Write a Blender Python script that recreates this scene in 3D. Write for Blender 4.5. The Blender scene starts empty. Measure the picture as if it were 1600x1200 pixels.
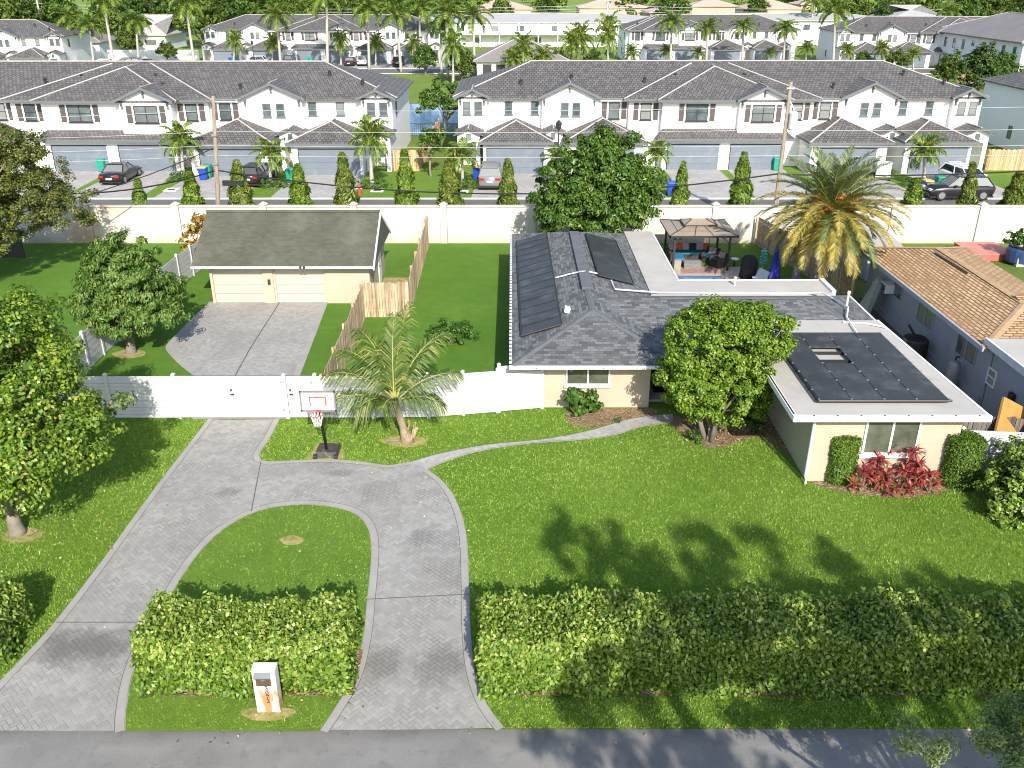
import bpy, math, random
import numpy as np
from mathutils import Vector, Matrix
R = math.radians
rng = np.random.default_rng(7)
random.seed(7)
C = bpy.context.scene.collection
SC = bpy.context.scene

# ------------------------------------------------------------------ camera
TH, F, HC = R(24.9), 1380.0, 15.5
cT, sT = math.cos(TH), math.sin(TH)
def ray(px, py):
    dx = (px-800)/F; u = (600-py)/F
    return dx, cT+u*sT, -sT+u*cT
def G(px, py, z=0.0):                 # the point of a level plane seen at a pixel of the photograph
    r = ray(px, py); t = (z-HC)/r[2]
    return Vector((r[0]*t, r[1]*t, z))
def AY(px, py, Y):                    # the point of an upright plane Y = const seen at a pixel
    r = ray(px, py); t = Y/r[1]
    return Vector((r[0]*t, Y, HC+r[2]*t))
def hgt(by, ty):                      # height of an upright thing from its base and top rows
    return AY(800, ty, G(800, by).y).z
def PL(px, py, p0, n):                # point of any plane
    r = Vector(ray(px, py)); o = Vector((0, 0, HC)); n = Vector(n)
    return o + r*((Vector(p0)-o).dot(n)/r.dot(n))
cam = bpy.data.cameras.new('camera'); co = bpy.data.objects.new('camera', cam); C.objects.link(co)
co.location = (0, 0, HC); co.rotation_euler = (R(90)-TH, 0, 0)
cam.sensor_width = 36; cam.lens = 36*F/1600; cam.clip_end = 5000
SC.camera = co

# ------------------------------------------------------------------ mesh builder
class MB:
    def __init__(s): s.v = []; s.f = []
    def add(s, vs, fs):
        n = len(s.v); s.v += [tuple(v) for v in vs]; s.f += [tuple(i+n for i in f) for f in fs]; return s
    def box(s, x0, x1, y0, y1, z0, z1):
        return s.add([(x0,y0,z0),(x1,y0,z0),(x1,y1,z0),(x0,y1,z0),(x0,y0,z1),(x1,y0,z1),(x1,y1,z1),(x0,y1,z1)],
                     [(3,2,1,0),(4,5,6,7),(0,1,5,4),(1,2,6,5),(2,3,7,6),(3,0,4,7)])
    def bx(s, c, d, rz=0.0, rx=0.0, ry=0.0):       # centred box with rotation
        m = Matrix.Translation(c) @ Matrix.Rotation(rz,4,'Z') @ Matrix.Rotation(ry,4,'Y') @ Matrix.Rotation(rx,4,'X')
        hx,hy,hz = d[0]/2,d[1]/2,d[2]/2
        vs = [m @ Vector(p) for p in [(-hx,-hy,-hz),(hx,-hy,-hz),(hx,hy,-hz),(-hx,hy,-hz),(-hx,-hy,hz),(hx,-hy,hz),(hx,hy,hz),(-hx,hy,hz)]]
        return s.add(vs, [(3,2,1,0),(4,5,6,7),(0,1,5,4),(1,2,6,5),(2,3,7,6),(3,0,4,7)])
    def poly(s, pts): return s.add(pts, [tuple(range(len(pts)))])
    def prism(s, pts, off):                         # polygon extruded by a vector
        n = len(pts); o = Vector(off)
        vs = [Vector(p) for p in pts] + [Vector(p)+o for p in pts]
        fs = [tuple(range(n))[::-1], tuple(range(n, 2*n))] + [(i,(i+1)%n,(i+1)%n+n,i+n) for i in range(n)]
        return s.add(vs, fs)
    def slab(s, pts, th): return s.prism(pts, (0,0,-th))
    def tube(s, pts, rad, n=8, cap=True):
        pts = [Vector(p) for p in pts]
        if not hasattr(rad,'__len__'): rad = [rad]*len(pts)
        vs, fs = [], []
        for i,p in enumerate(pts):
            t = (pts[min(i+1,len(pts)-1)]-pts[max(i-1,0)])
            if t.length < 1e-9: t = Vector((0,0,1))
            t.normalize()
            a = t.cross(Vector((0,0,1)) if abs(t.z)<.9 else Vector((0,1,0))).normalized(); b = t.cross(a)
            for k in range(n):
                q = 2*math.pi*k/n; vs.append(p+(a*math.cos(q)+b*math.sin(q))*rad[i])
        for i in range(len(pts)-1):
            for k in range(n):
                fs.append((i*n+k, i*n+(k+1)%n, (i+1)*n+(k+1)%n, (i+1)*n+k))
        if cap: fs += [tuple(range(n)), tuple(range((len(pts)-1)*n, len(pts)*n))[::-1]]
        return s.add(vs, fs)
    def lathe(s, prof, c=(0,0,0), n=16):
        vs, fs = [], []
        for r,z in prof:
            for k in range(n):
                q = 2*math.pi*k/n; vs.append((c[0]+r*math.cos(q), c[1]+r*math.sin(q), c[2]+z))
        for i in range(len(prof)-1):
            for k in range(n): fs.append((i*n+k, i*n+(k+1)%n, (i+1)*n+(k+1)%n, (i+1)*n+k))
        fs += [tuple(range(n))[::-1], tuple(range((len(prof)-1)*n, len(prof)*n))]
        return s.add(vs, fs)
    def taper(s, x0,x1,y0,y1,z0, X0,X1,Y0,Y1,z1):
        return s.add([(x0,y0,z0),(x1,y0,z0),(x1,y1,z0),(x0,y1,z0),(X0,Y0,z1),(X1,Y0,z1),(X1,Y1,z1),(X0,Y1,z1)],
                     [(3,2,1,0),(4,5,6,7),(0,1,5,4),(1,2,6,5),(2,3,7,6),(3,0,4,7)])
    def loft(s, rings, cap=True):
        n = len(rings[0]); vs = [p for r in rings for p in r]; fs = []
        for i in range(len(rings)-1):
            for k in range(n): fs.append((i*n+k, i*n+(k+1)%n, (i+1)*n+(k+1)%n, (i+1)*n+k))
        if cap: fs += [tuple(range(n))[::-1], tuple(range((len(rings)-1)*n, len(rings)*n))]
        return s.add(vs, fs)

def link(name, me, parent=None):
    o = bpy.data.objects.new(name, me); C.objects.link(o)
    if parent is not None:
        o.parent = parent
        if parent.get('_w'): pass
    return o
def obj(name, mb, m, parent=None, smooth=False, bevel=0):
    me = bpy.data.meshes.new(name); me.from_pydata([tuple(v) for v in mb.v], [], mb.f); me.update()
    me.materials.append(m)
    import bmesh
    bm = bmesh.new(); bm.from_mesh(me); bmesh.ops.recalc_face_normals(bm, faces=bm.faces)
    if bevel: bmesh.ops.bevel(bm, geom=bm.edges[:], offset=bevel, segments=2, affect='EDGES', profile=.6)
    bm.to_mesh(me); bm.free()
    if smooth: me.polygons.foreach_set('use_smooth', [True]*len(me.polygons))
    o = bpy.data.objects.new(name, me); C.objects.link(o)
    if parent is not None: hang(o, parent)
    return o
def objs(name, mb, m, parent=None, smooth=False, bevel=0, gap=.03):
    """one object for every piece of a mesh that stands apart from the others"""
    n=len(mb.v); p=list(range(n))
    def find(i):
        while p[i]!=i: p[i]=p[p[i]]; i=p[i]
        return i
    for f in mb.f:
        for k in f[1:]: p[find(k)]=find(f[0])
    isl={}
    for i in range(n): isl.setdefault(find(i),[]).append(i)
    L=[[set(ix),[min(mb.v[i][a] for i in ix)-gap for a in range(3)],[max(mb.v[i][a] for i in ix)+gap for a in range(3)]] for ix in isl.values()]
    done=False
    while not done:
        done=True
        for i in range(len(L)):
            for j in range(i+1,len(L)):
                if all(L[i][1][a]<=L[j][2][a] and L[j][1][a]<=L[i][2][a] for a in range(3)):
                    L[i]=[L[i][0]|L[j][0],[min(x,y) for x,y in zip(L[i][1],L[j][1])],[max(x,y) for x,y in zip(L[i][2],L[j][2])]]; L.pop(j); done=False; break
            if not done: break
    out=[]
    for ix,_,_ in L:
        q=MB(); mp={}
        for i in sorted(ix): mp[i]=len(q.v); q.v.append(mb.v[i])
        q.f=[tuple(mp[k] for k in f) for f in mb.f if f[0] in ix]; out.append(obj(name,q,m,parent,smooth,bevel))
    return out
def hang(o, parent):                      # children are built in world coordinates unless the thing says local
    o.parent = parent
    if not parent.get('loc') and not (parent.parent and parent.parent.get('loc')):
        w = Vector((0,0,0)); p = parent
        if p.type == 'EMPTY': w = p.location
        o.matrix_parent_inverse = Matrix.Translation(-w)
LOCALS = []
def thing(name, label, cat, loc=(0,0,0), rz=0, group=None, local=False):
    o = bpy.data.objects.new(name, None); C.objects.link(o); o.empty_display_size = .2
    o.location = loc; o.rotation_euler = (0,0,rz); o['label'] = label; o['category'] = cat
    if group: o['group'] = group
    if local: o['loc'] = 1; LOCALS.append(o)
    return o
def tag(o, label=None, cat=None, group=None, kind=None):
    if label: o['label'] = label
    if cat: o['category'] = cat
    if group: o['group'] = group
    if kind: o['kind'] = kind
    return o
def struct(name, mb, m, label=None):
    o = obj(name, mb, m); o['kind'] = 'structure'
    o['label'] = label or name.replace('_',' ')
    return o
def dup(root, loc, rz=0, label=None, group=None, cat=None, scale=None):
    def cp(o, par):
        c = o.copy(); C.objects.link(c)
        if par is not None: c.parent = par
        for ch in o.children: cp(ch, c)
        return c
    r = cp(root, None); r.location = loc; r.rotation_euler = (0,0,rz)
    if 'loc' in r: LOCALS.append(r)
    if scale: r.scale = scale if hasattr(scale,'__len__') else (scale,)*3
    if label: r['label'] = label
    if group: r['group'] = group
    if cat: r['category'] = cat
    return r
def npmesh(name, V, Fq, m, rnd=None, parent=None, smooth=False):   # numpy mesh: V (n,3), Fq (m,k)
    k = Fq.shape[1]; me = bpy.data.meshes.new(name)
    me.vertices.add(len(V)); me.vertices.foreach_set('co', np.ascontiguousarray(V, dtype=np.float32).ravel())
    me.loops.add(Fq.size); me.loops.foreach_set('vertex_index', np.ascontiguousarray(Fq, dtype=np.int32).ravel())
    me.polygons.add(len(Fq)); me.polygons.foreach_set('loop_start', np.arange(0, Fq.size, k, dtype=np.int32))
    me.update(calc_edges=True)
    if rnd is not None:
        a = me.attributes.new('rnd', 'FLOAT', 'FACE'); a.data.foreach_set('value', np.asarray(rnd, dtype=np.float32))
    for mm in (m if isinstance(m, list) else [m]): me.materials.append(mm)
    if smooth: me.polygons.foreach_set('use_smooth', [True]*len(Fq))
    o = bpy.data.objects.new(name, me); C.objects.link(o)
    if parent is not None: hang(o, parent)
    return o

# ------------------------------------------------------------------ materials
def nd(nt, t, ins=None, **pr):
    n = nt.nodes.new(t)
    for k,v in pr.items(): setattr(n, k, v)
    for k,v in (ins or {}).items():
        i = n.inputs[k]
        if isinstance(v, bpy.types.NodeSocket): nt.links.new(v, i)
        else: i.default_value = v
    return n
def ma(nt, op, a, b=None, c=None):
    ins = {0:a}
    if b is not None: ins[1] = b
    if c is not None: ins[2] = c
    return nd(nt, 'ShaderNodeMath', ins, operation=op).outputs[0]
def noise(nt, vec, sc, det=4, ro=.6, out='Fac'):
    return nd(nt, 'ShaderNodeTexNoise', {'Vector':vec,'Scale':sc,'Detail':det,'Roughness':ro}).outputs[out]
def c4(c): return (c[0],c[1],c[2],1)
def ramp(nt, fac, st):
    n = nd(nt, 'ShaderNodeValToRGB', {0:fac}); e = n.color_ramp.elements
    while len(e) < len(st): e.new(.5)
    for i,(p,c) in enumerate(st): e[i].position = p; e[i].color = c4(c) if hasattr(c,'__len__') else (c,c,c,1)
    return n.outputs[0]
def mix(nt, fac, a, b, bl='MIX'):
    n = nd(nt, 'ShaderNodeMix', data_type='RGBA', blend_type=bl)
    for k,v in ((0,fac),(6,a),(7,b)):
        if isinstance(v, bpy.types.NodeSocket): nt.links.new(v, n.inputs[k])
        else: n.inputs[k].default_value = c4(v) if hasattr(v,'__len__') else v
    return n.outputs[2]
def bump(nt, h, st=.3, dist=.02):
    return nd(nt, 'ShaderNodeBump', {'Height':h,'Strength':st,'Distance':dist}).outputs[0]
def newmat(name, rough=.7):
    m = bpy.data.materials.new(name); m.use_nodes = True; nt = m.node_tree; b = nt.nodes['Principled BSDF']
    b.inputs['Roughness'].default_value = rough
    return m, nt, b
def ocoord(nt): return nd(nt, 'ShaderNodeTexCoord').outputs['Object']
def wcoord(nt): return nd(nt, 'ShaderNodeNewGeometry').outputs['Position']
def sep(nt, v):
    n = nd(nt, 'ShaderNodeSeparateXYZ', {0:v}); return n.outputs
def comb(nt, x=0., y=0., z=0.): return nd(nt, 'ShaderNodeCombineXYZ', {0:x,1:y,2:z}).outputs[0]
def plain(name, col, rough=.7, metal=0., var=.12, sc=3., bmp=0., bsc=60., spec=None, dirt=None):
    """painted or plain surface with soft colour wander, speckle and relief"""
    m, nt, b = newmat(name, rough); v = ocoord(nt)
    f1 = noise(nt, v, sc, 5); f2 = noise(nt, v, sc*9, 3)
    lo = [max(0, x*(1-var)) for x in col]; hi = [min(1, x*(1+var*.7)) for x in col]
    c = mix(nt, ramp(nt, f1, [(.3,0.),(.7,1.)]), lo, hi)
    c = mix(nt, ramp(nt, f2, [(.35,.25*min(1,var*5)),(.6,0.)]), c, [x*.72 for x in col])
    if dirt:
        f3 = noise(nt, v, dirt[1], 6, .65)
        c = mix(nt, ramp(nt, f3, [(dirt[2],0.),(dirt[2]+.17,dirt[3])]), c, dirt[0])
    nt.links.new(c, b.inputs['Base Color']); b.inputs['Metallic'].default_value = metal
    if spec is not None: b.inputs['Specular IOR Level'].default_value = spec
    if bmp: nt.links.new(bump(nt, noise(nt, v, bsc, 3), bmp, .02), b.inputs['Normal'])
    return m
def leafmat(name, stops, rough=.45, trans=.3, spec=.35):
    """leaf colours by a random number per leaf"""
    m, nt, b = newmat(name, rough)
    a = nd(nt, 'ShaderNodeAttribute', attribute_name='rnd', attribute_type='GEOMETRY').outputs['Fac']
    c = ramp(nt, a, stops)
    c = mix(nt, .35, c, mix(nt, noise(nt, ocoord(nt), 1.3, 3), [.55,.6,.5], [1.35,1.25,1.1]), 'MULTIPLY')
    nt.links.new(c, b.inputs['Base Color']); b.inputs['Specular IOR Level'].default_value = spec
    t = nd(nt, 'ShaderNodeBsdfTranslucent', {'Color':mix(nt, 1., c, [1.25,1.3,.6], 'MULTIPLY')})
    x = nd(nt, 'ShaderNodeMixShader', {0:trans, 1:b.outputs[0], 2:t.outputs[0]})
    nt.links.new(x.outputs[0], nt.nodes['Material Output'].inputs['Surface'])
    return m
def runz(nt, k=1.0, wob=0.):
    """(run, height) coordinates of a roof slope: courses follow height, joints follow the run"""
    v = sep(nt, ocoord(nt)); n = sep(nt, nd(nt, 'ShaderNodeNewGeometry').outputs['True Normal'])
    fx = ma(nt, 'GREATER_THAN', ma(nt, 'ABSOLUTE', n[0]), ma(nt, 'ABSOLUTE', n[1]))
    run = ma(nt, 'ADD', ma(nt, 'MULTIPLY', v[1], fx), ma(nt, 'MULTIPLY', v[0], ma(nt, 'SUBTRACT', 1., fx)))
    return comb(nt, run, ma(nt, 'MULTIPLY', v[2], k)), run, v
def rooftile(name, c1, c2, cm, bw, rh, k, mortar=.02, rough=.8, bs=.5, stain=None, squash=1., jit=.5):
    """roof covering laid in courses: bw tile width, rh course height along the slope, k = 1/sin(pitch)"""
    m, nt, b = newmat(name, rough)
    vec, run, v = runz(nt, k)
    br = nd(nt, 'ShaderNodeTexBrick', {'Vector':vec,'Color1':c4(c1),'Color2':c4(c2),'Mortar':c4(cm),'Scale':1.,'Mortar Size':mortar,
             'Mortar Smooth':.1,'Bias':0.,'Brick Width':bw,'Row Height':rh}, offset=jit)
    o = ocoord(nt)
    c = mix(nt, .5, br.outputs['Color'], mix(nt, noise(nt, o, .7, 5), [.62,.62,.62], [1.3,1.28,1.25]), 'MULTIPLY')
    c = mix(nt, .35, c, mix(nt, noise(nt, o, 26., 2), [.6,.6,.6], [1.4,1.4,1.4]), 'MULTIPLY')
    if stain: c = mix(nt, ramp(nt, noise(nt, o, stain[1], 6, .7), [(stain[2],0.),(stain[2]+.2,stain[3])]), c, stain[0])
    nt.links.new(c, b.inputs['Base Color'])
    saw = ma(nt, 'FRACT', ma(nt, 'DIVIDE', ma(nt, 'MULTIPLY', v[2], k), rh))
    h = ma(nt, 'SUBTRACT', ma(nt, 'MULTIPLY', br.outputs['Fac'], -.6), saw)
    nt.links.new(bump(nt, h, bs, .03), b.inputs['Normal'])
    return m
def glassmat(name, col=(.02,.03,.035), rough=.06, spec=.9):
    m, nt, b = newmat(name, rough)
    v = ocoord(nt); c = mix(nt, ramp(nt, noise(nt, v, 1.1, 3), [(.35,0.),(.7,1.)]), col, [x*2.2+.01 for x in col])
    rd = nd(nt, 'ShaderNodeObjectInfo').outputs['Random']
    c = mix(nt, ramp(nt, rd, [(.45,0.),(.75,.75)]), c, (.26,.27,.26))      # blinds or curtains behind some panes
    nt.links.new(c, b.inputs['Base Color']); b.inputs['Specular IOR Level'].default_value = spec
    return m
def ground(name, fn, rough=.85):
    m, nt, b = newmat(name, rough); fn(nt, b, wcoord(nt)); return m
# ------------------------------------------------------------------ palette
def f_grass(c0, c1, c2, dry=.0):
    def fn(nt, b, v):
        n1 = noise(nt, v, .22, 4); n2 = noise(nt, v, 1.6, 5, .65); n3 = noise(nt, v, 22., 3, .7); n4 = noise(nt, v, 70., 2)
        c = mix(nt, ramp(nt, n1, [(.32,0.),(.68,1.)]), c0, c1)
        c = mix(nt, ramp(nt, n2, [(.4,0.),(.75,.7)]), c, c2)
        if dry: c = mix(nt, ramp(nt, noise(nt, v, .8, 6, .7), [(.6,0.),(.78,dry)]), c, (.30,.26,.09))
        c = mix(nt, .8, c, mix(nt, n3, [.30,.36,.28], [1.75,1.65,1.5]), 'MULTIPLY')
        nt.links.new(c, b.inputs['Base Color']); b.inputs['Specular IOR Level'].default_value = .15
        nt.links.new(bump(nt, ma(nt,'ADD',n3,n4), 1., .07), b.inputs['Normal'])
    return fn
GR0, GR1, GR2 = (.15,.275,.036), (.22,.35,.055), (.125,.24,.03)
M_grass = ground('lawn grass', f_grass(GR0, GR1, GR2, .12), .9)
M_grass_back = ground('back lawn grass', f_grass((.115,.255,.032),(.165,.31,.043),(.095,.22,.026)), .9)
M_grass_far = ground('far grass', f_grass((.15,.23,.045),(.21,.29,.06),(.13,.20,.04), .3), .9)
M_tuft = leafmat('grass blades', [(0,(.10,.19,.022)),(.3,(.185,.32,.04)),(.6,(.255,.405,.06)),(.85,(.34,.475,.105)),(1,(.49,.53,.2))], .6, .35, .15)
def herring(nt, x, y, s):
    """herringbone of 2:1 pavers rotated 45 degrees; returns joint distance and a random number per paver"""
    k = .70710678/s
    u = ma(nt,'MULTIPLY', ma(nt,'ADD',x,y), k); v = ma(nt,'MULTIPLY', ma(nt,'SUBTRACT',y,x), k)
    i = ma(nt,'FLOOR',u); j = ma(nt,'FLOOR',v); fx = ma(nt,'FRACT',u); fy = ma(nt,'FRACT',v)
    q = ma(nt,'FLOORED_MODULO', ma(nt,'SUBTRACT',i,j), 4.)
    def eq(n): return ma(nt,'COMPARE',q,float(n),.4)
    k0,k1,k2,k3 = eq(0),eq(1),eq(2),eq(3)
    d = ma(nt,'ADD', fx, k1)
    d = ma(nt,'MINIMUM', d, ma(nt,'ADD', ma(nt,'SUBTRACT',1.,fx), k0))
    d = ma(nt,'MINIMUM', d, ma(nt,'ADD', fy, k2))
    d = ma(nt,'MINIMUM', d, ma(nt,'ADD', ma(nt,'SUBTRACT',1.,fy), k3))
    a = ma(nt,'SUBTRACT',i,k1); bb = ma(nt,'SUBTRACT',j,k2)
    rn = nd(nt,'ShaderNodeTexWhiteNoise',{'Vector':comb(nt,a,bb,0.)}).outputs['Value']
    return d, rn
def f_paver(s, base, dark, worn=1., seed=0., marks=()):
    def fn(nt, b, v):
        p = sep(nt, v); d, rn = herring(nt, p[0], p[1], s)
        vv = nd(nt,'ShaderNodeVectorMath',{0:v,1:(seed,seed*2,0)},operation='ADD').outputs[0]
        big = noise(nt, vv, .33, 5, .6); med = noise(nt, vv, 1.5, 6, .7); fine = noise(nt, vv, 45., 3)
        c = mix(nt, rn, [x*.84 for x in base], [x*1.10 for x in base])
        st = ramp(nt, big, [(.46,0.),(.66,1.)])
        c = mix(nt, ma(nt,'MULTIPLY',st,.55), c, [base[0]*.72,base[1]*.70,base[2]*.68])
        c = mix(nt, ramp(nt, med, [(.56,0.),(.8,.55)]), c, [base[0]*.62,base[1]*.60,base[2]*.57])
        for (mx,my,rx,ry,am) in marks:                     # oil and mould marks with a place of their own
            e = ma(nt,'SQRT', ma(nt,'ADD', ma(nt,'POWER', ma(nt,'DIVIDE', ma(nt,'SUBTRACT',p[0],mx), rx),2.), ma(nt,'POWER', ma(nt,'DIVIDE', ma(nt,'SUBTRACT',p[1],my), ry),2.)))
            e = ma(nt,'ADD', e, ma(nt,'MULTIPLY', ma(nt,'SUBTRACT',med,.5), 1.8))
            c = mix(nt, ramp(nt, e, [(.3,am),(1.05,0.)]), c, (.10,.095,.09))
            st = ma(nt,'MAXIMUM', st, ramp(nt, e, [(.5,1.),(1.5,0.)]))
        jn = ramp(nt, d, [(.04,.8),(.11,0.)])
        jc = mix(nt, ramp(nt, noise(nt, vv, .55, 4, .7), [(.40,0.),(.60,1.)]), [x*1.12 for x in base], dark)
        jc = mix(nt, st, jc, dark)
        wf = ma(nt,'MAXIMUM', ramp(nt, noise(nt, vv, .7, 4, .65), [(.38,.18),(.62,1.)]), st)
        c = mix(nt, ma(nt,'MULTIPLY', ma(nt,'MULTIPLY', jn, wf), worn), c, jc)
        c = mix(nt, .3, c, mix(nt, fine, [.55]*3, [1.45]*3), 'MULTIPLY')
        nt.links.new(c, b.inputs['Base Color'])
        h = ma(nt,'ADD', ma(nt,'MULTIPLY',ramp(nt,d,[(.0,0.),(.12,1.)]),1.), ma(nt,'MULTIPLY',fine,.35))
        nt.links.new(bump(nt, h, .45, .012), b.inputs['Normal'])
    return fn
PAV = (.305,.294,.272)
m1 = G(130,1010); m2 = G(455,675); m3 = G(690,1040); m4 = G(600,1040)
M_paver = ground('driveway pavers', f_paver(.118, PAV, (.105,.10,.095), 1., 0., [(m1.x,m1.y,2.1,.9,.75),(m2.x,m2.y,1.2,.8,.4),(m3.x,m3.y,.9,1.0,.5),(m4.x,m4.y,.7,.8,.45),(G(360,770).x,G(360,770).y,.5,.35,.4),(G(530,740).x,G(530,740).y,.6,.3,.35),(G(660,840).x,G(660,840).y,.5,.7,.4),(G(430,700).x,G(430,700).y,.7,.5,.3)]))
M_paver_back = ground('rear driveway pavers', f_paver(.118, (.315,.302,.28), (.21,.198,.18), .45, 9.))
M_paver_far = ground('street pavers', f_paver(.2, (.37,.355,.34), (.25,.24,.23), .7, 4.))
M_border = plain('border concrete', (.32,.307,.285), .85, var=.12, sc=1.2, bmp=.3, bsc=40, dirt=((.16,.15,.14),1.7,.60,.6))
M_joint = plain('dark joint', (.10,.096,.09), .9)
def f_asphalt(nt, b, v):
    n1 = noise(nt, v, .55, 5); n2 = noise(nt, v, 3., 5, .65); n3 = nd(nt,'ShaderNodeTexVoronoi',{'Vector':v,'Scale':55.}).outputs['Distance']
    c = mix(nt, ramp(nt, n1, [(.3,0.),(.7,1.)]), (.165,.158,.148), (.24,.23,.215))
    c = mix(nt, ramp(nt, n2, [(.55,0.),(.75,.55)]), c, (.10,.097,.093))
    p = sep(nt, v)
    edge = ma(nt,'ADD', ma(nt,'SUBTRACT',p[1],14.2), ma(nt,'MULTIPLY', ma(nt,'SUBTRACT',n1,.5), 1.6))
    c = mix(nt, ramp(nt, edge, [(.25,0.),(.75,.6)]), c, (.075,.07,.062))
    c = mix(nt, .5, c, mix(nt, noise(nt, v, 90., 2), [.5]*3, [1.5]*3), 'MULTIPLY')
    cr = nd(nt,'ShaderNodeTexVoronoi',{'Vector':mix(nt,.12,v,noise(nt,v,2.,3,.6,'Color')),'Scale':.55},feature='DISTANCE_TO_EDGE').outputs['Distance']
    c = mix(nt, ma(nt,'MULTIPLY',ramp(nt, cr, [(.002,.45),(.007,0.)]),ramp(nt,noise(nt,v,.9,3),[(.5,0.),(.6,1.)])), c, (.27,.26,.245))
    nt.links.new(c, b.inputs['Base Color'])
    nt.links.new(bump(nt, ma(nt,'ADD',n3,noise(nt,v,120.,2)), .5, .01), b.inputs['Normal'])
M_asphalt = ground('asphalt', f_asphalt, .9)
def f_mulch(nt, b, v):
    n = nd(nt,'ShaderNodeTexVoronoi',{'Vector':v,'Scale':16.}); n2 = noise(nt, v, 1.2, 5, .7)
    c = ramp(nt, sep(nt, n.outputs['Color'])[0], [(0,(.10,.055,.03)),(.5,(.20,.12,.065)),(.85,(.30,.20,.115)),(1,(.45,.33,.2))])
    c = mix(nt, ramp(nt, n2, [(.42,0.),(.65,.7)]), c, (.25,.19,.10))
    nt.links.new(c, b.inputs['Base Color']); nt.links.new(bump(nt, n.outputs['Distance'], .9, .05), b.inputs['Normal'])
M_mulch = ground('mulch', f_mulch, .95)
def f_dirt(nt, b, v):
    c = mix(nt, ramp(nt, noise(nt, v, 2.2, 6, .7), [(.35,0.),(.65,1.)]), (.07,.055,.04), (.17,.14,.10))
    c = mix(nt, ramp(nt, noise(nt, v, .9, 4), [(.5,0.),(.65,.6)]), c, (.06,.11,.02))
    nt.links.new(c, b.inputs['Base Color']); nt.links.new(bump(nt, noise(nt, v, 14., 4), .8, .04), b.inputs['Normal'])
def f_wall(nt, b, v):
    s = sep(nt, v); n1 = noise(nt, v, .16, 5, .65); n2 = noise(nt, v, 1.4, 6, .7)
    c = mix(nt, ramp(nt, n2, [(.35,0.),(.7,1.)]), (.50,.465,.41), (.56,.53,.48))
    c = mix(nt, ramp(nt, n1, [(.54,0.),(.68,.8)]), c, (.42,.28,.17))
    st = noise(nt, comb(nt, ma(nt,'MULTIPLY',s[0],2.2), 0., ma(nt,'MULTIPLY',s[2],.35)), 1., 5, .7)
    c = mix(nt, ramp(nt, st, [(.56,0.),(.74,.5)]), c, (.32,.29,.25))
    lo = ma(nt,'ADD', s[2], ma(nt,'MULTIPLY', ma(nt,'SUBTRACT',n2,.5), 1.2))
    c = mix(nt, ramp(nt, lo, [(.05,.6),(.55,0.)]), c, (.36,.33,.25))
    nt.links.new(c, b.inputs['Base Color']); nt.links.new(bump(nt, noise(nt, v, 25., 3), .25, .02), b.inputs['Normal'])
M_dirt = ground('dirt', f_dirt, .95)
def f_straw(nt, b, v):
    c = mix(nt, ramp(nt, noise(nt, v, 3.2, 6, .7), [(.35,0.),(.62,1.)]), (.13,.17,.03), (.40,.30,.13))
    c = mix(nt, .5, c, mix(nt, noise(nt, v, 30., 3), [.5]*3, [1.5]*3), 'MULTIPLY')
    nt.links.new(c, b.inputs['Base Color']); nt.links.new(bump(nt, noise(nt, v, 25., 3), .6, .03), b.inputs['Normal'])
M_straw = ground('dry grass', f_straw, .95)
M_cream = plain('cream stucco', (.43,.375,.285), .85, var=.05, sc=.8, bmp=.35, bsc=35, dirt=((.55,.47,.36),.8,.62,.35))
M_creamdoor = plain('cream garage door', (.47,.425,.345), .6, var=.04, sc=1.2)
M_white = plain('white paint', (.80,.80,.79), .55, var=.03, sc=1.5)
M_vinyl = plain('white vinyl', (.52,.52,.52), .42, var=.05, sc=.8, dirt=((.38,.36,.32),1.3,.62,.45))
M_wallw = plain('white perimeter wall', (.74,.69,.61), .85, var=.05, sc=.35, bmp=.25, bsc=25, dirt=((.66,.50,.36),.16,.58,.7))
M_stucco = plain('white stucco', (.80,.79,.78), .85, var=.03, sc=.5, bmp=.25, bsc=30, dirt=((.62,.61,.59),.5,.64,.3))
M_flatroof = plain('pale flat roof', (.42,.395,.36), .85, var=.10, sc=.6, bmp=.2, bsc=25, dirt=((.34,.29,.24),.55,.55,.6))
M_shingle = rooftile('dark grey shingles', (.066,.069,.072), (.17,.175,.18), (.05,.052,.053), .30, .145, 3.38, .006, .9, .45, None, jit=.37)
M_cap = plain('shingle ridge cap', (.115,.12,.13), .9, var=.2, sc=2, bmp=.3, bsc=50)
M_gshingle = rooftile('old grey green shingles', (.068,.069,.048), (.088,.089,.065), (.060,.061,.045), .30, .145, 2., .006, .95, .12, ((.125,.125,.098),.45,.48,.7))
M_tanroof = rooftile('tan shingles', (.38,.235,.115), (.58,.41,.235), (.16,.085,.035), .42, .16, 3.85, .028, .9, .7, ((.30,.17,.085),.35,.48,.8))
M_tile = rooftile('grey concrete roof tile', (.092,.085,.081), (.158,.147,.14), (.04,.038,.036), .33, .40, 3.11, .03, .75, .9, ((.26,.24,.225),.9,.6,.5))
M_tilecap = plain('pale roof cap', (.42,.39,.37), .8, var=.2, sc=2)
M_slate = plain('slate grey trim', (.115,.128,.14), .6, var=.06)
M_dark = plain('dark bronze', (.028,.027,.028), .5, var=.1)
M_shut = plain('grey brown shutter', (.075,.062,.058), .6, var=.1)
M_gdoor = plain('blue grey garage door', (.150,.178,.215), .5, var=.08, sc=1.2, dirt=((.21,.24,.275),1.2,.55,.5))
M_glass = glassmat('window glass', (.05,.065,.07), .05, 1.)
M_glassg = glassmat('olive window glass', (.055,.06,.045), .08, .9)
M_solar = plain('black solar collector', (.036,.036,.036), .5, var=.2, sc=.9, spec=.35, dirt=((.10,.098,.094),1.1,.5,.6))
M_steel = plain('galvanised metal', (.45,.46,.47), .4, .8, var=.1)
M_black = plain('black plastic', (.015,.015,.016), .5, var=.15)
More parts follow.
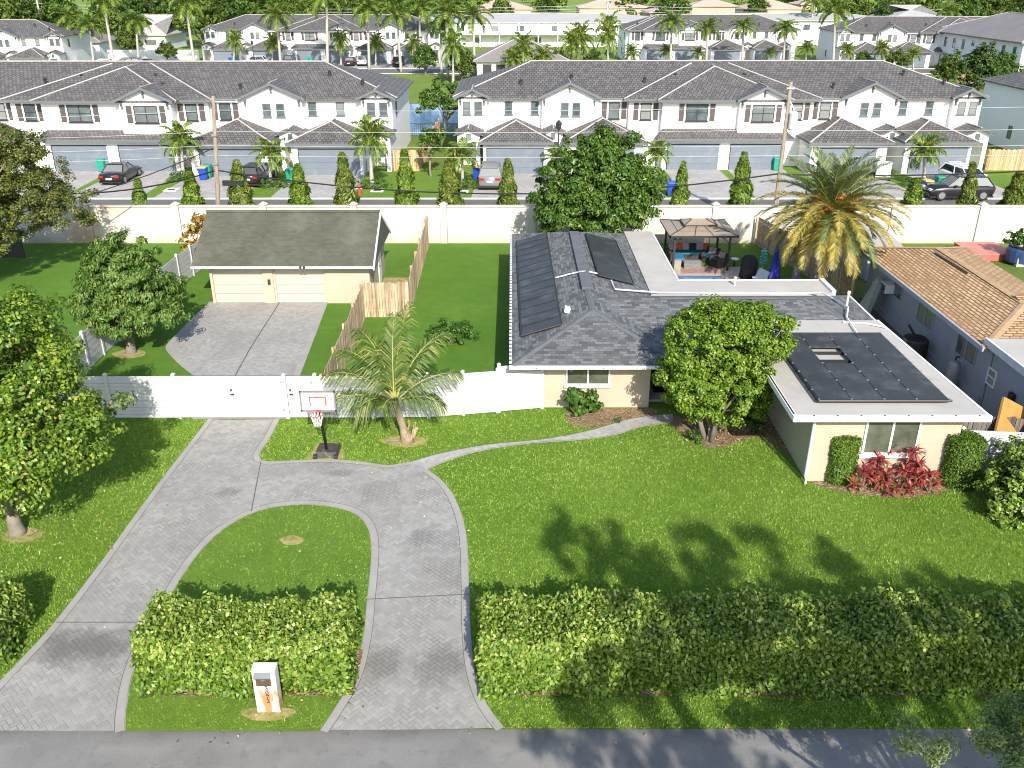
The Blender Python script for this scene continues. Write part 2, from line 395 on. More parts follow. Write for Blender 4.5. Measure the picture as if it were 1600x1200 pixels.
def woodmat(name, a, b_, sc=1.):
    m, nt, b = newmat(name, .85); v = ocoord(nt); s = sep(nt, v)
    st = noise(nt, comb(nt, ma(nt,'MULTIPLY',s[0],8.), ma(nt,'MULTIPLY',s[1],8.), ma(nt,'MULTIPLY',s[2],.7)), 1.6*sc, 5)
    bd = nd(nt,'ShaderNodeTexWhiteNoise',{'Vector':comb(nt, ma(nt,'FLOOR',ma(nt,'MULTIPLY',s[0],6.5)), ma(nt,'FLOOR',ma(nt,'MULTIPLY',s[1],6.5)),0.)}).outputs['Value']
    c = mix(nt, ramp(nt, st, [(.35,0.),(.68,1.)]), a, b_)
    c = mix(nt, .7, c, mix(nt, bd, [.55,.52,.5], [1.35,1.3,1.25]), 'MULTIPLY')
    nt.links.new(c, b.inputs['Base Color']); nt.links.new(bump(nt, st, .4, .02), b.inputs['Normal']); return m
M_wood = woodmat('weathered fence wood', (.29,.185,.10), (.56,.45,.33))
M_woodtan = woodmat('tan fence wood', (.42,.26,.14), (.60,.42,.25))
M_pole = woodmat('utility pole wood', (.22,.18,.14), (.36,.31,.25))
M_bark = plain('bark', (.20,.155,.115), .95, var=.35, sc=4, bmp=.9, bsc=18)
M_bark2 = plain('grey bark', (.21,.18,.145), .95, var=.25, sc=4, bmp=.7, bsc=14)
M_palmbark = plain('pale palm trunk', (.40,.37,.33), .9, var=.2, sc=3, bmp=.5, bsc=10)
M_wallw = ground('white perimeter wall with stains', f_wall, .85)
# leaves
M_lf_left = leafmat('yellow green leaves', [(0,(.045,.11,.012)),(.45,(.12,.22,.02)),(.85,(.26,.36,.04)),(.98,(.40,.45,.09)),(1,(.40,.20,.09))], .4, .32)
M_lf_mango = leafmat('mango leaves', [(0,(.05,.115,.02)),(.5,(.11,.205,.04)),(.9,(.21,.30,.07)),(1,(.28,.30,.08))], .45, .28, .3)
M_lf_round = leafmat('bright round leaves', [(0,(.06,.135,.010)),(.5,(.13,.235,.017)),(.9,(.24,.34,.035)),(1,(.34,.40,.07))], .42, .28, .35)
M_lf_back = leafmat('mid green leaves', [(0,(.03,.08,.010)),(.6,(.07,.15,.018)),(.92,(.14,.22,.03)),(1,(.25,.26,.06))], .4, .25)
M_lf_oak = leafmat('olive oak leaves', [(0,(.045,.07,.012)),(.6,(.105,.135,.025)),(.9,(.19,.19,.045)),(1,(.26,.17,.06))], .5, .25)
M_lf_hedge = leafmat('hedge leaves', [(0,(.05,.115,.014)),(.4,(.13,.225,.025)),(.8,(.25,.35,.055)),(1,(.42,.47,.14))], .42, .25, .35)
M_lf_fine = leafmat('fine pale leaves', [(0,(.10,.19,.06)),(.6,(.24,.33,.11)),(1,(.48,.50,.22))], .5, .35)
M_lf_pod = leafmat('drooping column leaves', [(0,(.05,.12,.014)),(.6,(.13,.225,.028)),(.9,(.26,.34,.045)),(1,(.28,.25,.06))], .4, .25)
M_lf_pod2 = leafmat('browner drooping column leaves', [(0,(.05,.085,.012)),(.6,(.125,.19,.028)),(.9,(.25,.27,.05)),(1,(.30,.26,.08))], .4, .25)
M_lf_bush = leafmat('dark bush leaves', [(0,(.03,.085,.012)),(.7,(.07,.16,.018)),(1,(.15,.24,.04))], .4, .25)
M_lf_col = leafmat('clipped column leaves', [(0,(.05,.115,.012)),(.6,(.10,.19,.018)),(1,(.2,.28,.03))], .45, .25)
M_lf_red = leafmat('red cordyline leaves', [(0,(.16,.02,.03)),(.35,(.36,.05,.06)),(.7,(.52,.14,.14)),(.78,(.40,.20,.10)),(.85,(.16,.16,.03)),(1,(.28,.25,.07))], .4, .3)
M_lf_croton = leafmat('croton leaves', [(0,(.18,.06,.02)),(.4,(.35,.20,.03)),(.7,(.5,.36,.04)),(1,(.12,.16,.02))], .45, .3)
M_lf_far = leafmat('far tree leaves', [(0,(.035,.075,.012)),(.5,(.085,.135,.022)),(.9,(.16,.21,.035)),(1,(.24,.25,.06))], .6, .2, .2)
M_lf_far2 = leafmat('far dark tree leaves', [(0,(.025,.06,.012)),(.6,(.06,.11,.02)),(1,(.12,.17,.035))], .6, .2, .2)
M_fr_coco = leafmat('coconut leaflets', [(0,(.035,.075,.012)),(.5,(.08,.14,.022)),(.8,(.15,.20,.035)),(1,(.34,.31,.10))], .45, .22, .3)
M_fr_date = leafmat('date palm leaflets', [(0,(.05,.09,.03)),(.5,(.10,.15,.05)),(.8,(.18,.22,.08)),(1,(.27,.27,.10))], .4, .2, .5)
M_fr_gold = leafmat('golden date palm leaflets', [(0,(.12,.16,.04)),(.35,(.25,.23,.045)),(.8,(.45,.32,.06)),(1,(.56,.44,.22))], .45, .25)
M_fr_dead = leafmat('dead palm leaflets', [(0,(.22,.14,.08)),(.6,(.42,.31,.22)),(1,(.6,.5,.4))], .8, .2)
M_fr_royal = leafmat('royal palm leaflets', [(0,(.035,.09,.012)),(.5,(.09,.165,.02)),(.85,(.19,.26,.035)),(1,(.36,.36,.08))], .4, .25)
M_rachis = plain('palm midrib', (.36,.36,.10), .5, var=.2)
M_rachis2 = plain('pale palm midrib', (.36,.33,.20), .6, var=.2)

# ------------------------------------------------------------------ leaves and crowns
def leaf_arrays(P, N, L, W, fold=.25, droop=.0, r=rng, up=0.):
    n = len(P); N = N/np.maximum(np.linalg.norm(N,axis=1,keepdims=True),1e-6)
    t = r.normal(size=(n,3)); t[:,2] -= droop*2; t[:,2] += up*2
    t -= N*np.sum(t*N,axis=1,keepdims=True); t /= np.maximum(np.linalg.norm(t,axis=1,keepdims=True),1e-6)
    s = np.cross(N,t); l = (L*(.7+.6*r.random(n)))[:,None]; w = (W*(.7+.6*r.random(n)))[:,None]
    a = P-t*l*.5; c = P+t*l*.5-N*l*.12
    b_ = P+s*w*.5+N*w*fold; d = P-s*w*.5+N*w*fold
    V = np.stack([a,b_,c,d],axis=1).reshape(-1,3); Q = np.arange(4*n).reshape(n,4)
    return V, Q, r.random(n)
def dirs(n, r=rng):
    d = r.normal(size=(n,3)); return d/np.linalg.norm(d,axis=1,keepdims=True)
def crown(lobes, nclump, per, csize, L, W, r=None, low=-.55, shell=.45, jit=.5, droop=.3, up=0., tilt=.8):
    """leaf clumps through lobes (cx,cy,cz,rx,ry,rz); leaves sit in and on small clumps so that light and dark clumps and gaps form"""
    r = r or rng; tot = sum(l[3]*l[4]*l[5] for l in lobes)**(2/3); Ps, Ns = [], []
    wts = np.array([(l[3]*l[4]*l[5])**(2/3) for l in lobes]); wts = wts/wts.sum()
    for l, w in zip(lobes, wts):
        k = max(4, int(nclump*w)); d = dirs(k*2, r); d = d[d[:,2] > low][:k]
        rad = shell+(1-shell)*r.random(len(d))**.6
        rad *= 1+.16*r.normal(size=len(d)); rad = np.minimum(rad, 1.13)
        cen = np.array(l[:3])+d*rad[:,None]*np.array(l[3:6])
        for c, dd in zip(cen, d):
            m = int(per*(.6+.8*r.random())); q = dirs(m, r)*(r.random(m)**.5)[:,None]
            cs = csize*(.65+.7*r.random())
            Ps.append(c+q*cs*np.array([1,1,.75])); Ns.append(q*.9+dd*.5+np.array([0,0,.55])+tilt*r.normal(size=(m,3))*.5)
    P = np.concatenate(Ps); N = np.concatenate(Ns)
    return leaf_arrays(P, N, L, W, .25, droop, r, up)
def leafobj(name, arr, m, parent=None, bias=None):
    V,Q,rn = arr
    return npmesh(name, V, Q, m, rn, parent)
def cat_arr(arrs):
    V=[];Q=[];r=[];o=0
    for a,b,c in arrs: V.append(a); Q.append(b+o); r.append(c); o+=len(a)
    return np.concatenate(V),np.concatenate(Q),np.concatenate(r)
def limbs(base, lobes, tr, split=.35, n=7, seed=1, lean=(0,0)):
    """tapered trunk that forks into limbs reaching into the crown lobes"""
    rr = random.Random(seed); mb = MB(); b = Vector(base)
    zc = min(l[2]-l[5]*.3 for l in lobes); top = b+Vector((lean[0],lean[1],max(.4,(zc-b.z)*split+.3)))
    mb.tube([b-Vector((0,0,.05)), b+Vector((0,0,.12)), b.lerp(top,.5)+Vector((rr.uniform(-.06,.06),rr.uniform(-.06,.06),0)), top], [tr*1.5,tr*1.15,tr,tr*.85], 10)
    for i in range(n):
        l = lobes[i%len(lobes)]
        e = Vector((l[0]+rr.uniform(-.6,.6)*l[3], l[1]+rr.uniform(-.6,.6)*l[4], l[2]+rr.uniform(-.2,.6)*l[5]))
        m1 = top.lerp(e,.4)+Vector((rr.uniform(-.2,.2),rr.uniform(-.2,.2),.15)); m2 = top.lerp(e,.75)+Vector((rr.uniform(-.2,.2),rr.uniform(-.2,.2),.1))
        mb.tube([top-Vector((0,0,.1)),m1,m2,e],[tr*.6,tr*.42,tr*.25,tr*.08],6)
        for j in range(2):
            e2 = m2+Vector((rr.uniform(-.5,.5)*l[3],rr.uniform(-.5,.5)*l[4],rr.uniform(0,.5)*l[5])); mb.tube([m1.lerp(m2,.6),m2.lerp(e2,.5),e2],[tr*.22,tr*.13,tr*.05],5)
    return mb
def tree(name, label, cat, base, lobes, nclump, per, csize, L, W, lm, bm, tr, seed=1, nl=7, group=None, split=.35, lean=(0,0), **kw):
    t = thing(name, label, cat, base, group=group)
    r = np.random.default_rng(seed)
    obj('trunk', limbs(base, lobes, tr, split, nl, seed, lean), bm, t, smooth=True)
    leafobj('crown', crown(lobes, nclump, per, csize, L, W, r, **kw), lm, t)
    return t
def frond_arr(o, az, el, ln, droop, ll, n, lw, r, vee=.5, hang_=.4, sweep=.5, side=0., pts=9):
    """one pinnate frond: midrib points and leaflet quads"""
    P=[]; p=np.array(o,float); e=el; a=az
    st=ln/(pts-1)
    for i in range(pts):
        P.append(p.copy()); dd=np.array([math.cos(a)*math.cos(e),math.sin(a)*math.cos(e),math.sin(e)]); p=p+dd*st; e-=droop/(pts-1)*(.5+i/(pts-1)); a+=side/(pts-1)
    P=np.array(P); V=[];rn=[]
    for k in range(n):
        t=.10+.90*(k+.5*r.random())/n; x=t*(pts-1); i=min(int(x),pts-2); f=x-i
        c=P[i]*(1-f)+P[i+1]*f; tg=P[i+1]-P[i]; tg=tg/np.linalg.norm(tg)
        h=np.cross(tg,[0,0,1.]); h=h/max(np.linalg.norm(h),1e-6); u=np.cross(h,tg)
        L=ll*(math.sin(math.pi*min(1,.12+.85*t))**.6)*(.85+.3*r.random())
        for s in (-1,1):
            d=h*s+tg*sweep*(1+.6*t)+u*vee*(.7+.6*r.random())+r.normal(size=3)*.10; d/=np.linalg.norm(d)
            m=c+d*L*.55; tip=c+d*L+np.array([0,0,-1.])*L*hang_*(.7+.6*r.random()); w=tg*lw*.5
            V.append([c-w*.6,c+w*.6,m+w,m-w]); V.append([m-w,m+w,tip+w*.2,tip-w*.2]); q=r.random(); rn+= [q,q]
    V=np.array(V).reshape(-1,3); Q=np.arange(len(V)).reshape(-1,4)
    return P,(V,Q,np.array(rn))
# ------------------------------------------------------------------ ground, road, driveways
def sheet(name, pts, m, z=0.0, px=False):
    P = [G(x,y,z) for x,y in pts] if px else [Vector((x,y,z)) for x,y in pts]
    mb = MB(); mb.poly(P); o = struct(name, mb, m)
    if o.data.polygons[0].normal.z < 0: o.data.flip_normals()
    return o
def smooth_line(pts, k=4):
    """Catmull-Rom through pixel points"""
    out=[]; n=len(pts)
    for i in range(n-1):
        p0=pts[max(i-1,0)];p1=pts[i];p2=pts[i+1];p3=pts[min(i+2,n-1)]
        for j in range(k):
            t=j/k
            out.append(tuple(.5*((2*p1[a])+(-p0[a]+p2[a])*t+(2*p0[a]-5*p1[a]+4*p2[a]-p3[a])*t*t+(-p0[a]+3*p1[a]-3*p2[a]+p3[a])*t**3) for a in (0,1)))
    out.append(pts[-1]); return out
def ribbon(mb, P, w0, w1, z):
    """band between two offsets of a line on the ground (positive to its left)"""
    P=[Vector((p[0],p[1],0)) for p in P]; A=[];B=[]
    for i,p in enumerate(P):
        t=(P[min(i+1,len(P)-1)]-P[max(i-1,0)]).normalized(); nrm=Vector((-t.y,t.x,0))
        A.append(p+nrm*w0+Vector((0,0,z))); B.append(p+nrm*w1+Vector((0,0,z)))
    n=len(P); mb.add(A+B,[(i,i+1,i+1+n,i+n) for i in range(n-1)])
sheet('ground', [(-1500,-60),(1500,-60),(1500,2500),(-1500,2500)], M_grass_far, -.02)
sheet('lawn', [(-60,14.85),(60,14.85),(60,40),(-60,40)], M_grass, 0.)
sheet('back_lawn', [(-60,30.3),(17.4,30.3),(17.4,54.6),(-60,54.6)], M_grass_back, .004)
sheet('road', [(-120,6.5),(120,6.5),(120,14.95),(-120,14.72)], M_asphalt, .008)
OUT_L = smooth_line([(-75,1141),(-30,1096),(0,1064),(42,1020),(85,972),(160,875),(240,765),(325,655)])
OUT_R1 = smooth_line([(437,655),(422,685),(409,704),(406,714),(417,721),(470,719),(520,718),(570,722),(605,727),(640,722)])
WALK_T = smooth_line([(640,722),(690,708),(760,695),(850,686),(920,673),(975,657),(1012,650)])
WALK_B = smooth_line([(1050,660),(1000,668),(960,680),(900,688),(830,693),(760,703),(705,718),(668,734)])
OUT_R2 = smooth_line([(668,734),(690,750),(712,780),(728,830),(733,900),(735,980),(743,1050),(761,1100),(788,1137)])
ISL = smooth_line([(196,1142),(197,1115),(206,1060),(228,1000),(270,925),(305,872),(348,828),(400,800),(450,790),(500,790),(548,800),(573,822),(580,862),(573,940),(566,1000),(550,1060),(522,1108),(499,1142)])
DRV = OUT_L+[(360,656)]+OUT_R1+WALK_T[1:]+[(1052,646)]+WALK_B+OUT_R2[1:]+[(640,1140),(100,1142)]
sheet('driveway', DRV, M_paver, .016, True)
sheet('walkway', WALK_T+[(1052,646)]+WALK_B+[(655,727)], ground('walkway pavers', f_paver(.118,(.36,.35,.33),(.22,.21,.195),.6,5.),.85), .019, True)
sheet('lawn_island', ISL, M_grass, .024, True)
bd=MB(); jt=MB()
for ln,sg in ((OUT_L,-1),(OUT_R1,-1),(WALK_T,-1),(WALK_B,-1),(OUT_R2,-1),(ISL,1)):
    P=[G(x,y) for x,y in ln]
    w=.22 if ln not in (WALK_T,WALK_B) else .02
    ribbon(bd,P,sg*.02,sg*w,.022 if ln is not ISL else .026); ribbon(jt,P,sg*w,sg*(w+.015),.026 if ln is not ISL else .03)
struct('driveway_border', bd, M_border); 
for a,b in (((88,974),(236,974)),((573,938),(733,930)),((407,722),(392,800))):
    P=[G(*a),G(*b)]; ribbon(jt,P,0,.03,.027)
struct('driveway_joint', jt, M_joint)
BK=[(300,655),(309,592)]+smooth_line([(309,592),(283,572),(264,553),(259,543),(266,533),(298,500),(326,474)])+[(326,471),(513,471),(467,592),(448,655)]
sheet('rear_driveway', BK, M_paver_back, .016, True)
b2=MB(); ribbon(b2,[G(x,y) for x,y in smooth_line([(309,592),(283,572),(264,553),(259,543),(266,533),(298,500),(326,474)])],.0,-.3,.024); ribbon(b2,[G(513,471),G(467,592)],0,-.28,.024)
struct('rear_driveway_border', b2, M_border)
b3=MB(); ribbon(b3,[G(x,y) for x,y in ((437,472),(425,492),(402,527),(388,550),(365,592))],-.02,.03,.026); struct('rear_driveway_joint', b3, M_joint)
BEDS=[]
def bpatch(pts, z): BEDS.append([((x-sum(p[0] for p in pts)/len(pts))*.8+sum(p[0] for p in pts)/len(pts),(y-sum(p[1] for p in pts)/len(pts))*.8+sum(p[1] for p in pts)/len(pts)) for x,y in pts]); return sheet('bare_patch', pts, M_straw, z, True)
def bed(pts): BEDS.append(pts); return sheet('planting_bed', pts, M_mulch, .012, True)
bed(smooth_line([(892,664),(885,650),(900,640),(1020,638),(1018,649),(975,657),(925,668),(892,664)]))
bed(smooth_line([(1052,650),(1045,661),(1070,680),(1098,697),(1120,700),(1150,692),(1180,683),(1200,690),(1238,715),(1258,745),(1262,752),(1240,690),(1190,640),(1120,638),(1052,650)]))
bed(smooth_line([(1262,752),(1290,762),(1340,772),(1400,778),(1450,774),(1490,763),(1520,752),(1500,735),(1380,740),(1262,752)]))
bpatch(smooth_line([(590,688),(610,682),(650,682),(668,688),(655,697),(620,698),(590,688)]), .012)
bpatch(smooth_line([(475,718),(488,704),(500,690),(528,695),(538,716),(500,717),(475,718)]), .012)
bpatch(smooth_line([(2,832),(28,824),(60,826),(68,836),(40,848),(8,846),(2,832)]), .012)
bpatch(smooth_line([(172,552),(200,546),(226,549),(222,557),(190,560),(172,552)]), .012)
bpatch(smooth_line([(436,842),(455,836),(474,842),(468,850),(446,851),(436,842)]), .030)
bpatch(smooth_line([(375,1116),(395,1106),(450,1106),(462,1114),(440,1124),(400,1126),(375,1116)]), .030)
sheet('hedge_bed', [(-8.8,15.84),(-3.75,15.84),(-3.75,17.4),(-8.8,17.4)], M_mulch, .030)
sheet('hedge_bed', [(-.8,15.86),(24,15.86),(24,17.4),(-.8,17.4)], M_mulch, .012)

# grass blades over the front lawns: nobody could count them
def inpoly(X, Y, pts):
    P=[G(x,y) for x,y in pts]; c=np.zeros(len(X),bool); j=len(P)-1
    for i in range(len(P)):
        xi,yi,xj,yj=P[i].x,P[i].y,P[j].x,P[j].y
        if abs(yj-yi)>1e-9: c ^= ((yi>Y)!=(yj>Y)) & (X < (xj-xi)*(Y-yi)/(yj-yi)+xi)
        j=i
    return c
def blades(n, x0,x1,y0,y1, keep, h=.05, z=.0):
    X=rng.uniform(x0,x1,n); Y=y0+(y1-y0)*rng.random(n)**1.25; k=keep(X,Y); X=X[k];Y=Y[k]; n=len(X)
    a=rng.uniform(0,2*math.pi,n); w=.015*(.6+.8*rng.random(n)); H=h*(.6+.8*rng.random(n)); l=rng.normal(0,.45,(n,2))*H[:,None]
    b=np.stack([X,Y,np.full(n,z)],1); d=np.stack([np.cos(a)*w,np.sin(a)*w,np.zeros(n)],1); tip=b+np.stack([l[:,0],l[:,1],H],1)
    V=np.stack([b-d,b+d,tip],1).reshape(-1,3)
    pat=.5+.5*np.sin(X*.7+1.3*np.sin(Y*.6))*np.sin(Y*.5+X*.23)
    ce=np.abs(np.sin(np.floor(X/.075)*12.9898+np.floor(Y/.12)*78.233)*43758.5453)%1; c2=np.abs(np.sin(np.floor(X/.21+Y/.3)*39.3468+np.floor(Y/.26-X/.4)*11.135)*24634.6345)%1
    V[2::3,2]=z+H*(.35+1.0*ce)                    # tufts of uneven height
    return V, np.arange(3*n).reshape(n,3), np.clip(.34*(ce-.5)+.22*(c2-.5)+rng.normal(.47,.24,n)+.2*(pat-.5),0,1)
def keep_lawn(X,Y):
    k = ~inpoly(X,Y,DRV) | inpoly(X,Y,ISL)
    k &= ~((X>9.6)&(X<15)&(Y>25.4)) & ~((Y>31.0)&(X>1)) & (Y<30.2+.9*((X>-3)&(X<9)))
    for bp in BEDS: k &= ~inpoly(X,Y,bp)
    k &= ~((Y>15.8)&(Y<17.3)&((X>-.7)|((X>-8.7)&(X<-3.9))))
    k &= np.abs(X) < (Y*.907+6.5)*.60+.6
    return k
V,Q,rn = blades(520000, -20, 19, 14.86, 31, keep_lawn)
o = npmesh('grass', V, Q, M_tuft, rn); tag(o, 'short bright green grass of the front lawns', 'grass', kind='stuff')

# ------------------------------------------------------------------ hedges
def hedge(label, x0, x1, y0, y1, h, n, seed, group='clipped hedges along the road', ragged=.0):
    r=np.random.default_rng(seed); t=thing('hedge', label, 'hedge', ((x0+x1)/2,(y0+y1)/2,0), group=group)
    ax=2*(h*(x1-x0))+(x1-x0)*(y1-y0)+2*h*(y1-y0); Ps=[];Ns=[]
    def wob(X): return .10*np.sin(X*1.7+seed)+.07*np.sin(X*4.3+1)+.05*np.sin(X*9.1)
    faces=[('t',(x1-x0)*(y1-y0)),('f',h*(x1-x0)),('b',h*(x1-x0)*.5),('l',h*(y1-y0)),('r',h*(y1-y0))]; tot=sum(f[1] for f in faces)
    for f,a in faces:
        m=int(n*a/tot); u=r.random(m); v=r.random(m); dp=np.abs(r.normal(0,.15,m)); jit=r.normal(0,.035,(m,3))
        X=x0+(x1-x0)*u; Y=y0+(y1-y0)*v; Z=h*v
        hh=h+wob(X)+ragged*np.maximum(0,r.normal(0,.12,m)); 
        if f=='t': p=np.stack([X,Y,hh-dp],1); nn=np.array([0,-.15,1.])
        elif f=='f': p=np.stack([X,y0+dp+.10*np.sin(X*2.3+Z*3)-.10*(1-v)**2-.10*np.sin(v*3.1),.05+(hh-.05)*v],1); nn=np.array([0,-.7,.75])
        elif f=='b': p=np.stack([X,y1-dp,.05+(hh-.05)*v],1); nn=np.array([0,1,.45])
        elif f=='l': p=np.stack([x0+dp+.1*np.sin(5*u+7*v),y0+(y1-y0)*u,.05+h*v],1); nn=np.array([-1,0,.45])
        else: p=np.stack([x1-dp+.1*np.sin(5*u+7*v),y0+(y1-y0)*u,.05+h*v],1); nn=np.array([1,0,.45])
        Ps.append(p+jit); Ns.append(nn+r.normal(0,.7,(m,3)))
    m=int(n*.07); X=r.uniform(x0,x1,m); k=X[np.argsort(r.random(m))]                 # young shoots standing out of the top
    c=np.stack([X,r.uniform(y0,y1,m),h+wob(X)+.06+.10*r.random(m)],1); Ps.append(c); Ns.append(r.normal(0,1,(m,3)))
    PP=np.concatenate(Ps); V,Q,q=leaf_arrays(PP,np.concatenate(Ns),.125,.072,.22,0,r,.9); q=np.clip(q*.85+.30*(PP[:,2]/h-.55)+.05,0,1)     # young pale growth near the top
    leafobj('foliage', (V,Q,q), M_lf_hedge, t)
    st=MB(); rr=random.Random(seed)
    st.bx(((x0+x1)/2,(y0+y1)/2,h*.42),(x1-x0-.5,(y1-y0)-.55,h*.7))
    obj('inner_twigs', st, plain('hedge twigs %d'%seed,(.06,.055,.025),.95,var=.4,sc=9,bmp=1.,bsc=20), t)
    return t
hedge('clipped green hedge on the lawn island behind the mailbox', -8.75, -3.85, 15.9, 17.55, 1.45, 23000, 3, ragged=1)
hedge('long clipped hedge along the road right of the driveway', -.75, 16.5, 15.9, 17.65, 1.52, 74000, 4, ragged=1)
hedge('short end of a hedge at the left photo edge beside the driveway', -15.6, -12.45, 16.8, 18.3, 1.35, 9500, 5)
hgt_b = G(1590,800)
t = thing('shrub', 'big dense shrub at the right photo edge in front of the white fence', 'shrub', (15.6,23.6,0))
lb=[(15.9,23.9,.85,1.05,1.0,.95),(16.9,23.4,1.0,1.1,1.1,1.05),(16.6,24.6,1.0,1.1,1.0,1.0),(15.6,23.3,.5,.8,.7,.55)]
leafobj('foliage', crown(lb, 420, 60, .2, .12, .075, np.random.default_rng(12), low=-.9, up=.2), M_lf_hedge, t)
obj('stems', limbs((16.2,23.8,0), lb, .06, .2, 8, 5), M_bark, t)

# ------------------------------------------------------------------ mailbox pillar
M_mail = plain('white painted brick with rust stain', (.56,.55,.53), .75, var=.04, sc=2.5, bmp=.2, bsc=30)
def rusty():
    m, nt, b = newmat('white mailbox brick with rust stains', .8); v = wcoord(nt); s = sep(nt, v)
    br = nd(nt,'ShaderNodeTexBrick',{'Vector':comb(nt, ma(nt,'ADD',s[0],s[1]), s[2]),'Color1':(.60,.59,.57,1),'Color2':(.54,.53,.51,1),'Mortar':(.46,.45,.43,1),'Scale':1.,'Mortar Size':.006,'Brick Width':.2,'Row Height':.10})
    mk = ma(nt,'MULTIPLY', ramp(nt, ma(nt,'ADD', s[2], ma(nt,'MULTIPLY', ma(nt,'SUBTRACT', noise(nt,v,3.,4),.5), .5)), [(.55,1.),(.85,0.)]), ramp(nt, noise(nt, comb(nt,s[0],s[1],ma(nt,'MULTIPLY',s[2],.3)), 5., 4), [(.40,0.),(.56,1.)]))
    c = mix(nt, ma(nt,'MULTIPLY',mk,.9), br.outputs['Color'], (.42,.15,.035))
    nt.links.new(c, b.inputs['Base Color']); nt.links.new(bump(nt, br.outputs['Fac'], -.6, .01), b.inputs['Normal']); return m
mx, my = -5.62, 15.32
t = thing('mailbox', 'white brick mailbox pillar with rust stains and black numbers beside the road', 'mailbox', (mx,my,0))
obj('pillar', MB().box(mx-.26,mx+.27,my,my+.27,-.02,1.235), rusty(), t, bevel=.012)
obj('cap', MB().box(mx-.275,mx+.275,my-.012,my+.285,1.238,1.265), M_mail, t, bevel=.01)
obj('door_hood', MB().prism([(mx-.2,my-.004,1.22),(mx-.2,my-.10,1.13),(mx-.2,my-.10,1.105),(mx-.2,my-.004,1.15)],(.37,0,0)), plain('dull steel',(.17,.175,.19),.45,.6), t)
d=obj('mail_door', MB().box(mx-.185,mx+.155,my-.02,my-.004,.83,1.14), plain('weathered bronze door',(.16,.11,.065),.5,.5,var=.35,sc=12), t)
obj('handle', MB().box(mx-.05,mx+.03,my-.04,my-.021,1.0,1.02), M_steel, d)
cu=bpy.data.curves.new('house_number','FONT')
cu.body='3\n0\n7\n3'; cu.size=.165; cu.extrude=.004; cu.align_x='CENTER'; cu.space_line=.78
fo=bpy.data.objects.new('tmp',cu); C.objects.link(fo); bpy.context.view_layer.update()
me=bpy.data.meshes.new_from_object(fo.evaluated_get(bpy.context.evaluated_depsgraph_get())); bpy.data.objects.remove(fo)
me.transform(Matrix.Translation((mx+.03,my-.008,.70)) @ Matrix.Rotation(R(90),4,'X')); me.materials.clear(); me.materials.append(M_dark)
no=bpy.data.objects.new('house_number',me); C.objects.link(no); hang(no,t)

# ------------------------------------------------------------------ basketball hoop
bx_, by_ = G(510,714).x, G(510,714).y
t = thing('basketball_hoop', 'portable basketball hoop with clear backboard on the lawn before the gate', 'basketball hoop', (bx_,by_,0))
bs=MB(); bs.taper(bx_-.42,bx_+.42,by_-.1,by_+.75,.02, bx_-.36,bx_+.36,by_-.02,by_+.68,.2); obj('base_tank', bs, plain('grimy black base',(.05,.042,.034),.7,var=.5,sc=5,dirt=((.30,.26,.2),3,.55,.7)), t, bevel=.02)
w=MB()
for s in (-1,1): w.tube([(bx_+s*.43,by_+.0,.09),(bx_+s*.43,by_-.07,.09)],.0,4); w.tube([(bx_+s*.30,by_-.12,.09),(bx_+s*.42,by_-.12,.09)],.09,10)
obj('wheels', w, M_black, t)
zt=2.95
obj('pole', MB().tube([(bx_-.02,by_+.22,.15),(bx_-.10,by_+.02,1.9),(bx_-.12,by_-.02,2.55)],.05,10), M_black, t, smooth=True)
b0=AY(362,633,by_-.75); b1=AY(598,770,by_-.75); 
hx0,hx1=AY(467,611,by_-.7).x,AY(523,611,by_-.7).x; hz0,hz1=AY(494,643,by_-.7).z,AY(494,611,by_-.7).z; hy=by_-.7; hxc=(hx0+hx1)/2
fr=MB()
for a in ((hx0,hx1,hz0,hz0+.06),(hx0,hx1,hz1-.05,hz1),(hx0,hx0+.05,hz0,hz1),(hx1-.05,hx1,hz0,hz1)): fr.box(a[0],a[1],hy-.02,hy+.02,a[2],a[3])
bb=obj('backboard', MB().box(hx0+.03,hx1-.03,hy-.012,hy+.012,hz0+.04,hz1-.03), None or plain('clear backboard',(.62,.63,.64),.08,var=.05,spec=.8), t)
bbm=bb.data.materials[0]; bbm.node_tree.nodes['Principled BSDF'].inputs['Alpha'].default_value=.5
obj('frame', fr, plain('mauve grey frame',(.20,.17,.18),.5), bb)
rd=MB(); cz=hz0+.22
for a in ((-.28,.28,cz+.30,cz+.335),(-.28,-.245,cz,cz+.3),(.245,.28,cz,cz+.3)): rd.box(hxc+a[0],hxc+a[1],hy-.017,hy-.0135,a[2],a[3])
M_red=plain('red paint',(.52,.055,.04),.5); obj('target_square', rd, M_red, bb)
rm=MB(); ring=[(hxc+.225*math.cos(q*math.pi/10),hy-.34+.225*math.sin(q*math.pi/10),hz0+.06) for q in range(21)]
rm.tube(ring,.012,6,False); rm.box(hxc-.07,hxc+.07,hy-.13,hy-.021,hz0+.03,hz0+.075); obj('rim', rm, M_red, t)
nt_=MB()
for k in range(12):
    a=k*math.pi/6; a2=a+math.pi/6
    for s,e in ((a,a2),(a2,a)):
        nt_.tube([(hxc+.22*math.cos(s),hy-.34+.22*math.sin(s),hz0+.055),(hxc+.16*math.cos((s+e)/2),hy-.34+.16*math.sin((s+e)/2),hz0-.15),(hxc+.11*math.cos(e),hy-.34+.11*math.sin(e),hz0-.36)],.006,4,False)
obj('net', nt_, M_white, t)
am=MB()
for s in (-.16,.16): am.tube([(bx_-.1+s*.3,by_+.0,1.75),(hxc+s,hy+.03,hz0+.25)],.025,6); am.tube([(bx_-.12+s*.3,by_-.02,2.35),(hxc+s,hy+.03,hz1-.2)],.025,6)
obj('support_arms', am, M_black, t)

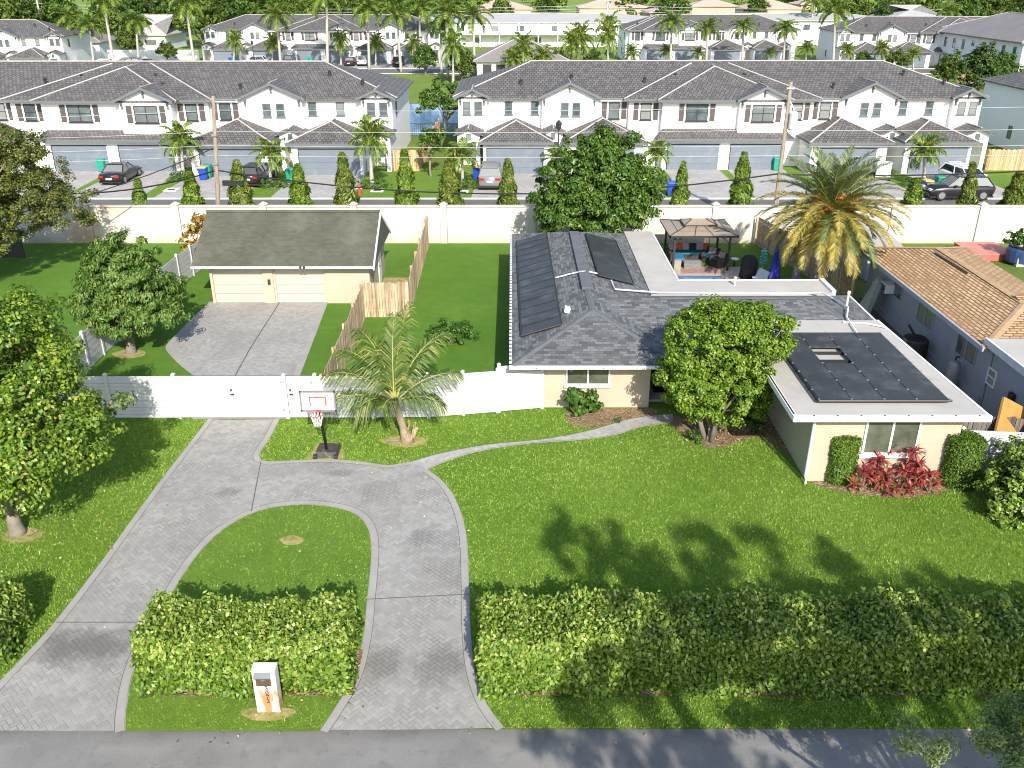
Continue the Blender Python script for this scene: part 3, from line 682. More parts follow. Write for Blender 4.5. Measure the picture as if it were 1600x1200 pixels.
# ------------------------------------------------------------------ white vinyl fences and gate
def vfence_seg(mb, a, b, z0=.04, z1=1.78, rows=12, th=.04):
    a=Vector((a[0],a[1],0)); b=Vector((b[0],b[1],0)); d=b-a; L=d.length; an=math.atan2(d.y,d.x); c=(a+b)/2; hh=(z1-z0)/rows
    for k in range(rows): mb.bx((c.x,c.y,z0+hh*(k+.5)),(L,th-.012*(k%2),hh-.012),an)
def vpost(a, h=1.86, s=.125): 
    mb=MB(); mb.box(a[0]-s/2,a[0]+s/2,a[1]-s/2,a[1]+s/2,0,h); mb.taper(a[0]-s/2-.015,a[0]+s/2+.015,a[1]-s/2-.015,a[1]+s/2+.015,h,a[0]-.02,a[0]+.02,a[1]-.02,a[1]+.02,h+.06); return mb
def vfence(label, pts, hs=1.78, group='white vinyl fences', rows=12, postmax=2.6):
    t=thing('vinyl_fence', label, 'fence', (pts[0][0],pts[0][1],0), group=group)
    for i in range(len(pts)-1):
        a=Vector(pts[i][:2]); b=Vector(pts[i+1][:2]); n=max(1,math.ceil((b-a).length/postmax))
        for k in range(n):
            p=a.lerp(b,k/n); q=a.lerp(b,(k+1)/n); u=(q-p).normalized()*.06
            mb=MB(); vfence_seg(mb,p+u,q-u,z1=hs,rows=rows); obj('panel', mb, M_vinyl, t)
            obj('post', vpost(p,hs+.08), M_vinyl, t)
    obj('post', vpost(pts[-1],hs+.08), M_vinyl, t)
    return t
FY=30.25
def fx(px): return AY(px,654,FY).x
vfence('white vinyl fence left of the driveway gate under the yellow green tree', [(-24,FY),(fx(178),FY),(fx(282),FY)])
def gate(label, x0, x1, hxx, name='vinyl_gate'):
    t=thing(name, label, 'gate', ((x0+x1)/2,FY,0))
    mb=MB(); mb.box(x0+.03,x1-.03,FY-.02,FY+.02,.06,1.80); mb.box(x0+.03,x1-.03,FY-.028,FY+.028,1.72,1.80); mb.box(x0+.03,x1-.03,FY-.028,FY+.028,.06,.14); obj('gate_leaf', mb, M_vinyl, t)
    h=MB(); h.box(hxx-.03,hxx+.03,FY-.06,FY-.029,1.18,1.26); h.box(hxx-.04,hxx+.10,FY-.075,FY-.029,1.02,1.07); obj('handle', h, M_dark, t)
    hg=MB()
    for z in (.35,1.5): hg.box(x1-.12,x1-.04,FY-.034,FY-.0285,z,z+.05)
    obj('hinge', hg, M_steel, t); return t
gate('wide white vinyl driveway gate with a black handle', fx(283), fx(449), fx(368))
g2=gate('narrow white vinyl pedestrian gate beside the basketball hoop', fx(453), fx(496), fx(459))
obj('post', vpost((fx(451),FY+.01),1.84,.13), M_vinyl, g2)
vfence('long white vinyl fence behind the coconut palm', [(fx(498),FY),(-3.2,FY+.05),(-.55,FY+.5)])
vfence('short taller white vinyl fence joining the front corner of the house', [(-.5,FY+.55),(1.18,31.1)], 1.95, rows=13)
vfence('white vinyl fence at the right beside the clipped column shrub', [(15.05,26.1),(17.2,25.9),(22,25.6)], 1.7)
vfence('white slatted side fence running past the mango tree to the garage', [(-18.2,33.2),(-18.3,36.5),(-18.15,46.2),(-17.75,51.5)], 1.68)

# wooden picket fence: two runs and a cross piece
def picket(label, a, b, h=1.8, group='weathered wooden fences', m=None, w=.14, gap=.012, n_post=None, lean=0):
    m=m or M_wood; a=Vector((a[0],a[1],0)); b=Vector((b[0],b[1],0)); d=b-a; L=d.length; u=d/L; an=math.atan2(d.y,d.x); nr=Vector((-u.y,u.x,0))
    t=thing('wooden_fence', label, 'fence', a, group=group); mb=MB(); rr=random.Random(int(L*100)); n=int(L/(w+gap))
    for i in range(n):
        c=a+u*((i+.5)*L/n); hh=h+rr.uniform(-.05,.05); mb.bx((c.x+nr.x*rr.uniform(-.008,.008),c.y+nr.y*rr.uniform(-.008,.008),hh/2),(w,.02,hh),an+rr.uniform(-.02,.02),ry=rr.uniform(-.008,.008))
    obj('pickets', mb, m, t); rl=MB(); k=a+u*(L/2)
    for z in (.35,h*.5,h-.3): rl.bx((k.x+nr.x*.04,k.y+nr.y*.04,z),(L,.04,.09),an)
    obj('rails', rl, m, t); po=MB()
    for i in range(max(2,int(L/2.4)+1)):
        c=a+u*(i*L/max(1,int(L/2.4)))+nr*.1; po.bx((c.x,c.y,h/2),(.1,.1,h),an)
    objs('post', po, m, t); return t
picket('weathered wooden picket fence running back beside the garage side yard', (-5.1,41.4),(-5.25,54.2),1.85)
picket('pale weathered wooden cross fence behind the coconut palm', (-7.35,41.3),(-5.15,41.3),1.8)
picket('weathered wooden fence from the white fence along the rear driveway lawn', (-7.15,30.5),(-7.3,41.2),1.75)
picket('shaded wooden boundary fence behind the date palm', (17.55,43.2),(15.4,54.3),1.8)
# ------------------------------------------------------------------ building helpers
class Face:                                  # an upright wall face: u along it, d out of it, z up
    def __init__(s, o, U=(1,0,0)):
        s.o=Vector(o); s.U=Vector(U).normalized(); s.N=Vector((s.U.y,-s.U.x,0))
    def box(s, mb, u0,u1,d0,d1,z0,z1):
        vs=[]
        for z in (z0,z1):
            for u,d in ((u0,d0),(u1,d0),(u1,d1),(u0,d1)): vs.append(s.o+s.U*u+s.N*d+Vector((0,0,z)))
        return mb.add(vs,[(0,1,2,3),(7,6,5,4),(0,4,5,1),(1,5,6,2),(2,6,7,3),(3,7,4,0)])
def window(Fc, par, u0,u1,z0,z1, cols=1, rows=1, fm=None, gm=None, fw=.06, name='window', sill=False, d=.05):
    fm=fm or M_white; gm=gm or M_glass; mb=MB()
    Fc.box(mb,u0,u1,.003,d,z0,z0+fw); Fc.box(mb,u0,u1,.003,d,z1-fw,z1); Fc.box(mb,u0,u0+fw,.003,d,z0+fw,z1-fw); Fc.box(mb,u1-fw,u1,.003,d,z0+fw,z1-fw)
    for k in range(1,cols):
        c=u0+(u1-u0)*k/cols; Fc.box(mb,c-fw*.5,c+fw*.5,.003,d-.004,z0+fw,z1-fw)
    for k in range(1,rows):
        c=z0+(z1-z0)*k/rows
        for q in range(cols):
            a=u0+(u1-u0)*q/cols+(fw if q==0 else fw*.5); e=u0+(u1-u0)*(q+1)/cols-(fw if q==cols-1 else fw*.5); Fc.box(mb,a,e,.003,d-.008,c-fw*.35,c+fw*.35)
    if sill: Fc.box(mb,u0-.06,u1+.06,.003,d+.06,z0-.09,z0-.003)
    w=obj(name, mb, fm, par)
    g=MB(); Fc.box(g,u0+fw*.5,u1-fw*.5,.002,.014,z0+fw*.5,z1-fw*.5); obj('pane', g, gm, w)
    return w
def hip(mb, x0,x1,y0,y1, ze, sl, l=1, r=1, th=.12):
    """hipped roof with its ridge along x (gable where l or r is 0)"""
    h=(y1-y0)/2; zr=ze+h*sl; ym=(y0+y1)/2; a=(x0+h*l,ym,zr); b=(x1-h*r,ym,zr); z2=ze-th
    mb.add([(x0,y0,ze),(x1,y0,ze),(x1,y1,ze),(x0,y1,ze),a,b,(x0,y0,z2),(x1,y0,z2),(x1,y1,z2),(x0,y1,z2)],
           [(0,1,5,4),(2,3,4,5),(1,2,5),(3,0,4),(0,6,7,1),(1,7,8,2),(2,8,9,3),(3,9,6,0),(9,8,7,6)]); return a,b
def hipy(mb, x0,x1,y0,y1, ze, sl, f=1, bk=1, th=.12):
    """hipped roof with its ridge along y (gable at the front or back where f or bk is 0)"""
    h=(x1-x0)/2; zr=ze+h*sl; xm=(x0+x1)/2; a=(xm,y0+h*f,zr); b=(xm,y1-h*bk,zr); z2=ze-th
    mb.add([(x0,y0,ze),(x1,y0,ze),(x1,y1,ze),(x0,y1,ze),a,b,(x0,y0,z2),(x1,y0,z2),(x1,y1,z2),(x0,y1,z2)],
           [(0,1,4),(1,2,5,4),(2,3,5),(3,0,4,5),(0,6,7,1),(1,7,8,2),(2,8,9,3),(3,9,6,0),(9,8,7,6)]); return a,b
def cap(mb, a, b, w=.13, up=.02): mb.tube([Vector(a)+Vector((0,0,up)),Vector(b)+Vector((0,0,up))],w*.5,6)

# ------------------------------------------------------------------ main house
H = thing('house', 'cream one storey house with dark grey shingle roof and solar collectors', 'house', (4,36,0))
SL=.31; ZE=2.2
w=MB(); w.box(1.22,5.37,31.2,47.9,-.05,2.14); w.box(5.0,14.7,33.3,37.4,-.05,2.14); obj('wall', w, M_cream, H)
w=MB(); w.box(9.9,14.72,25.62,33.4,-.05,2.60); obj('room_wall', w, M_cream, H)
rf=MB(); A1,B1=hipy(rf,0,6.5,30.3,48.8,ZE,SL,th=.07); A2,B2=hip(rf,3.2,15.35,32.0,38.25,ZE,SL,l=0,th=.07)
roof=obj('roof', rf, M_shingle, H)
cp=MB()
for a,b in ((A1,B1),(A1,(0.03,30.33,ZE)),(A1,(6.47,30.33,ZE)),((6.2,A2[1],A2[2]),B2),(B2,(15.3,32.05,ZE)),(B2,(15.3,38.2,ZE))):
    a=Vector(a);b=Vector(b); d=(b-a); d.z=0; s=Vector((-d.y,d.x,0)).normalized()*.14; u=Vector((0,0,.028)); v=Vector((0,0,-.012))
    cp.add([a+u,b+u,b+s+v,a+s+v,b-s+v,a-s+v],[(0,1,2,3),(1,0,5,4)])
obj('ridge_cap', cp, M_cap, roof)
va=MB(); a=Vector(A1);b=Vector(B1); va.box(a.x-.24,a.x+.24,36.2,45.3,a.z-.03,a.z+.085); obj('ridge_vent', va, M_cap, roof)
gt=MB(); gt.box(-.11,6.6,30.17,30.3,2.09,2.195); gt.box(6.5,6.62,30.303,32.0,2.09,2.19); gt.box(-.11,-.003,30.3,48.9,2.05,2.17); gt.box(6.62,9.0,31.87,31.997,2.02,2.19); gt.box(15.355,15.46,33.7,38.3,2.03,2.18)
obj('gutter', gt, M_white, H, bevel=.012)
gh=MB()
for k in range(46): gh.box(-.113,-.02,30.4+k*.4,30.52+k*.4,2.1705,2.178)
for k in range(5): gh.box(.9+k*1.25,.94+k*1.25,30.155,30.168,2.13,2.17)
obj('gutter_hanger', gh, M_dark, H)
sf=MB(); sf.box(.02,6.48,30.32,31.19,2.10,2.125); obj('soffit', sf, M_white, H)
# pale flat patio roof wrapped round the back
fl=MB(); fl.prism([(6.32,48.9,2.14),(6.32,38.05,2.14),(14.6,38.05,2.14),(14.6,40.1,2.14),(7.85,40.1,2.14),(7.85,48.9,2.14)],(0,0,.17)); obj('patio_roof', fl, M_flatroof, H)
fe=MB(); fe.box(7.853,7.93,40.18,48.9,2.12,2.335); fe.box(7.853,14.7,40.103,40.18,2.12,2.335); fe.box(14.603,14.78,38.3,40.1,2.12,2.42); obj('drip_edge', fe, M_white, H)
po=MB()
for p in ((7.6,48.4),(7.6,44.),(14.3,39.8),(11,39.8)): po.box(p[0]-.06,p[0]+.06,p[1]-.06,p[1]+.06,0,2.137)
obj('patio_post', po, M_white, H)
# flat roof of the front room
RX0,RX1,RY0,RY1=9.05,15.1,25.05,33.55
fl=MB(); fl.prism([(RX0,RY0,2.605),(RX1,RY0,2.605),(RX1-.35,RY1,2.605),(RX0,RY1,2.605)],(0,0,.17)); obj('flat_roof', fl, M_flatroof, H)
g2=MB(); g2.box(RX0-.13,RX1+.12,RY0-.14,RY0-.003,2.60,2.80); g2.box(RX0-.13,RX0-.003,RY0,RY1,2.60,2.795)
g2.prism([(RX1+.003,RY0,2.6),(RX1+.10,RY0,2.6),(RX1-.25,RY1,2.6),(RX1-.347,RY1,2.6)],(0,0,.195)); obj('gutter', g2, M_white, H, bevel=.012)
gi=MB(); gi.box(RX0-.10,RX0-.04,RY0+.05,RY1-.1,2.7955,2.80); 
for k in range(8): gi.box(RX0+.5+k*.75,RX0+.56+k*.75,RY0-.10,RY0-.04,2.8005,2.806)
obj('gutter_guard', gi, M_dark, H)
dp=MB(); dp.tube([(9.82,25.1,2.6),(9.84,25.5,2.35),(9.84,25.55,.25),(9.80,25.35,.06)],.055,8); obj('downspout', dp, M_white, H)
bx0=MB(); bx0.box(9.0,9.05+.02,25.05+.6,25.9,2.2,2.5)
F0=Face((0,31.2,0)); Fr=Face((0,25.62,0))
def wpx(Fc,par,px0,px1,py0,py1,**k):
    Y=Fc.o.y; a=AY(px0,py0,Y); b=AY(px1,py1,Y); return window(Fc,par,a.x-Fc.o.x,b.x-Fc.o.x,min(a.z,b.z),max(a.z,b.z),**k)
window(F0,H,AY(884,590,31.2).x,AY(953,590,31.2).x,.98,2.03,cols=2,gm=M_glassg,sill=True)
window(Fr,H,AY(1350,680,25.62).x,AY(1436,680,25.62).x,1.04,2.42,cols=2,gm=M_glassg,sill=True,fw=.07)
# entry: recessed dark door behind the tree
Fd=Face((5.37,33.3,0)); dm=MB(); Fd.box(dm,.1,1.05,.004,.05,.12,2.08)
dr=obj('front_door', dm, M_black, H); k=MB(); Fd.box(k,.9,.96,.055,.10,1.0,1.1); obj('handle', k, M_steel, dr)
df=MB(); Fd.box(df,.03,.1,.003,.07,.12,2.1); Fd.box(df,1.05,1.12,.003,.07,.12,2.1); obj('door_frame', df, M_white, H)
st=MB(); st.box(5.38,9.88,31.7,33.29,-.02,.10); obj('entry_step', st, plain('entry concrete',(.32,.31,.30),.8,var=.15), H)
tag(obj('door_mat', MB().box(5.75,6.65,32.35,32.9,.104,.12), M_black), 'black door mat on the shaded entry step', 'door mat')
# solar collectors
def onplane(mb, pts, p0, n, th=.05):
    n=Vector(n).normalized(); P=[PL(x,y,p0,n) for x,y in pts]; mb.prism(P, n*th); return P
NL=(-SL,0,1)
pm=MB(); P=onplane(pm,[(807,378),(853.5,364.5),(877.5,508.5),(814.5,526.5)],(0,0,ZE+.06),NL)
sp=obj('solar_panel', pm, M_solar, roof)
rib=MB(); tb=MB()
for k in range(1,14):
    a=P[0].lerp(P[3],k/14); b=P[1].lerp(P[2],k/14); n=Vector(NL).normalized()*.056; rib.tube([a+n,b+n],.014,4)
for a,b in ((P[0],P[3]),(P[3],P[2]),(P[1],P[2])): tb.tube([a+Vector((0,0,.05)),b+Vector((0,0,.05))],.035,6)
obj('panel_ribs', rib, M_black, sp); obj('header_pipe', tb, M_black, sp)
NR=(SL,0,1)
pm=MB(); P2=onplane(pm,[(915,366),(962,377.5),(990,445),(935,431.5)],(6.5,0,ZE+.06),NR)
sp=obj('solar_panel', pm, M_solar, roof)
tb=MB()
for i in range(4): tb.tube([P2[i]+Vector((0,0,.05)),P2[(i+1)%4]+Vector((0,0,.05))],.035,6)
obj('header_pipe', tb, M_black, sp)
cd=MB(); cr=[PL(*q[0],q[1],q[2]) for q in (((868,434),(0,0,ZE+.1),NL),((890,428),(0,0,ZE+.1),NL),((909,424),(0,0,ZE+.13),NL))]+[PL(*q[0],q[1],q[2]) for q in (((919,424),(6.5,0,ZE+.1),NR),((934,427.5),(6.5,0,ZE+.1),NR))]
cd.tube(cr,.03,6); obj('conduit_pipe', cd, M_white, roof)
cd=MB(); cr=[PL(955,438,(6.5,0,ZE+.1),NR),PL(961,452,(6.5,0,ZE+.1),NR)]+[Vector((x,y,z)) for x,y,z in ((6.2,37.9,2.5),(6.6,38.0,2.42),(13.4,38.15,2.34),(13.9,37.6,2.55),(14.2,35.2,2.75),(13.6,33.7,2.86),(13.4,31.95,2.86))]
cd.tube(cr,.035,6); obj('conduit_pipe', cd, M_white, roof)
pv=MB()
for x,y,h in ((14.2,35.4,.55),(10.4,39.4,.3)): 
    z=2.3 if y>38 else 2.72; pv.tube([(x,y,z),(x,y,z+h)],.05,8); pv.tube([(x,y,z+h),(x+.02,y-.02,z+h+.1)],.075,8)
obj('vent_pipe', pv, plain('yellowed pipe',(.62,.58,.42),.6), roof)
vb=MB(); q=PL(886,487,(0,0,ZE+.03),NL); vb.bx((q.x,q.y,q.z+.1),(.22,.3,.2),0,0,.3); obj('roof_vent', vb, M_white, roof)
ys=[25.85,27.35,28.85,30.3,31.8]
for i in range(4):
    for j in range(4):
        if (i==1 and j==2): continue
        xa=10.0+i*1.06+.012; mb=MB(); mb.box(xa,xa+1.035,ys[j]+.012,ys[j+1]-.012,2.90,2.94); sp=obj('solar_panel', mb, M_solar, H)
cl=MB()
for i in range(5):
    for j in range(9): cl.box(10.0+i*1.06-.03,10.0+i*1.06+.03,ys[0]+j*.74,ys[0]+j*.74+.07,2.941,2.955)
obj('panel_clamp', cl, M_steel, H)
rl=MB()
for j in range(4):
    for q in (.35,1.1): rl.box(9.98,14.26,ys[j]+q,ys[j]+q+.04,2.78,2.898)
rl.tube([(9.96,25.8,2.92),(14.3,25.8,2.92)],.04,6); rl.tube([(9.96,25.8,2.92),(9.96,31.8,2.92)],.035,6)
obj('panel_rail', rl, M_black, H)
cd=MB(); cd.tube([(13.3,33.2,2.82),(14.2,33.0,2.84),(14.75,32.6,2.84),(14.8,32.55,2.5)],.035,6); cd.tube([(10.3,33.0,2.79),(10.32,33.0,2.95),(10.5,33.0,3.0)],.03,6); obj('conduit_pipe', cd, M_white, H)
ub=MB(); ub.box(9.70,9.895,26.3,26.75,1.9,2.35); obj('utility_box', ub, M_cream, H)
# stones and pots along the shaded side strip
sm=MB(); sm.box(9.0,9.85,28,33,-.01,.02); 

# ------------------------------------------------------------------ garage
g = thing('garage', 'cream two door garage with an old grey green gable roof', 'garage', (-11.5,45,0))
GX0,GX1,GY0,GY1=-15.35,-7.3,43.5,48.9
w=MB(); w.box(GX0,GX1,GY0,GY1,-.05,2.18); w.prism([(GX1-.003,GY0,2.18),(GX1-.003,GY1,2.18),(GX1-.003,46.2,3.82)],(-.15,0,0)); obj('wall', w, M_cream, g)
rf=MB(); a,b=hip(rf,-16.15,-7.0,42.75,49.65,2.15,.56,l=0,r=0,th=.04)
obj('roof', rf, M_gshingle, g)
e=MB(); e.box(-16.15,-7.0,42.66,42.747,2.07,2.17); e.prism([(-6.997,42.75,2.145),(-6.997,46.2,4.075),(-6.997,46.2,3.9),(-6.997,42.75,1.97)],(.07,0,0)); e.prism([(-6.997,49.65,2.145),(-6.997,46.2,4.075),(-6.997,46.2,3.9),(-6.997,49.65,1.97)],(.07,0,0)); obj('fascia', e, M_white, g)
cpm=MB(); cap(cpm,a,b,.2); obj('ridge_cap', cpm, M_gshingle, g)
sf=MB(); sf.box(-16.1,-7.05,42.76,43.49,2.08,2.105); obj('soffit', sf, plain('shaded soffit paint',(.50,.43,.30),.8), g)
Fg=Face((0,GY0,0))
for p0,p1 in ((338,414),(435,510)):
    x0,x1=AY(p0,470,GY0).x,AY(p1,470,GY0).x; mb=MB()
    for k in range(4): Fg.box(mb,x0,x1,.005,.045,.02+k*.5,.475+k*.5)
    dd=obj('garage_door', mb, M_creamdoor, g)
    f2=MB(); Fg.box(f2,x0-.1,x0-.004,.004,.09,0,2.05); Fg.box(f2,x1+.004,x1+.1,.004,.09,0,2.05); objs('door_frame', f2, M_cream, dd)
pil=MB(); dx=[AY(p,470,GY0).x for p in (338,414,435,510)]
for a_,b_ in ((GX0,dx[0]-.103),(dx[1]+.103,dx[2]-.103),(dx[3]+.103,GX1)): Fg.box(pil,a_,b_,.003,.16,0,2.06)
Fg.box(pil,GX0+.01,GX1-.01,.003,.155,2.063,2.08)
objs('wall_pier', pil, M_cream, g, gap=.001)
lm=MB(); x=AY(424,455,GY0).x; Fg.box(lm,x-.06,x+.06,.163,.26,1.05,1.3); obj('wall_light', lm, M_dark, g)
x=AY(474,412,42.85).x; lm=MB(); lm.box(x-.16,x-.06,42.54,42.655,2.10,2.2); lm.box(x+.02,x+.12,42.54,42.655,2.10,2.2); objs('flood_light', lm, M_dark, g, gap=.0)
Fs=Face((GX1,GY0,0),(0,1,0)); mb=MB(); Fs.box(mb,2.9,3.75,.004,.05,.02,2.0); sd=obj('side_door', mb, M_white, g); mb=MB(); Fs.box(mb,3.0,3.06,.05,.1,1.0,1.08); obj('handle', mb, M_dark, sd)

# ------------------------------------------------------------------ perimeter wall: panels between posts
PW=thing('perimeter_wall', 'long white panelled perimeter wall with posts along the back yards', 'wall', (0,54.7,0))
posts=[AY(px,330,54.7).x for px in (135,275,412,553,693,832,972,1118,1258,1397,1535,1675)]
edges=[-62,-48,-34]+posts+[40,46,60]
for a,b in zip(edges[:-1],edges[1:]):
    mb=MB(); mb.box(a+.22,b-.22,54.66,54.80,-.05,2.30); mb.box(a+.22,b-.22,54.60,54.86,2.303,2.40); obj('panel', mb, M_wallw, PW)
for a in edges:
    mb=MB(); mb.box(a-.2,a+.2,54.55,54.95,-.05,2.46); mb.taper(a-.26,a+.26,54.5,55.0,2.463,a-.05,a+.05,54.7,54.8,2.62); obj('post', mb, M_wallw, PW)

# ------------------------------------------------------------------ patio, pool, gazebo and what stands there
sheet('patio', [(7.9,40.2),(14.9,40.2),(14.9,48.6),(13.2,49.6),(7.9,49.6)], ground('patio pavers', f_paver(.12,(.48,.39,.31),(.2,.16,.13),.8,3.),.85), .016)
pw=MB(); pw.box(8.3,11.7,43.0,47.5,.017,.03); 
M_water,nt,b=newmat('pool water',.12); nt.links.new(mix(nt,ramp(nt,noise(nt,wcoord(nt),3.,3),[(.35,0.),(.65,1.)]),(.02,.10,.28),(.06,.26,.48)),b.inputs['Base Color']); nt.links.new(bump(nt,noise(nt,wcoord(nt),2.5,3),.25,.05),b.inputs['Normal'])
struct('pool_water', pw, M_water)
cpg=MB(); cpg.box(8.2,11.8,47.503,47.8,.015,.05); struct('pool_coping', cpg, plain('blue pool tile',(.06,.13,.32),.3,var=.4,sc=6))
gz=thing('gazebo', 'bronze hardtop gazebo with tiered tan roof over patio sofas', 'gazebo', (10.8,50.2,0))
gx0,gx1,gy0,gy1=G(1051,423).x,G(1136,423).x,48.9,51.9
ps=MB()
for x in (gx0,gx1):
    for y in (gy0,gy1): 
        mb=MB(); mb.box(x-.06,x+.06,y-.06,y+.06,0,2.06); sx=1 if x==gx0 else -1
        mb.tube([(x,y,1.55),(x+sx*.5,y,2.05)],.03,6); obj('post', mb, M_dark, gz)
o_=.38; fm=MB()
for a in ((gx0-o_,gx1+o_,gy0-o_,gy0-o_+.07),(gx0-o_,gx1+o_,gy1+o_-.07,gy1+o_),(gx0-o_,gx0-o_+.07,gy0-o_,gy1+o_),(gx1+o_-.07,gx1+o_,gy0-o_,gy1+o_)): fm.box(a[0],a[1],a[2],a[3],2.04,2.14)
obj('eave_frame', fm, M_dark, gz)
M_poly=plain('smoky tan roof sheet',(.33,.25,.165),.35,var=.15,sc=2)
cx,cy=(gx0+gx1)/2,(gy0+gy1)/2
rf=MB(); q=[(gx0-o_,gy0-o_,2.15),(gx1+o_,gy0-o_,2.15),(gx1+o_,gy1+o_,2.15),(gx0-o_,gy1+o_,2.15)]; tq=[(cx-.85,cy-.6,2.36),(cx+.85,cy-.6,2.36),(cx+.85,cy+.6,2.36),(cx-.85,cy+.6,2.36)]
rf.add(q+tq,[(0,1,5,4),(1,2,6,5),(2,3,7,6),(3,0,4,7)]); r1=obj('roof', rf, M_poly, gz)
rb=MB()
for i in range(4): rb.tube([q[i],tq[i]],.035,5)
for k in (.36,.64):
    for i,j in ((0,1),(2,3)): rb.tube([Vector(q[i]).lerp(Vector(q[j]),k),Vector(tq[i]).lerp(Vector(tq[j]),k)],.025,5)
for i in range(4): rb.tube([Vector(q[i]).lerp(Vector(tq[i]),.5),Vector(q[(i+1)%4]).lerp(Vector(tq[(i+1)%4]),.5)],.02,5)
obj('roof_ribs', rb, M_dark, r1)
r2=MB(); z=2.44; a=[(cx-.95,cy-.7,z),(cx+.95,cy-.7,z),(cx+.95,cy+.7,z),(cx-.95,cy+.7,z)]; t2=[(cx-.42,cy-.05,z+.2),(cx+.42,cy-.05,z+.2),(cx+.42,cy+.05,z+.2),(cx-.42,cy+.05,z+.2)]
r2.add(a+t2,[(0,1,5,4),(1,2,6,5),(2,3,7,6),(3,0,4,7),(4,5,6,7)]); for_=MB()
r2o=obj('upper_roof', r2, M_poly, gz)
for i in range(4): for_.tube([a[i],a[(i+1)%4]],.04,5); for_.tube([a[i],t2[i]],.03,5)
for i in range(4): for_.tube([tq[i],Vector(tq[i])+Vector((0,0,.09))],.03,5)
obj('upper_frame', for_, M_dark, r2o)
M_wick=plain('dark wicker',(.05,.04,.035),.8,var=.3,sc=8,bmp=.6,bsc=70)
M_teal=plain('teal cushion',(.02,.16,.27),.85,var=.12); M_orange=plain('orange cushion',(.62,.12,.05),.85); M_navy=plain('dark navy cushion',(.02,.03,.05),.85); M_greyc=plain('grey patterned cushion',(.42,.36,.36),.9,var=.3,sc=14)
sx,sy=9.55,50.9
t=thing('sofa', 'wicker corner sofa with teal seats and orange cushions under the gazebo', 'sofa', (sx+.9,sy,0))
mb=MB(); mb.box(sx-.2,sx+2.3,sy,sy+.75,.03,.36); mb.box(sx-.2,sx+2.3,sy+.62,sy+.82,.03,.8); mb.box(sx-.35,sx-.2,sy-1.3,sy+.82,.03,.72); mb.box(sx-.2,sx+.5,sy-1.3,sy,.03,.36); mb.box(sx+2.3,sx+2.5,sy,sy+.82,.03,.6); obj('base', mb, M_wick, t)
mb=MB(); mb.box(sx+.52,sx+2.28,sy-.02,sy+.6,.365,.50); mb.box(sx-.19,sx+.5,sy-1.28,sy+.6,.365,.50); obj('seat_cushion', mb, M_teal, t, bevel=.03)
for i,(m_,) in enumerate(((M_greyc,),(M_orange,),(M_greyc,),(M_navy,),(M_greyc,),(M_orange,))):
    mb=MB(); mb.bx((sx+.0+i*.42,sy+.5,.72),(.42,.13,.40),.1*(-1)**i,-.25); tag(obj('cushion', mb, m_, bevel=.03), ['grey cushion at the left end of the gazebo sofa','orange cushion second from left on the gazebo sofa','grey cushion third from left on the gazebo sofa','dark navy cushion on the gazebo sofa','pale grey cushion right of the navy cushion on the gazebo sofa','orange cushion at the right end of the gazebo sofa'][i], 'cushion', 'cushions on the gazebo sofa')
t=thing('coffee_table', 'low square wicker coffee table in front of the gazebo sofa', 'coffee table', (10.3,49.5,0)); mb=MB(); mb.box(9.95,10.95,49.2,49.85,.03,.36); obj('base', mb, plain('grey wicker',(.19,.18,.17),.8,var=.25,sc=8,bmp=.5,bsc=60), t); mb=MB(); mb.box(9.93,10.97,49.18,49.87,.363,.39); obj('table_top', mb, plain('table glass',(.10,.13,.14),.1), t)
t=thing('side_table', 'small grey wicker side table at the front post of the gazebo', 'side table', (9.5,49.1,0)); mb=MB(); mb.taper(9.33,9.72,48.95,49.3,.03,9.33,9.72,48.95,49.3,.5); obj('base', mb, plain('pale wicker',(.30,.28,.25),.8,var=.25,sc=9), t); mb=MB(); mb.box(9.31,9.74,48.93,49.32,.503,.53); obj('table_top', mb, M_greyc, t)
for i,(x,y,rz,lab) in enumerate(((11.75,50.6,-.7,'dark wicker armchair with grey cushions turned towards the gazebo sofa'),(12.05,49.7,-1.1,'nearest dark wicker armchair by the right gazebo post'))):
    t=thing('armchair', lab, 'armchair', (x,y,0), rz, 'wicker armchairs under the gazebo', local=True); mb=MB(); mb.box(-.42,.42,-.4,.4,.03,.34); mb.box(-.42,.42,.28,.44,.34,.82); mb.box(-.44,-.3,-.4,.4,.34,.6); mb.box(.3,.44,-.4,.4,.34,.6); obj('frame', mb, M_wick, t, bevel=.04)
    mb=MB(); mb.box(-.28,.28,-.38,.26,.345,.48); obj('seat_cushion', mb, M_navy if i else M_teal, t, bevel=.03); mb=MB(); mb.bx((0,.2,.66),(.44,.12,.36),.1,-.3); obj('pillow', mb, M_greyc, t, bevel=.03)
tag(obj('rug', MB().box(9.7,12.2,48.3,49.6,.018,.03), plain('faded red rug',(.33,.20,.17),.95,var=.35,sc=5)), 'faded reddish rug on the patio before the gazebo', 'rug')
for i,(px,py,l) in enumerate(((1133,413,'round white patio stool beside the gazebo post'),(1147,416,'round white patio stool on the grass edge right of the gazebo'))):
    p=G(px,py); t=thing('stool', l, 'stool', p, group='round white stools'); obj('seat', MB().lathe([(.02,.42),(.24,.43),(.24,.47),(.02,.475)],p,14), M_white, t); obj('pedestal', MB().lathe([(.16,0),(.05,.05),(.05,.42)],p,10), M_dark, t)
p=G(1168,434); t=thing('covered_grill', 'barbecue grill under a black fabric cover on the patio', 'grill', p)
mb=MB(); rings=[]
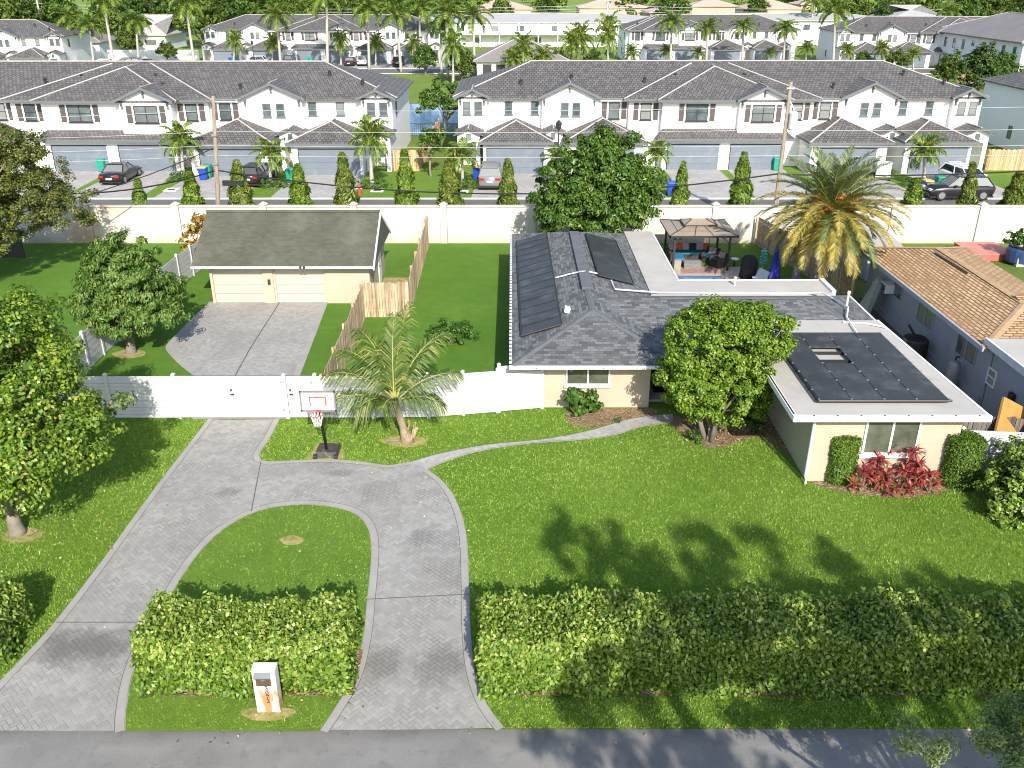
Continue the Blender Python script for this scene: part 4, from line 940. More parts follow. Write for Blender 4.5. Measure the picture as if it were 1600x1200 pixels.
for z,rx,ry in ((.02,.46,.36),(.55,.44,.34),(.85,.47,.36),(1.1,.42,.33),(1.28,.28,.24),(1.34,.10,.1)):
    rings.append([(p.x+rx*(1+.06*math.sin(5*a+z*4))*math.copysign(abs(math.cos(a))**.6,math.cos(a)),p.y+ry*math.copysign(abs(math.sin(a))**.6,math.sin(a)),z) for a in [k*math.pi/9 for k in range(18)]])
mb.loft(rings); obj('fabric_cover', mb, plain('black fabric cover',(.018,.018,.02),.75,var=.3,sc=6,bmp=.5,bsc=12), t, smooth=True)
mb=MB(); 
for s in (-1,1): mb.tube([(p.x+s*.3,p.y-.25,.0),(p.x+s*.3,p.y-.25,.14)],.05,8)
obj('wheels', mb, M_black, t)
def umbrella(label, p, h, r, m):
    t=thing('patio_umbrella', label, 'umbrella', p, group='closed blue umbrellas'); mb=MB(); rings=[]
    for z,rr in ((.35,r*.9),(.6,r*1.05),(1.1,r*.8),(1.6,r*.55),(h-.15,r*.3),(h,.03)):
        rings.append([(p.x+rr*(1+.22*math.cos(7*a))*math.cos(a),p.y+rr*(1+.22*math.cos(7*a))*math.sin(a),z) for a in [k*2*math.pi/28 for k in range(28)]])
    mb.loft(rings); obj('canopy', mb, m, t); obj('pole', MB().tube([(p.x,p.y,0),(p.x,p.y,h+.08)],.025,6), M_steel, t); obj('base', MB().lathe([(.28,0),(.26,.06),(.05,.08),(.04,.3)],p,14), M_dark, t)
umbrella('tall closed royal blue patio umbrella beside the wooden boundary fence', G(1207,449), 2.35, .26, plain('royal blue canvas',(.015,.03,.32),.7,var=.25))
umbrella('short closed pale blue umbrella behind the flat patio roof', G(1241,452), 1.3, .18, plain('faded blue canvas',(.20,.20,.48),.7,var=.3))
p=G(1187,447); t=thing('pale_board', 'pale board leaning beside the covered grill', 'board', p); mb=MB(); mb.bx((p.x,p.y,.48),(.05,.9,.95),.35,0,.5); obj('panel', mb, plain('pale blue board',(.55,.62,.64),.5), t)
p=G(1179,445); t=thing('cooler', 'blue and white barrel cooler between the grill and the leaning board', 'cooler', p); obj('barrel', MB().lathe([(.15,.02),(.18,.1),(.18,.36),(.16,.4)],p,12), plain('cooler blue',(.03,.12,.42),.4), t); obj('lid', MB().lathe([(.18,.403),(.18,.45),(.05,.48)],p,12), M_white, t)
p=G(1190,425); t=thing('garden_hose_stand', 'turquoise pool toy rack hanging by the wooden boundary fence', 'rack', p); mb=MB(); mb.tube([p,p+Vector((0,0,1.4))],.03,6); obj('stand', mb, M_steel, t); mb=MB()
for k in range(5): mb.lathe([(.14,.5+k*.17),(.2,.55+k*.17),(.14,.6+k*.17)],(p.x+.05*(k%2),p.y,0),9)
obj('rings', mb, plain('turquoise plastic',(.03,.42,.38),.5), t)

# ------------------------------------------------------------------ neighbour's house on the right
N_=thing('house', "neighbour's grey blue house with tan shingle roof at the right edge", 'house', (21,38,0))
M_nb=plain('grey blue stucco',(.34,.355,.40),.85,var=.06,sc=.8,bmp=.35,bsc=30,dirt=((.24,.25,.28),.7,.55,.5))
w=MB(); w.box(18.5,23.0,31.3,44.0,-.05,2.62); w.box(22.0,32,31.6,37,-.05,2.62); obj('wall', w, M_nb, N_)
rf=MB(); A,B=hipy(rf,17.9,23.5,30.9,44.5,2.68,.27); A2,B2=hip(rf,20.6,33,30.95,37.6,2.69,.26,l=0); nr=obj('roof', rf, M_tanroof, N_)
cp=MB(); M_tancap=plain('tan ridge cap',(.42,.28,.15),.9,var=.25,sc=3)
for a,b in ((A,B),(B,(17.95,44.45,2.69)),(B,(23.45,44.45,2.69)),(A,(17.95,30.95,2.69)),((21.5,A2[1],A2[2]),B2)): 
    a=Vector(a);b=Vector(b); d=(b-a); d.z=0; s=Vector((-d.y,d.x,0)).normalized()*.17; cp.add([a+Vector((0,0,.035)),b+Vector((0,0,.035)),b+s,a+s,b-s,a-s],[(0,1,2,3),(1,0,5,4)])
obj('ridge_cap', cp, M_tancap, nr)
f=MB(); f.tube([Vector(PL(1461,395,(17.9,0,2.74),(-.27,0,1))),Vector(PL(1512,427,(17.9,0,2.74),(-.27,0,1)))],.035,5); obj('lifted_ridge', f, M_dark, nr)
fc=MB(); fc.box(17.82,17.897,30.9,44.5,2.5,2.69); obj('fascia', fc, M_nb, N_)
fl=MB(); fl.prism([(18.1,18,2.72),(30,18,2.72),(30,31.2,2.72),(18.1,31.2,2.72)],(0,0,.2)); obj('flat_roof', fl, M_flatroof, N_)
w=MB(); w.box(18.5,29.5,18.5,31.2,-.05,2.715); obj('extension_wall', w, M_nb, N_)
fc=MB(); fc.box(18.0,18.097,18,31.25,2.66,2.95); obj('roof_edge', fc, plain('pale roof edge',(.55,.56,.58),.7), N_)
Fn=Face((18.5,46,0),(0,-1,0))
def nwin(px0,py0,px1,py1,z0,z1,name='window',**k):
    a=PL(px0,py0,(18.5,0,0),(1,0,0)).y; b=PL(px1,py1,(18.5,0,0),(1,0,0)).y; a,b=max(a,b),min(a,b); return window(Fn,N_,46-a,46-b,z0,z1,**k)
nwin(1398,440,1411,455,1.35,2.3,cols=1,fm=M_nb); nwin(1436,478,1460,500,1.15,2.3,cols=2,fm=M_nb); nwin(1497,528,1528,548,1.2,2.35,cols=2,fm=M_nb)
nwin(1545,580,1557,592,1.05,1.75,cols=1,rows=2,fm=M_white)
sl=MB(); Fn.box(sl,2.9,4.2,.003,.12,1.2,1.27); obj('ledge', sl, M_white, N_)
lg=MB(); Fn.box(lg,2.,14.6,.003,.10,.0,.35); obj('plinth', lg, M_nb, N_)
p=PL(1389,440,(18.3,0,0),(1,0,0)); t=thing('window_air_conditioner', 'white window air conditioner on the shaded side wall of the tan roofed house', 'air conditioner', (18.3,p.y,1.5)); mb=MB(); mb.box(18.05,18.495,p.y-.33,p.y+.33,1.45,1.9); obj('housing', mb, M_white, t); mb=MB()
for k in range(6): mb.box(18.03,18.047,p.y-.28,p.y+.28,1.5+k*.06,1.53+k*.06)
obj('grille', mb, M_dark, t)
p=Vector((17.75,36.1,0)); t=thing('air_conditioner', 'large round black air conditioner in the alley between the houses', 'air conditioner', p)
M_acdark=plain('dark grey metal',(.035,.037,.04),.6,var=.2)
obj('housing', MB().lathe([(.5,.05),(.56,.1),(.56,.92),(.5,.98)],p,28), M_acdark, t); mb=MB()
for k in range(28):
    a=k*math.pi/14; mb.bx((p.x+.57*math.cos(a),p.y+.57*math.sin(a),.5),(.02,.03,.8),a)
obj('fins', mb, M_black, t); mb=MB(); mb.lathe([(.48,.985),(.48,1.0),(.05,1.03)],p,20); obj('fan_grille', mb, M_black, t); mb=MB(); mb.bx((p.x-.1,p.y+.3,1.25),(.06,.5,.09),.4,.7); tag(obj('board', mb, M_dark), 'short dark plank resting on the round air conditioner', 'plank')
p=Vector((18.05,33.0,0)); t=thing('water_tank', 'tall grey metal water tank against the shaded side wall', 'tank', p); obj('tank', MB().lathe([(.22,.05),(.25,.1),(.25,1.05),(.2,1.18),(.06,1.24)],p,18), plain('dull grey tank',(.33,.33,.34),.5,.3,var=.15), t, smooth=True); obj('valve', MB().tube([p+Vector((0,0,1.2)),p+Vector((0,0,1.38)),p+Vector((.15,0,1.4))],.04,6), M_dark, t)
for i,(dx,c,l,tl) in enumerate(((0,(.30,.36,.34),'pale green board leaning leftmost against the side wall',.42),(.22,(.42,.38,.33),'grey tan plank leaning between the other boards on the side wall',.25),(.5,(.20,.27,.28),'dark teal door leaning rightmost against the side wall',.2))):
    y0=41.9-dx*2.0; t=thing('leaning_board', l, 'board', (17.6,y0,0), group='boards leaning in the alley'); mb=MB(); mb.bx((17.85-.1*i,y0,.95),(.05,.6-.1*i,1.95),0,0,tl); obj('panel', mb, plain('board %d'%i,c,.6,var=.2), t)
t=thing('brown_board', 'big mustard brown board leaning over the white fence by the neighbour wall', 'board', (17.4,27.2,0)); mb=MB(); c0=AY(1583,641,27.0); mb.bx((c0.x+.1,27.0,1.45),(1.5,.09,1.45),.25,-.45,.5); obj('panel', mb, plain('mustard board',(.42,.23,.06),.55,var=.15), t)
sheet('alley', [(15.0,26.3),(18.5,26.3),(18.5,44.2),(17.3,44.2),(15.0,36.0)], M_dirt, .012)
t=thing('pipe', 'black cable hanging from the meter on the extension wall', 'cable', (18.4,28.6,0)); mb=MB(); mb.tube([(18.45,29.3,1.25),(18.35,29.0,1.2),(18.3,28.7,.6),(18.35,28.2,.25),(18.3,27.5,.1)],.02,6); obj('cable', mb, M_black, t); mb=MB(); mb.box(18.36,18.495,29.2,29.5,1.15,1.5); obj('meter_box', mb, M_acdark, t)
# behind the neighbour: red terrace, shed roof, planter
t=thing('red_terrace', 'red painted terrace block behind the tan roof', 'terrace', (26,45,0)); a=G(1536,408);b=G(1578,408); mb=MB(); mb.box(a.x-.6,b.x+.2,a.y,a.y+2.6,0,.40); obj('block', mb, plain('red painted masonry',(.42,.12,.10),.8,var=.15,sc=2), t); mb=MB(); mb.box(a.x-.65,b.x+.25,a.y-.04,a.y+2.64,.403,.44); obj('top', mb, plain('faded red top',(.55,.22,.17),.8,var=.2,sc=2), t)
sheet('concrete_yard', [(22,38),(36,38),(36,43.4),(23.5,43.4)], M_flatroof, .012)
p=G(1590,412); t=thing('planter', 'large dark blue planter with bushy plant behind the tan roof', 'planter', p); obj('pot', MB().lathe([(.5,.0),(.75,.2),(.8,.9),(.7,1.0)],p,16), plain('dark blue glaze',(.03,.06,.16),.4,var=.3), t); leafobj('foliage', crown([(p.x,p.y,1.5,.8,.8,.7)],40,24,.22,.2,.12), M_lf_bush, t)
t=thing('bench', 'tan block bench by the white wall at the far right', 'bench', (30,49.5,0)); mb=MB(); mb.box(29.4,31,49.6,50.4,.0,.5); mb.box(29.4,31,50.4,50.7,.0,1.1); obj('seat', mb, plain('tan vinyl',(.55,.47,.40),.7), t)
t=thing('shed', 'low shed with pale grey sloped sheet roof behind the date palm', 'shed', (19.5,48,0)); mb=MB(); mb.box(19.6,21.4,47.0,51.3,0,1.7); obj('wall', mb, M_nb, t); mb=MB(); mb.prism([(19.4,46.8,1.75),(21.6,46.8,1.75),(21.6,51.5,2.2),(19.4,51.5,2.2)],(0,0,.06)); obj('roof', mb, M_flatroof, t)
picket('grey picket fence between the house and the neighbour behind the white fence', (14.9,27.0),(17.9,26.9),1.72,m=woodmat('grey fence wood',(.10,.085,.075),(.19,.17,.15)))
# ------------------------------------------------------------------ foreground trees and shrubs
b=G(28,833)
lb=[(-13.9,22.9,5.2,1.35,1.7,1.3),(-14.6,21.9,2.5,1.9,1.5,.9),(-15.9,22.2,2.4,1.5,1.4,.8),(-13.3,22.4,3.0,1.7,1.5,1.0),(-14.9,22.7,5.3,2.5,2.5,2.1),(-13.55,23.0,4.0,1.8,2.1,1.3),(-15.4,22.3,7.1,1.7,1.8,1.4),(-14.0,23.4,6.3,1.3,1.6,1.2),(-16.6,22.6,4.6,2.2,2.2,2.0),(-14.4,21.6,3.6,2.2,1.6,1.3),(-13.4,22.6,3.4,1.2,1.3,1.0),(-17.2,23.5,6.3,1.8,1.8,1.5)]
tree('leafy_tree','big yellow green tree at the left edge beside the driveway','tree',b,lb,420,170,.46,.125,.085,M_lf_left,M_bark2,.2,21,14,split=.2,low=-.85,droop=.4,shell=.55)
b=G(205,551)
lb=[(-16.9,36.4,1.7,2.1,1.5,.8),(-15.9,36.9,2.0,1.4,1.4,.9),(-17.2,37.0,3.3,2.0,1.9,1.7),(-16.4,37.2,2.7,1.7,1.7,1.2),(-17.9,36.9,2.6,1.4,1.5,1.1),(-17.0,37.2,4.3,1.2,1.2,.95),(-17.2,36.2,2.2,1.7,1.1,.8)]
tree('mango_tree','round dark green mango tree by the slanted white side fence','tree',b,lb,430,85,.30,.21,.07,M_lf_mango,M_bark2,.2,22,8,split=.4,low=-.75,droop=.9)
b=G(1108,688)
lb=[(6.6,29.0,3.3,1.35,1.4,1.75),(8.2,29.1,3.5,1.45,1.5,1.6),(7.4,28.9,4.35,1.2,1.3,.8),(8.9,29.0,4.1,1.0,1.1,.8),(6.4,28.7,2.2,1.1,1.1,1.0),(7.9,28.5,2.0,1.35,1.1,1.0),(8.6,28.8,1.4,.6,.6,.6),(6.9,28.4,1.5,.8,.6,.6)]
tree('round_tree','bright green rounded multi trunk tree in front of the house entry','tree',b,lb,760,95,.26,.105,.07,M_lf_round,M_bark2,.1,23,12,split=.2,low=-.95,droop=.1,shell=.68)
for k,(dx,dy) in enumerate(((-.35,.1),(.3,.15),(.1,-.12))):
    o=obj('stem', MB().tube([b+Vector((dx*.4,dy,-.05)),b+Vector((dx*1.2,dy*2,.9)),b+Vector((dx*2.4,dy*3,2.4))],[.11,.09,.05],8), M_bark2, bpy.data.objects['round_tree'], smooth=True)
b=Vector((4.6,51.3,0))
lb=[(4.7,51.2,4.0,3.2,2.2,2.3),(3.4,51.0,3.0,2.4,2.,1.8),(6.4,51.2,3.2,2.3,2.,1.8),(5.6,51.2,6.0,1.8,1.6,1.6),(4.2,51.3,5.6,1.7,1.6,1.5),(7.0,51.,4.6,1.5,1.5,1.3),(5.0,51.2,7.0,1.0,1.0,.8)]
tree('avocado_tree','tall dense green tree behind the house against the white wall','tree',b,lb,620,80,.40,.24,.10,M_lf_back,M_bark,.25,24,10,low=-.85,droop=.6)
b=Vector((-31.5,47.0,0))
lb=[(-27.6,47.3,5.4,3.4,3.2,2.5),(-25.4,47.2,4.6,2.6,2.4,1.8),(-29.8,47.5,5.0,2.8,2.8,2.2),(-26.6,47.6,7.2,2.0,2.0,1.2),(-24.2,47.0,3.9,1.6,1.7,1.1),(-28.8,46.2,3.9,2.6,2.,1.4),(-29.5,45.5,2.6,2.4,1.8,1.2),(-27.4,45.8,2.7,1.9,1.6,1.0),(-30,44.6,2.0,2.3,1.6,1.3),(-29.2,46.5,2.4,2.0,1.6,1.2)]
tree('oak_tree','spreading olive green oak at the upper left in front of the white wall','tree',b,lb,640,110,.38,.13,.085,M_lf_oak,M_bark,.28,25,12,low=-.75,shell=.5)
def shrub(label, p, lobes, nc, per, cs, L, W, m, seed, name='shrub', group=None, **k):
    t=thing(name,label,'shrub',p,group=group); r=np.random.default_rng(seed)
    leafobj('foliage', crown([(p.x+a,p.y+b_,c,d,e,f) for a,b_,c,d,e,f in lobes],nc,per,cs,L,W,r,**k), m, t)
    mb=MB(); rr=random.Random(seed)
    for i in range(7):
        l=lobes[i%len(lobes)]; mb.tube([p+Vector((rr.uniform(-.1,.1),rr.uniform(-.1,.1),-.02)),p+Vector((l[0]+rr.uniform(-.5,.5)*l[3],l[1]+rr.uniform(-.5,.5)*l[4],l[2]+rr.uniform(-.3,.4)*l[5]))],[.03,.01],5)
    obj('stems', mb, M_bark, t); return t
shrub('dark green bush standing alone on the lawn beyond the coconut palm', G(703,537), [(0,0,.55,.75,.6,.55),(.6,.1,.5,.55,.5,.45),(-.5,.1,.45,.5,.5,.4)],70,40,.22,.13,.06,M_lf_bush,31)
shrub('leafy green bush under the front window of the house', G(908,650), [(0,0,.75,.55,.4,.45),(.1,.1,.35,.6,.4,.35),(-.3,.05,.5,.3,.3,.3)],50,30,.18,.17,.12,M_lf_bush,32)
shrub('small dark green bush at the foot of the multi trunk tree', G(1084,690), [(0,0,.22,.32,.28,.22)],22,30,.12,.07,.04,M_lf_bush,33)
shrub('low green plants between the multi trunk tree and the shaded room wall', G(1160,672), [(0,0,.3,.4,.3,.3),(.5,-.2,.25,.3,.3,.25)],24,26,.15,.12,.07,M_lf_bush,34)
shrub('orange and yellow croton bush behind the left end of the garage', G(314,402), [(0,0,1.3,.7,.6,.8),(.3,0,2.1,.5,.5,.6),(-.4,-.3,.7,.7,.6,.6)],50,24,.25,.28,.10,M_lf_croton,35)
shrub('brownish green vine heap along the white side fence behind the garage', Vector((-17.4,50.5,0)), [(0,0,1.3,.5,1.2,.6),(.1,-1.6,1.3,.4,1.0,.5),(-.2,1.6,1.2,.5,1.2,.6)],70,26,.22,.16,.09,M_lf_oak,36)
for i,(px,py,l) in enumerate(((898,642,'small pale green sprout in the mulch bed under the house wall'),(965,660,'low green seedling by the walkway edge in the mulch bed'))):
    shrub(l, G(px,py), [(0,0,.1,.16,.14,.1)],8,18,.07,.06,.04,M_lf_bush,37+i)
def column(label, px0, px1, top, bot, seed):
    c=G((px0+px1)/2,bot-8); d=c.y*cT+(HC)*sT; r0=(px1-px0)/2*d/F*.93; h=hgt(bot-8,top+8)
    t=thing('column_shrub',label,'shrub',c,group='clipped column shrubs beside the window'); r=np.random.default_rng(seed); n=7500
    a=r.uniform(0,2*math.pi,n); z=r.random(n); top_=r.random(n)<.18
    rad=r0*(1-.10*np.abs(z-.55)+.07*np.sin(a*3+seed)+.05*np.sin(z*9+a*2))+r.normal(0,.03,n)
    z=z*h; rad=np.where(top_, r0*np.sqrt(r.random(n)), rad); z=np.where(top_, h+.03*r.normal(size=n)-(rad/r0)**3*.10, z)
    P=np.stack([c.x+rad*np.cos(a),c.y+rad*np.sin(a),z],1); N=np.stack([np.cos(a)*~top_,np.sin(a)*~top_,.4+top_*1.],1)+r.normal(0,.5,(n,3))
    leafobj('foliage', leaf_arrays(P,N,.075,.045,.2,0,r,.3), M_lf_col, t)
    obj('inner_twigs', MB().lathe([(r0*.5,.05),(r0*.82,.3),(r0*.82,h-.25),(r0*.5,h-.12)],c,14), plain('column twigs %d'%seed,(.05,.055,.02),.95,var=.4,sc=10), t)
    obj('trunk', MB().tube([c,c+Vector((0,0,.3))],.05,6), M_bark, t)
column('tall narrow clipped green column shrub left of the room window', 1287,1331,672,758,41)
column('wider clipped green column shrub right of the room window', 1468,1521,674,764,42)
# red cordylines
rr=random.Random(5)
cps=[(1345,768),(1365,760),(1388,772),(1402,757),(1420,772),(1437,762),(1452,770),(1375,748),(1428,748)]
hs=[.75,1.0,.7,1.35,.8,1.0,.75,1.25,1.5]
for i,((px,py),h) in enumerate(zip(cps,hs)):
    p=G(px,py); t=thing('cordyline', 'red leaved cordyline plant in the bed below the room window', 'plant', p, group='red cordyline plants'); r=np.random.default_rng(50+i)
    mb=MB(); arr=[]
    for s in range(3):
        tp=p+Vector((rr.uniform(-.3,.3),rr.uniform(-.2,.2),h*(1-.27*s))); mb.tube([p,p.lerp(tp,.5)+Vector((rr.uniform(-.05,.05),0,0)),tp],[.03,.025,.018],5)
        n=30; a=r.uniform(0,6.283,n); e=r.uniform(-.1,1.2,n); L=.40*(.7+.5*r.random(n)); d=np.stack([np.cos(a)*np.cos(e),np.sin(a)*np.cos(e),np.sin(e)],1); sd=np.stack([-np.sin(a),np.cos(a),np.zeros(n)],1)
        o=np.array(tp)+np.stack([np.zeros(n),np.zeros(n),-.2*r.random(n)],1); w=.045
        m_=o+d*L[:,None]*.55; tip=o+d*L[:,None]+np.array([0,0,-.10]); 
        V=np.stack([o-sd*w*.3,o+sd*w*.3,m_+sd*w,m_-sd*w, m_-sd*w,m_+sd*w,tip+sd*.004,tip-sd*.004],1).reshape(-1,3); q=np.clip(r.random(n)*.9+.12*(s==2),0,1)
        arr.append((V,np.arange(8*n).reshape(-1,4),np.repeat(q,2)))
    leafobj('leaves', cat_arr(arr), M_lf_red, t); obj('stems', mb, M_bark, t)

# ------------------------------------------------------------------ palms
def palm(name,label,base,top,tr,fr,mleaf,cat='palm',seed=1,group=None,ll=.5,n=26,lw=.035,bark=None,fparts=True,crownshaft=None,tk=None,fl=1.,**kw):
    """fr: list of (azimuth, elevation, length, droop[, material])"""
    r=np.random.default_rng(seed); t=thing(name,label,cat,base,group=group); base=Vector(base); top=Vector(top)
    mb=MB(); k=10; pts=[];rad=[]
    for i in range(k+1):
        f=i/k; p=base.lerp(top,f); 
        bend=math.sin(f*math.pi)*(top-base).xy.length*.12; p.z+=0; pts.append(p); rad.append(tr*(1.35-.35*min(1,f*4) if f<.25 else 1-.25*f))
    if tk: rad=[tk(i/k)*tr for i in range(k+1)]
    mb.tube(pts,rad,12); tro=obj('trunk', mb, bark or M_palmbark, t, smooth=True)
    if crownshaft: obj('crownshaft', MB().tube([top-Vector((0,0,.05)),top+Vector((0,0,crownshaft*.6)),top+Vector((0,0,crownshaft))],[tr*1.05,tr*.9,tr*.35],10), plain('green crownshaft',(.16,.25,.05),.4), t, smooth=True); top=top+Vector((0,0,crownshaft*.8))
    groups={}; mids=MB(); arrs=[]
    for i,f in enumerate(fr):
        az,el,ln,dr=f[:4]; m=f[4] if len(f)>4 else mleaf
        P,a=frond_arr(np.array(top)+r.normal(0,.03,3),az,el,ln*fl,dr,ll*(.9+.2*r.random()),n,lw,r,side=r.normal(0,.15),**kw)
        if fparts:
            fo=leafobj('frond',a,m,t); obj('midrib', MB().tube(P,[.028*(1-.85*j/(len(P)-1)) for j in range(len(P))],5), M_rachis, fo)
        else: arrs.append(a); mids.tube(P,[.04*(1-.8*j/(len(P)-1)) for j in range(len(P))],4)
    if not fparts: c=leafobj('crown',cat_arr(arrs),mleaf,t); obj('midribs',mids,M_rachis,c)
    return t
# coconut palm: short leaning trunk
b=G(637,690); tp=AY(617,628,28.2)
fr=[(R(95),R(82),3.1,.5),(R(140),R(76),3.5,1.9),(R(170),R(46),2.9,1.4),(R(190),R(26),2.8,1.3),(R(40),R(67),3.4,1.5),(R(14),R(43),2.7,1.3),(R(74),R(80),3.6,.9),(R(120),R(66),3.3,1.4),(R(155),R(60),3.1,1.6),(R(60),R(60),2.9,1.5),(R(-12),R(30),1.9,1.7),(R(215),R(36),1.7,2.1),(R(102),R(56),2.9,1.3),(R(260),R(48),1.2,2.0)]
pm_=palm('coconut_palm','short leaning coconut palm with feathery fronds in front of the white fence',b,tp,.17,fr,M_fr_coco,seed=61,ll=.82,n=66,lw=.042,bark=plain('ringed palm trunk',(.30,.235,.16),.95,var=.35,sc=5,bmp=.8,bsc=14),vee=.05,hang_=.55,sweep=.85,tk=lambda f:1.5-.9*min(1,f*2.2) if f<.4 else .75)
mb=MB()
for k in range(7): a=k*.9; mb.prism([(b.x+.14*math.cos(a),b.y+.14*math.sin(a),.1),(b.x+.22*math.cos(a),b.y+.22*math.sin(a),.15),(b.x+.30*math.cos(a)+.1,b.y+.3*math.sin(a),.55+.1*(k%3)),(b.x+.2*math.cos(a)+.1,b.y+.2*math.sin(a),.6)],(.02,.02,.0))
obj('leaf_bases', mb, M_wood, pm_)
p=G(614,690); tag(obj('log', MB().tube([p+Vector((-.25,0,.06)),p+Vector((.25,-.03,.06))],.05,8), M_bark2), 'short pale log lying beside the coconut palm', 'log')
# date palm
b=Vector((15.75,43.1,0)); tp=b+Vector((.05,.1,4.9)); r=np.random.default_rng(9); fr=[]
for k in range(24): fr.append((k*2.4+r.normal(0,.1),R(80-k*1.7),3.3,1.0,M_fr_date))
for k in range(30): fr.append((k*2.4+.5,R(42-k*1.2),3.6,1.2,M_fr_date if (k%3 and math.sin(k*2.4+.5)>-.3) else M_fr_gold))
for k in range(46): fr.append((k*2.4+1.1,R(14-k*1.15),3.4,1.2,M_fr_gold if math.sin(k*2.4+1.1)<.1 and k%4 else M_fr_date))
for k in range(12): fr.append((k*2.4+.2,R(-42-k*2),1.9,.7,M_fr_dead))
dpm=palm('date_palm','large date palm with golden lower fronds and orange fruit behind the flat roof',b,tp,.24,fr,M_fr_date,seed=62,fl=1.08,ll=.58,n=74,lw=.058,bark=plain('shaggy date trunk',(.24,.19,.14),.95,var=.5,sc=6,bmp=1.,bsc=9),vee=.35,hang_=.12,sweep=.9,tk=lambda f:1.1-.1*f)
for k,(dx,dy,dz) in enumerate(((-.5,-.55,.15),(.15,-.5,.75),(.75,-.5,.1),(-.75,-.2,.55),(.9,-.2,.7),(-1.1,-.6,-1.4))):
    c=np.array(tp)+np.array([dx,dy,dz]); r=np.random.default_rng(k); q=dirs(170,r)*np.array([.28,.2,.24])*(r.random((170,1))**.5)
    leafobj('fruit_cluster', leaf_arrays(c+q,dirs(170,r),.09,.07,.3,0,r), leafmat('orange dates %d'%k,[(0,(.40,.12,.03)),(1,(.65,.27,.06))],.5,.1), dpm)
bt=MB()
for k in range(60):
    a=k*2.4; z=.3+k*.075; bt.bx((b.x+.26*math.cos(a),b.y+.26*math.sin(a),z),(.1,.08,.18),a,0,-.5)
obj('leaf_bases', bt, plain('cut palm bases',(.36,.30,.22),.95,var=.3,sc=7), dpm)

# ------------------------------------------------------------------ trees that shade the road (their shadows lie on road, hedge and lawn)
lb=[(7.0,-6.2,13.2,2.6,2.4,1.6),(11.0,-6.5,12.4,3.0,2.4,1.4),(14.8,-6.2,13.2,2.6,2.4,1.7),(8.6,-6.3,17.0,1.9,2.0,1.6),(11.4,-6.4,17.3,2.2,2.0,1.6),(14.4,-6.6,17.2,2.2,2.0,1.5),(6.4,-5.5,12.0,2.0,2.0,1.6),(16.4,-6,16.6,1.5,1.6,1.2),(8.4,-6.2,16.4,1.3,1.2,.8),(14.6,-6.4,16.3,1.3,1.2,.8),(16.4,-6.3,15.6,1.1,1.1,.8),(6.6,-6.0,15.6,.9,1.0,.7),(7.9,-6.3,19.0,.9,1.0,.9),(11.7,-6.4,19.2,1.0,1.0,.9),(7.6,-6.5,20.2,.45,.5,.9),(9.3,-6.6,19.4,.5,.5,1.2),(13.6,-6.6,19.2,.5,.5,1.3),(15.2,-6.4,18.4,.5,.6,1.3),(17.4,-6.2,17.6,.5,.5,1.2),(18.2,-6.2,15.6,.9,.9,1.0),(19.6,-6.3,15.0,.8,.9,.9),(17.9,-5.9,13.2,1.5,1.4,1.2)]
lb=[(a,b_-1.0,c,d,e,f) for a,b_,c,d,e,f in lb]
tree('street_tree','tall tree across the road whose shadow falls on the hedge and lawn','tree',Vector((11,-7.4,0)),lb,560,44,.38,.36,.11,M_lf_back,M_bark,.4,26,14,low=-.9)
lb=[(8.5,10.4,4.4,1.0,1.0,.9),(9.4,10.5,5.2,1.0,1.0,.8),(7.2,9.75,3.6,.6,.6,.45),(6.35,9.95,3.5,.38,.38,.33),(8.2,9.6,3.3,.9,.8,.6),(9.3,9.8,4.0,1.1,.9,.9),(6.7,10.6,4.15,.35,.35,.25)]
tree('fine_leaved_tree','pale feathery tree at the lower right corner over the road','tree',Vector((9.0,9.0,0)),lb,260,200,.24,.085,.028,M_lf_fine,M_bark,.14,27,9,low=-.9,up=.35)
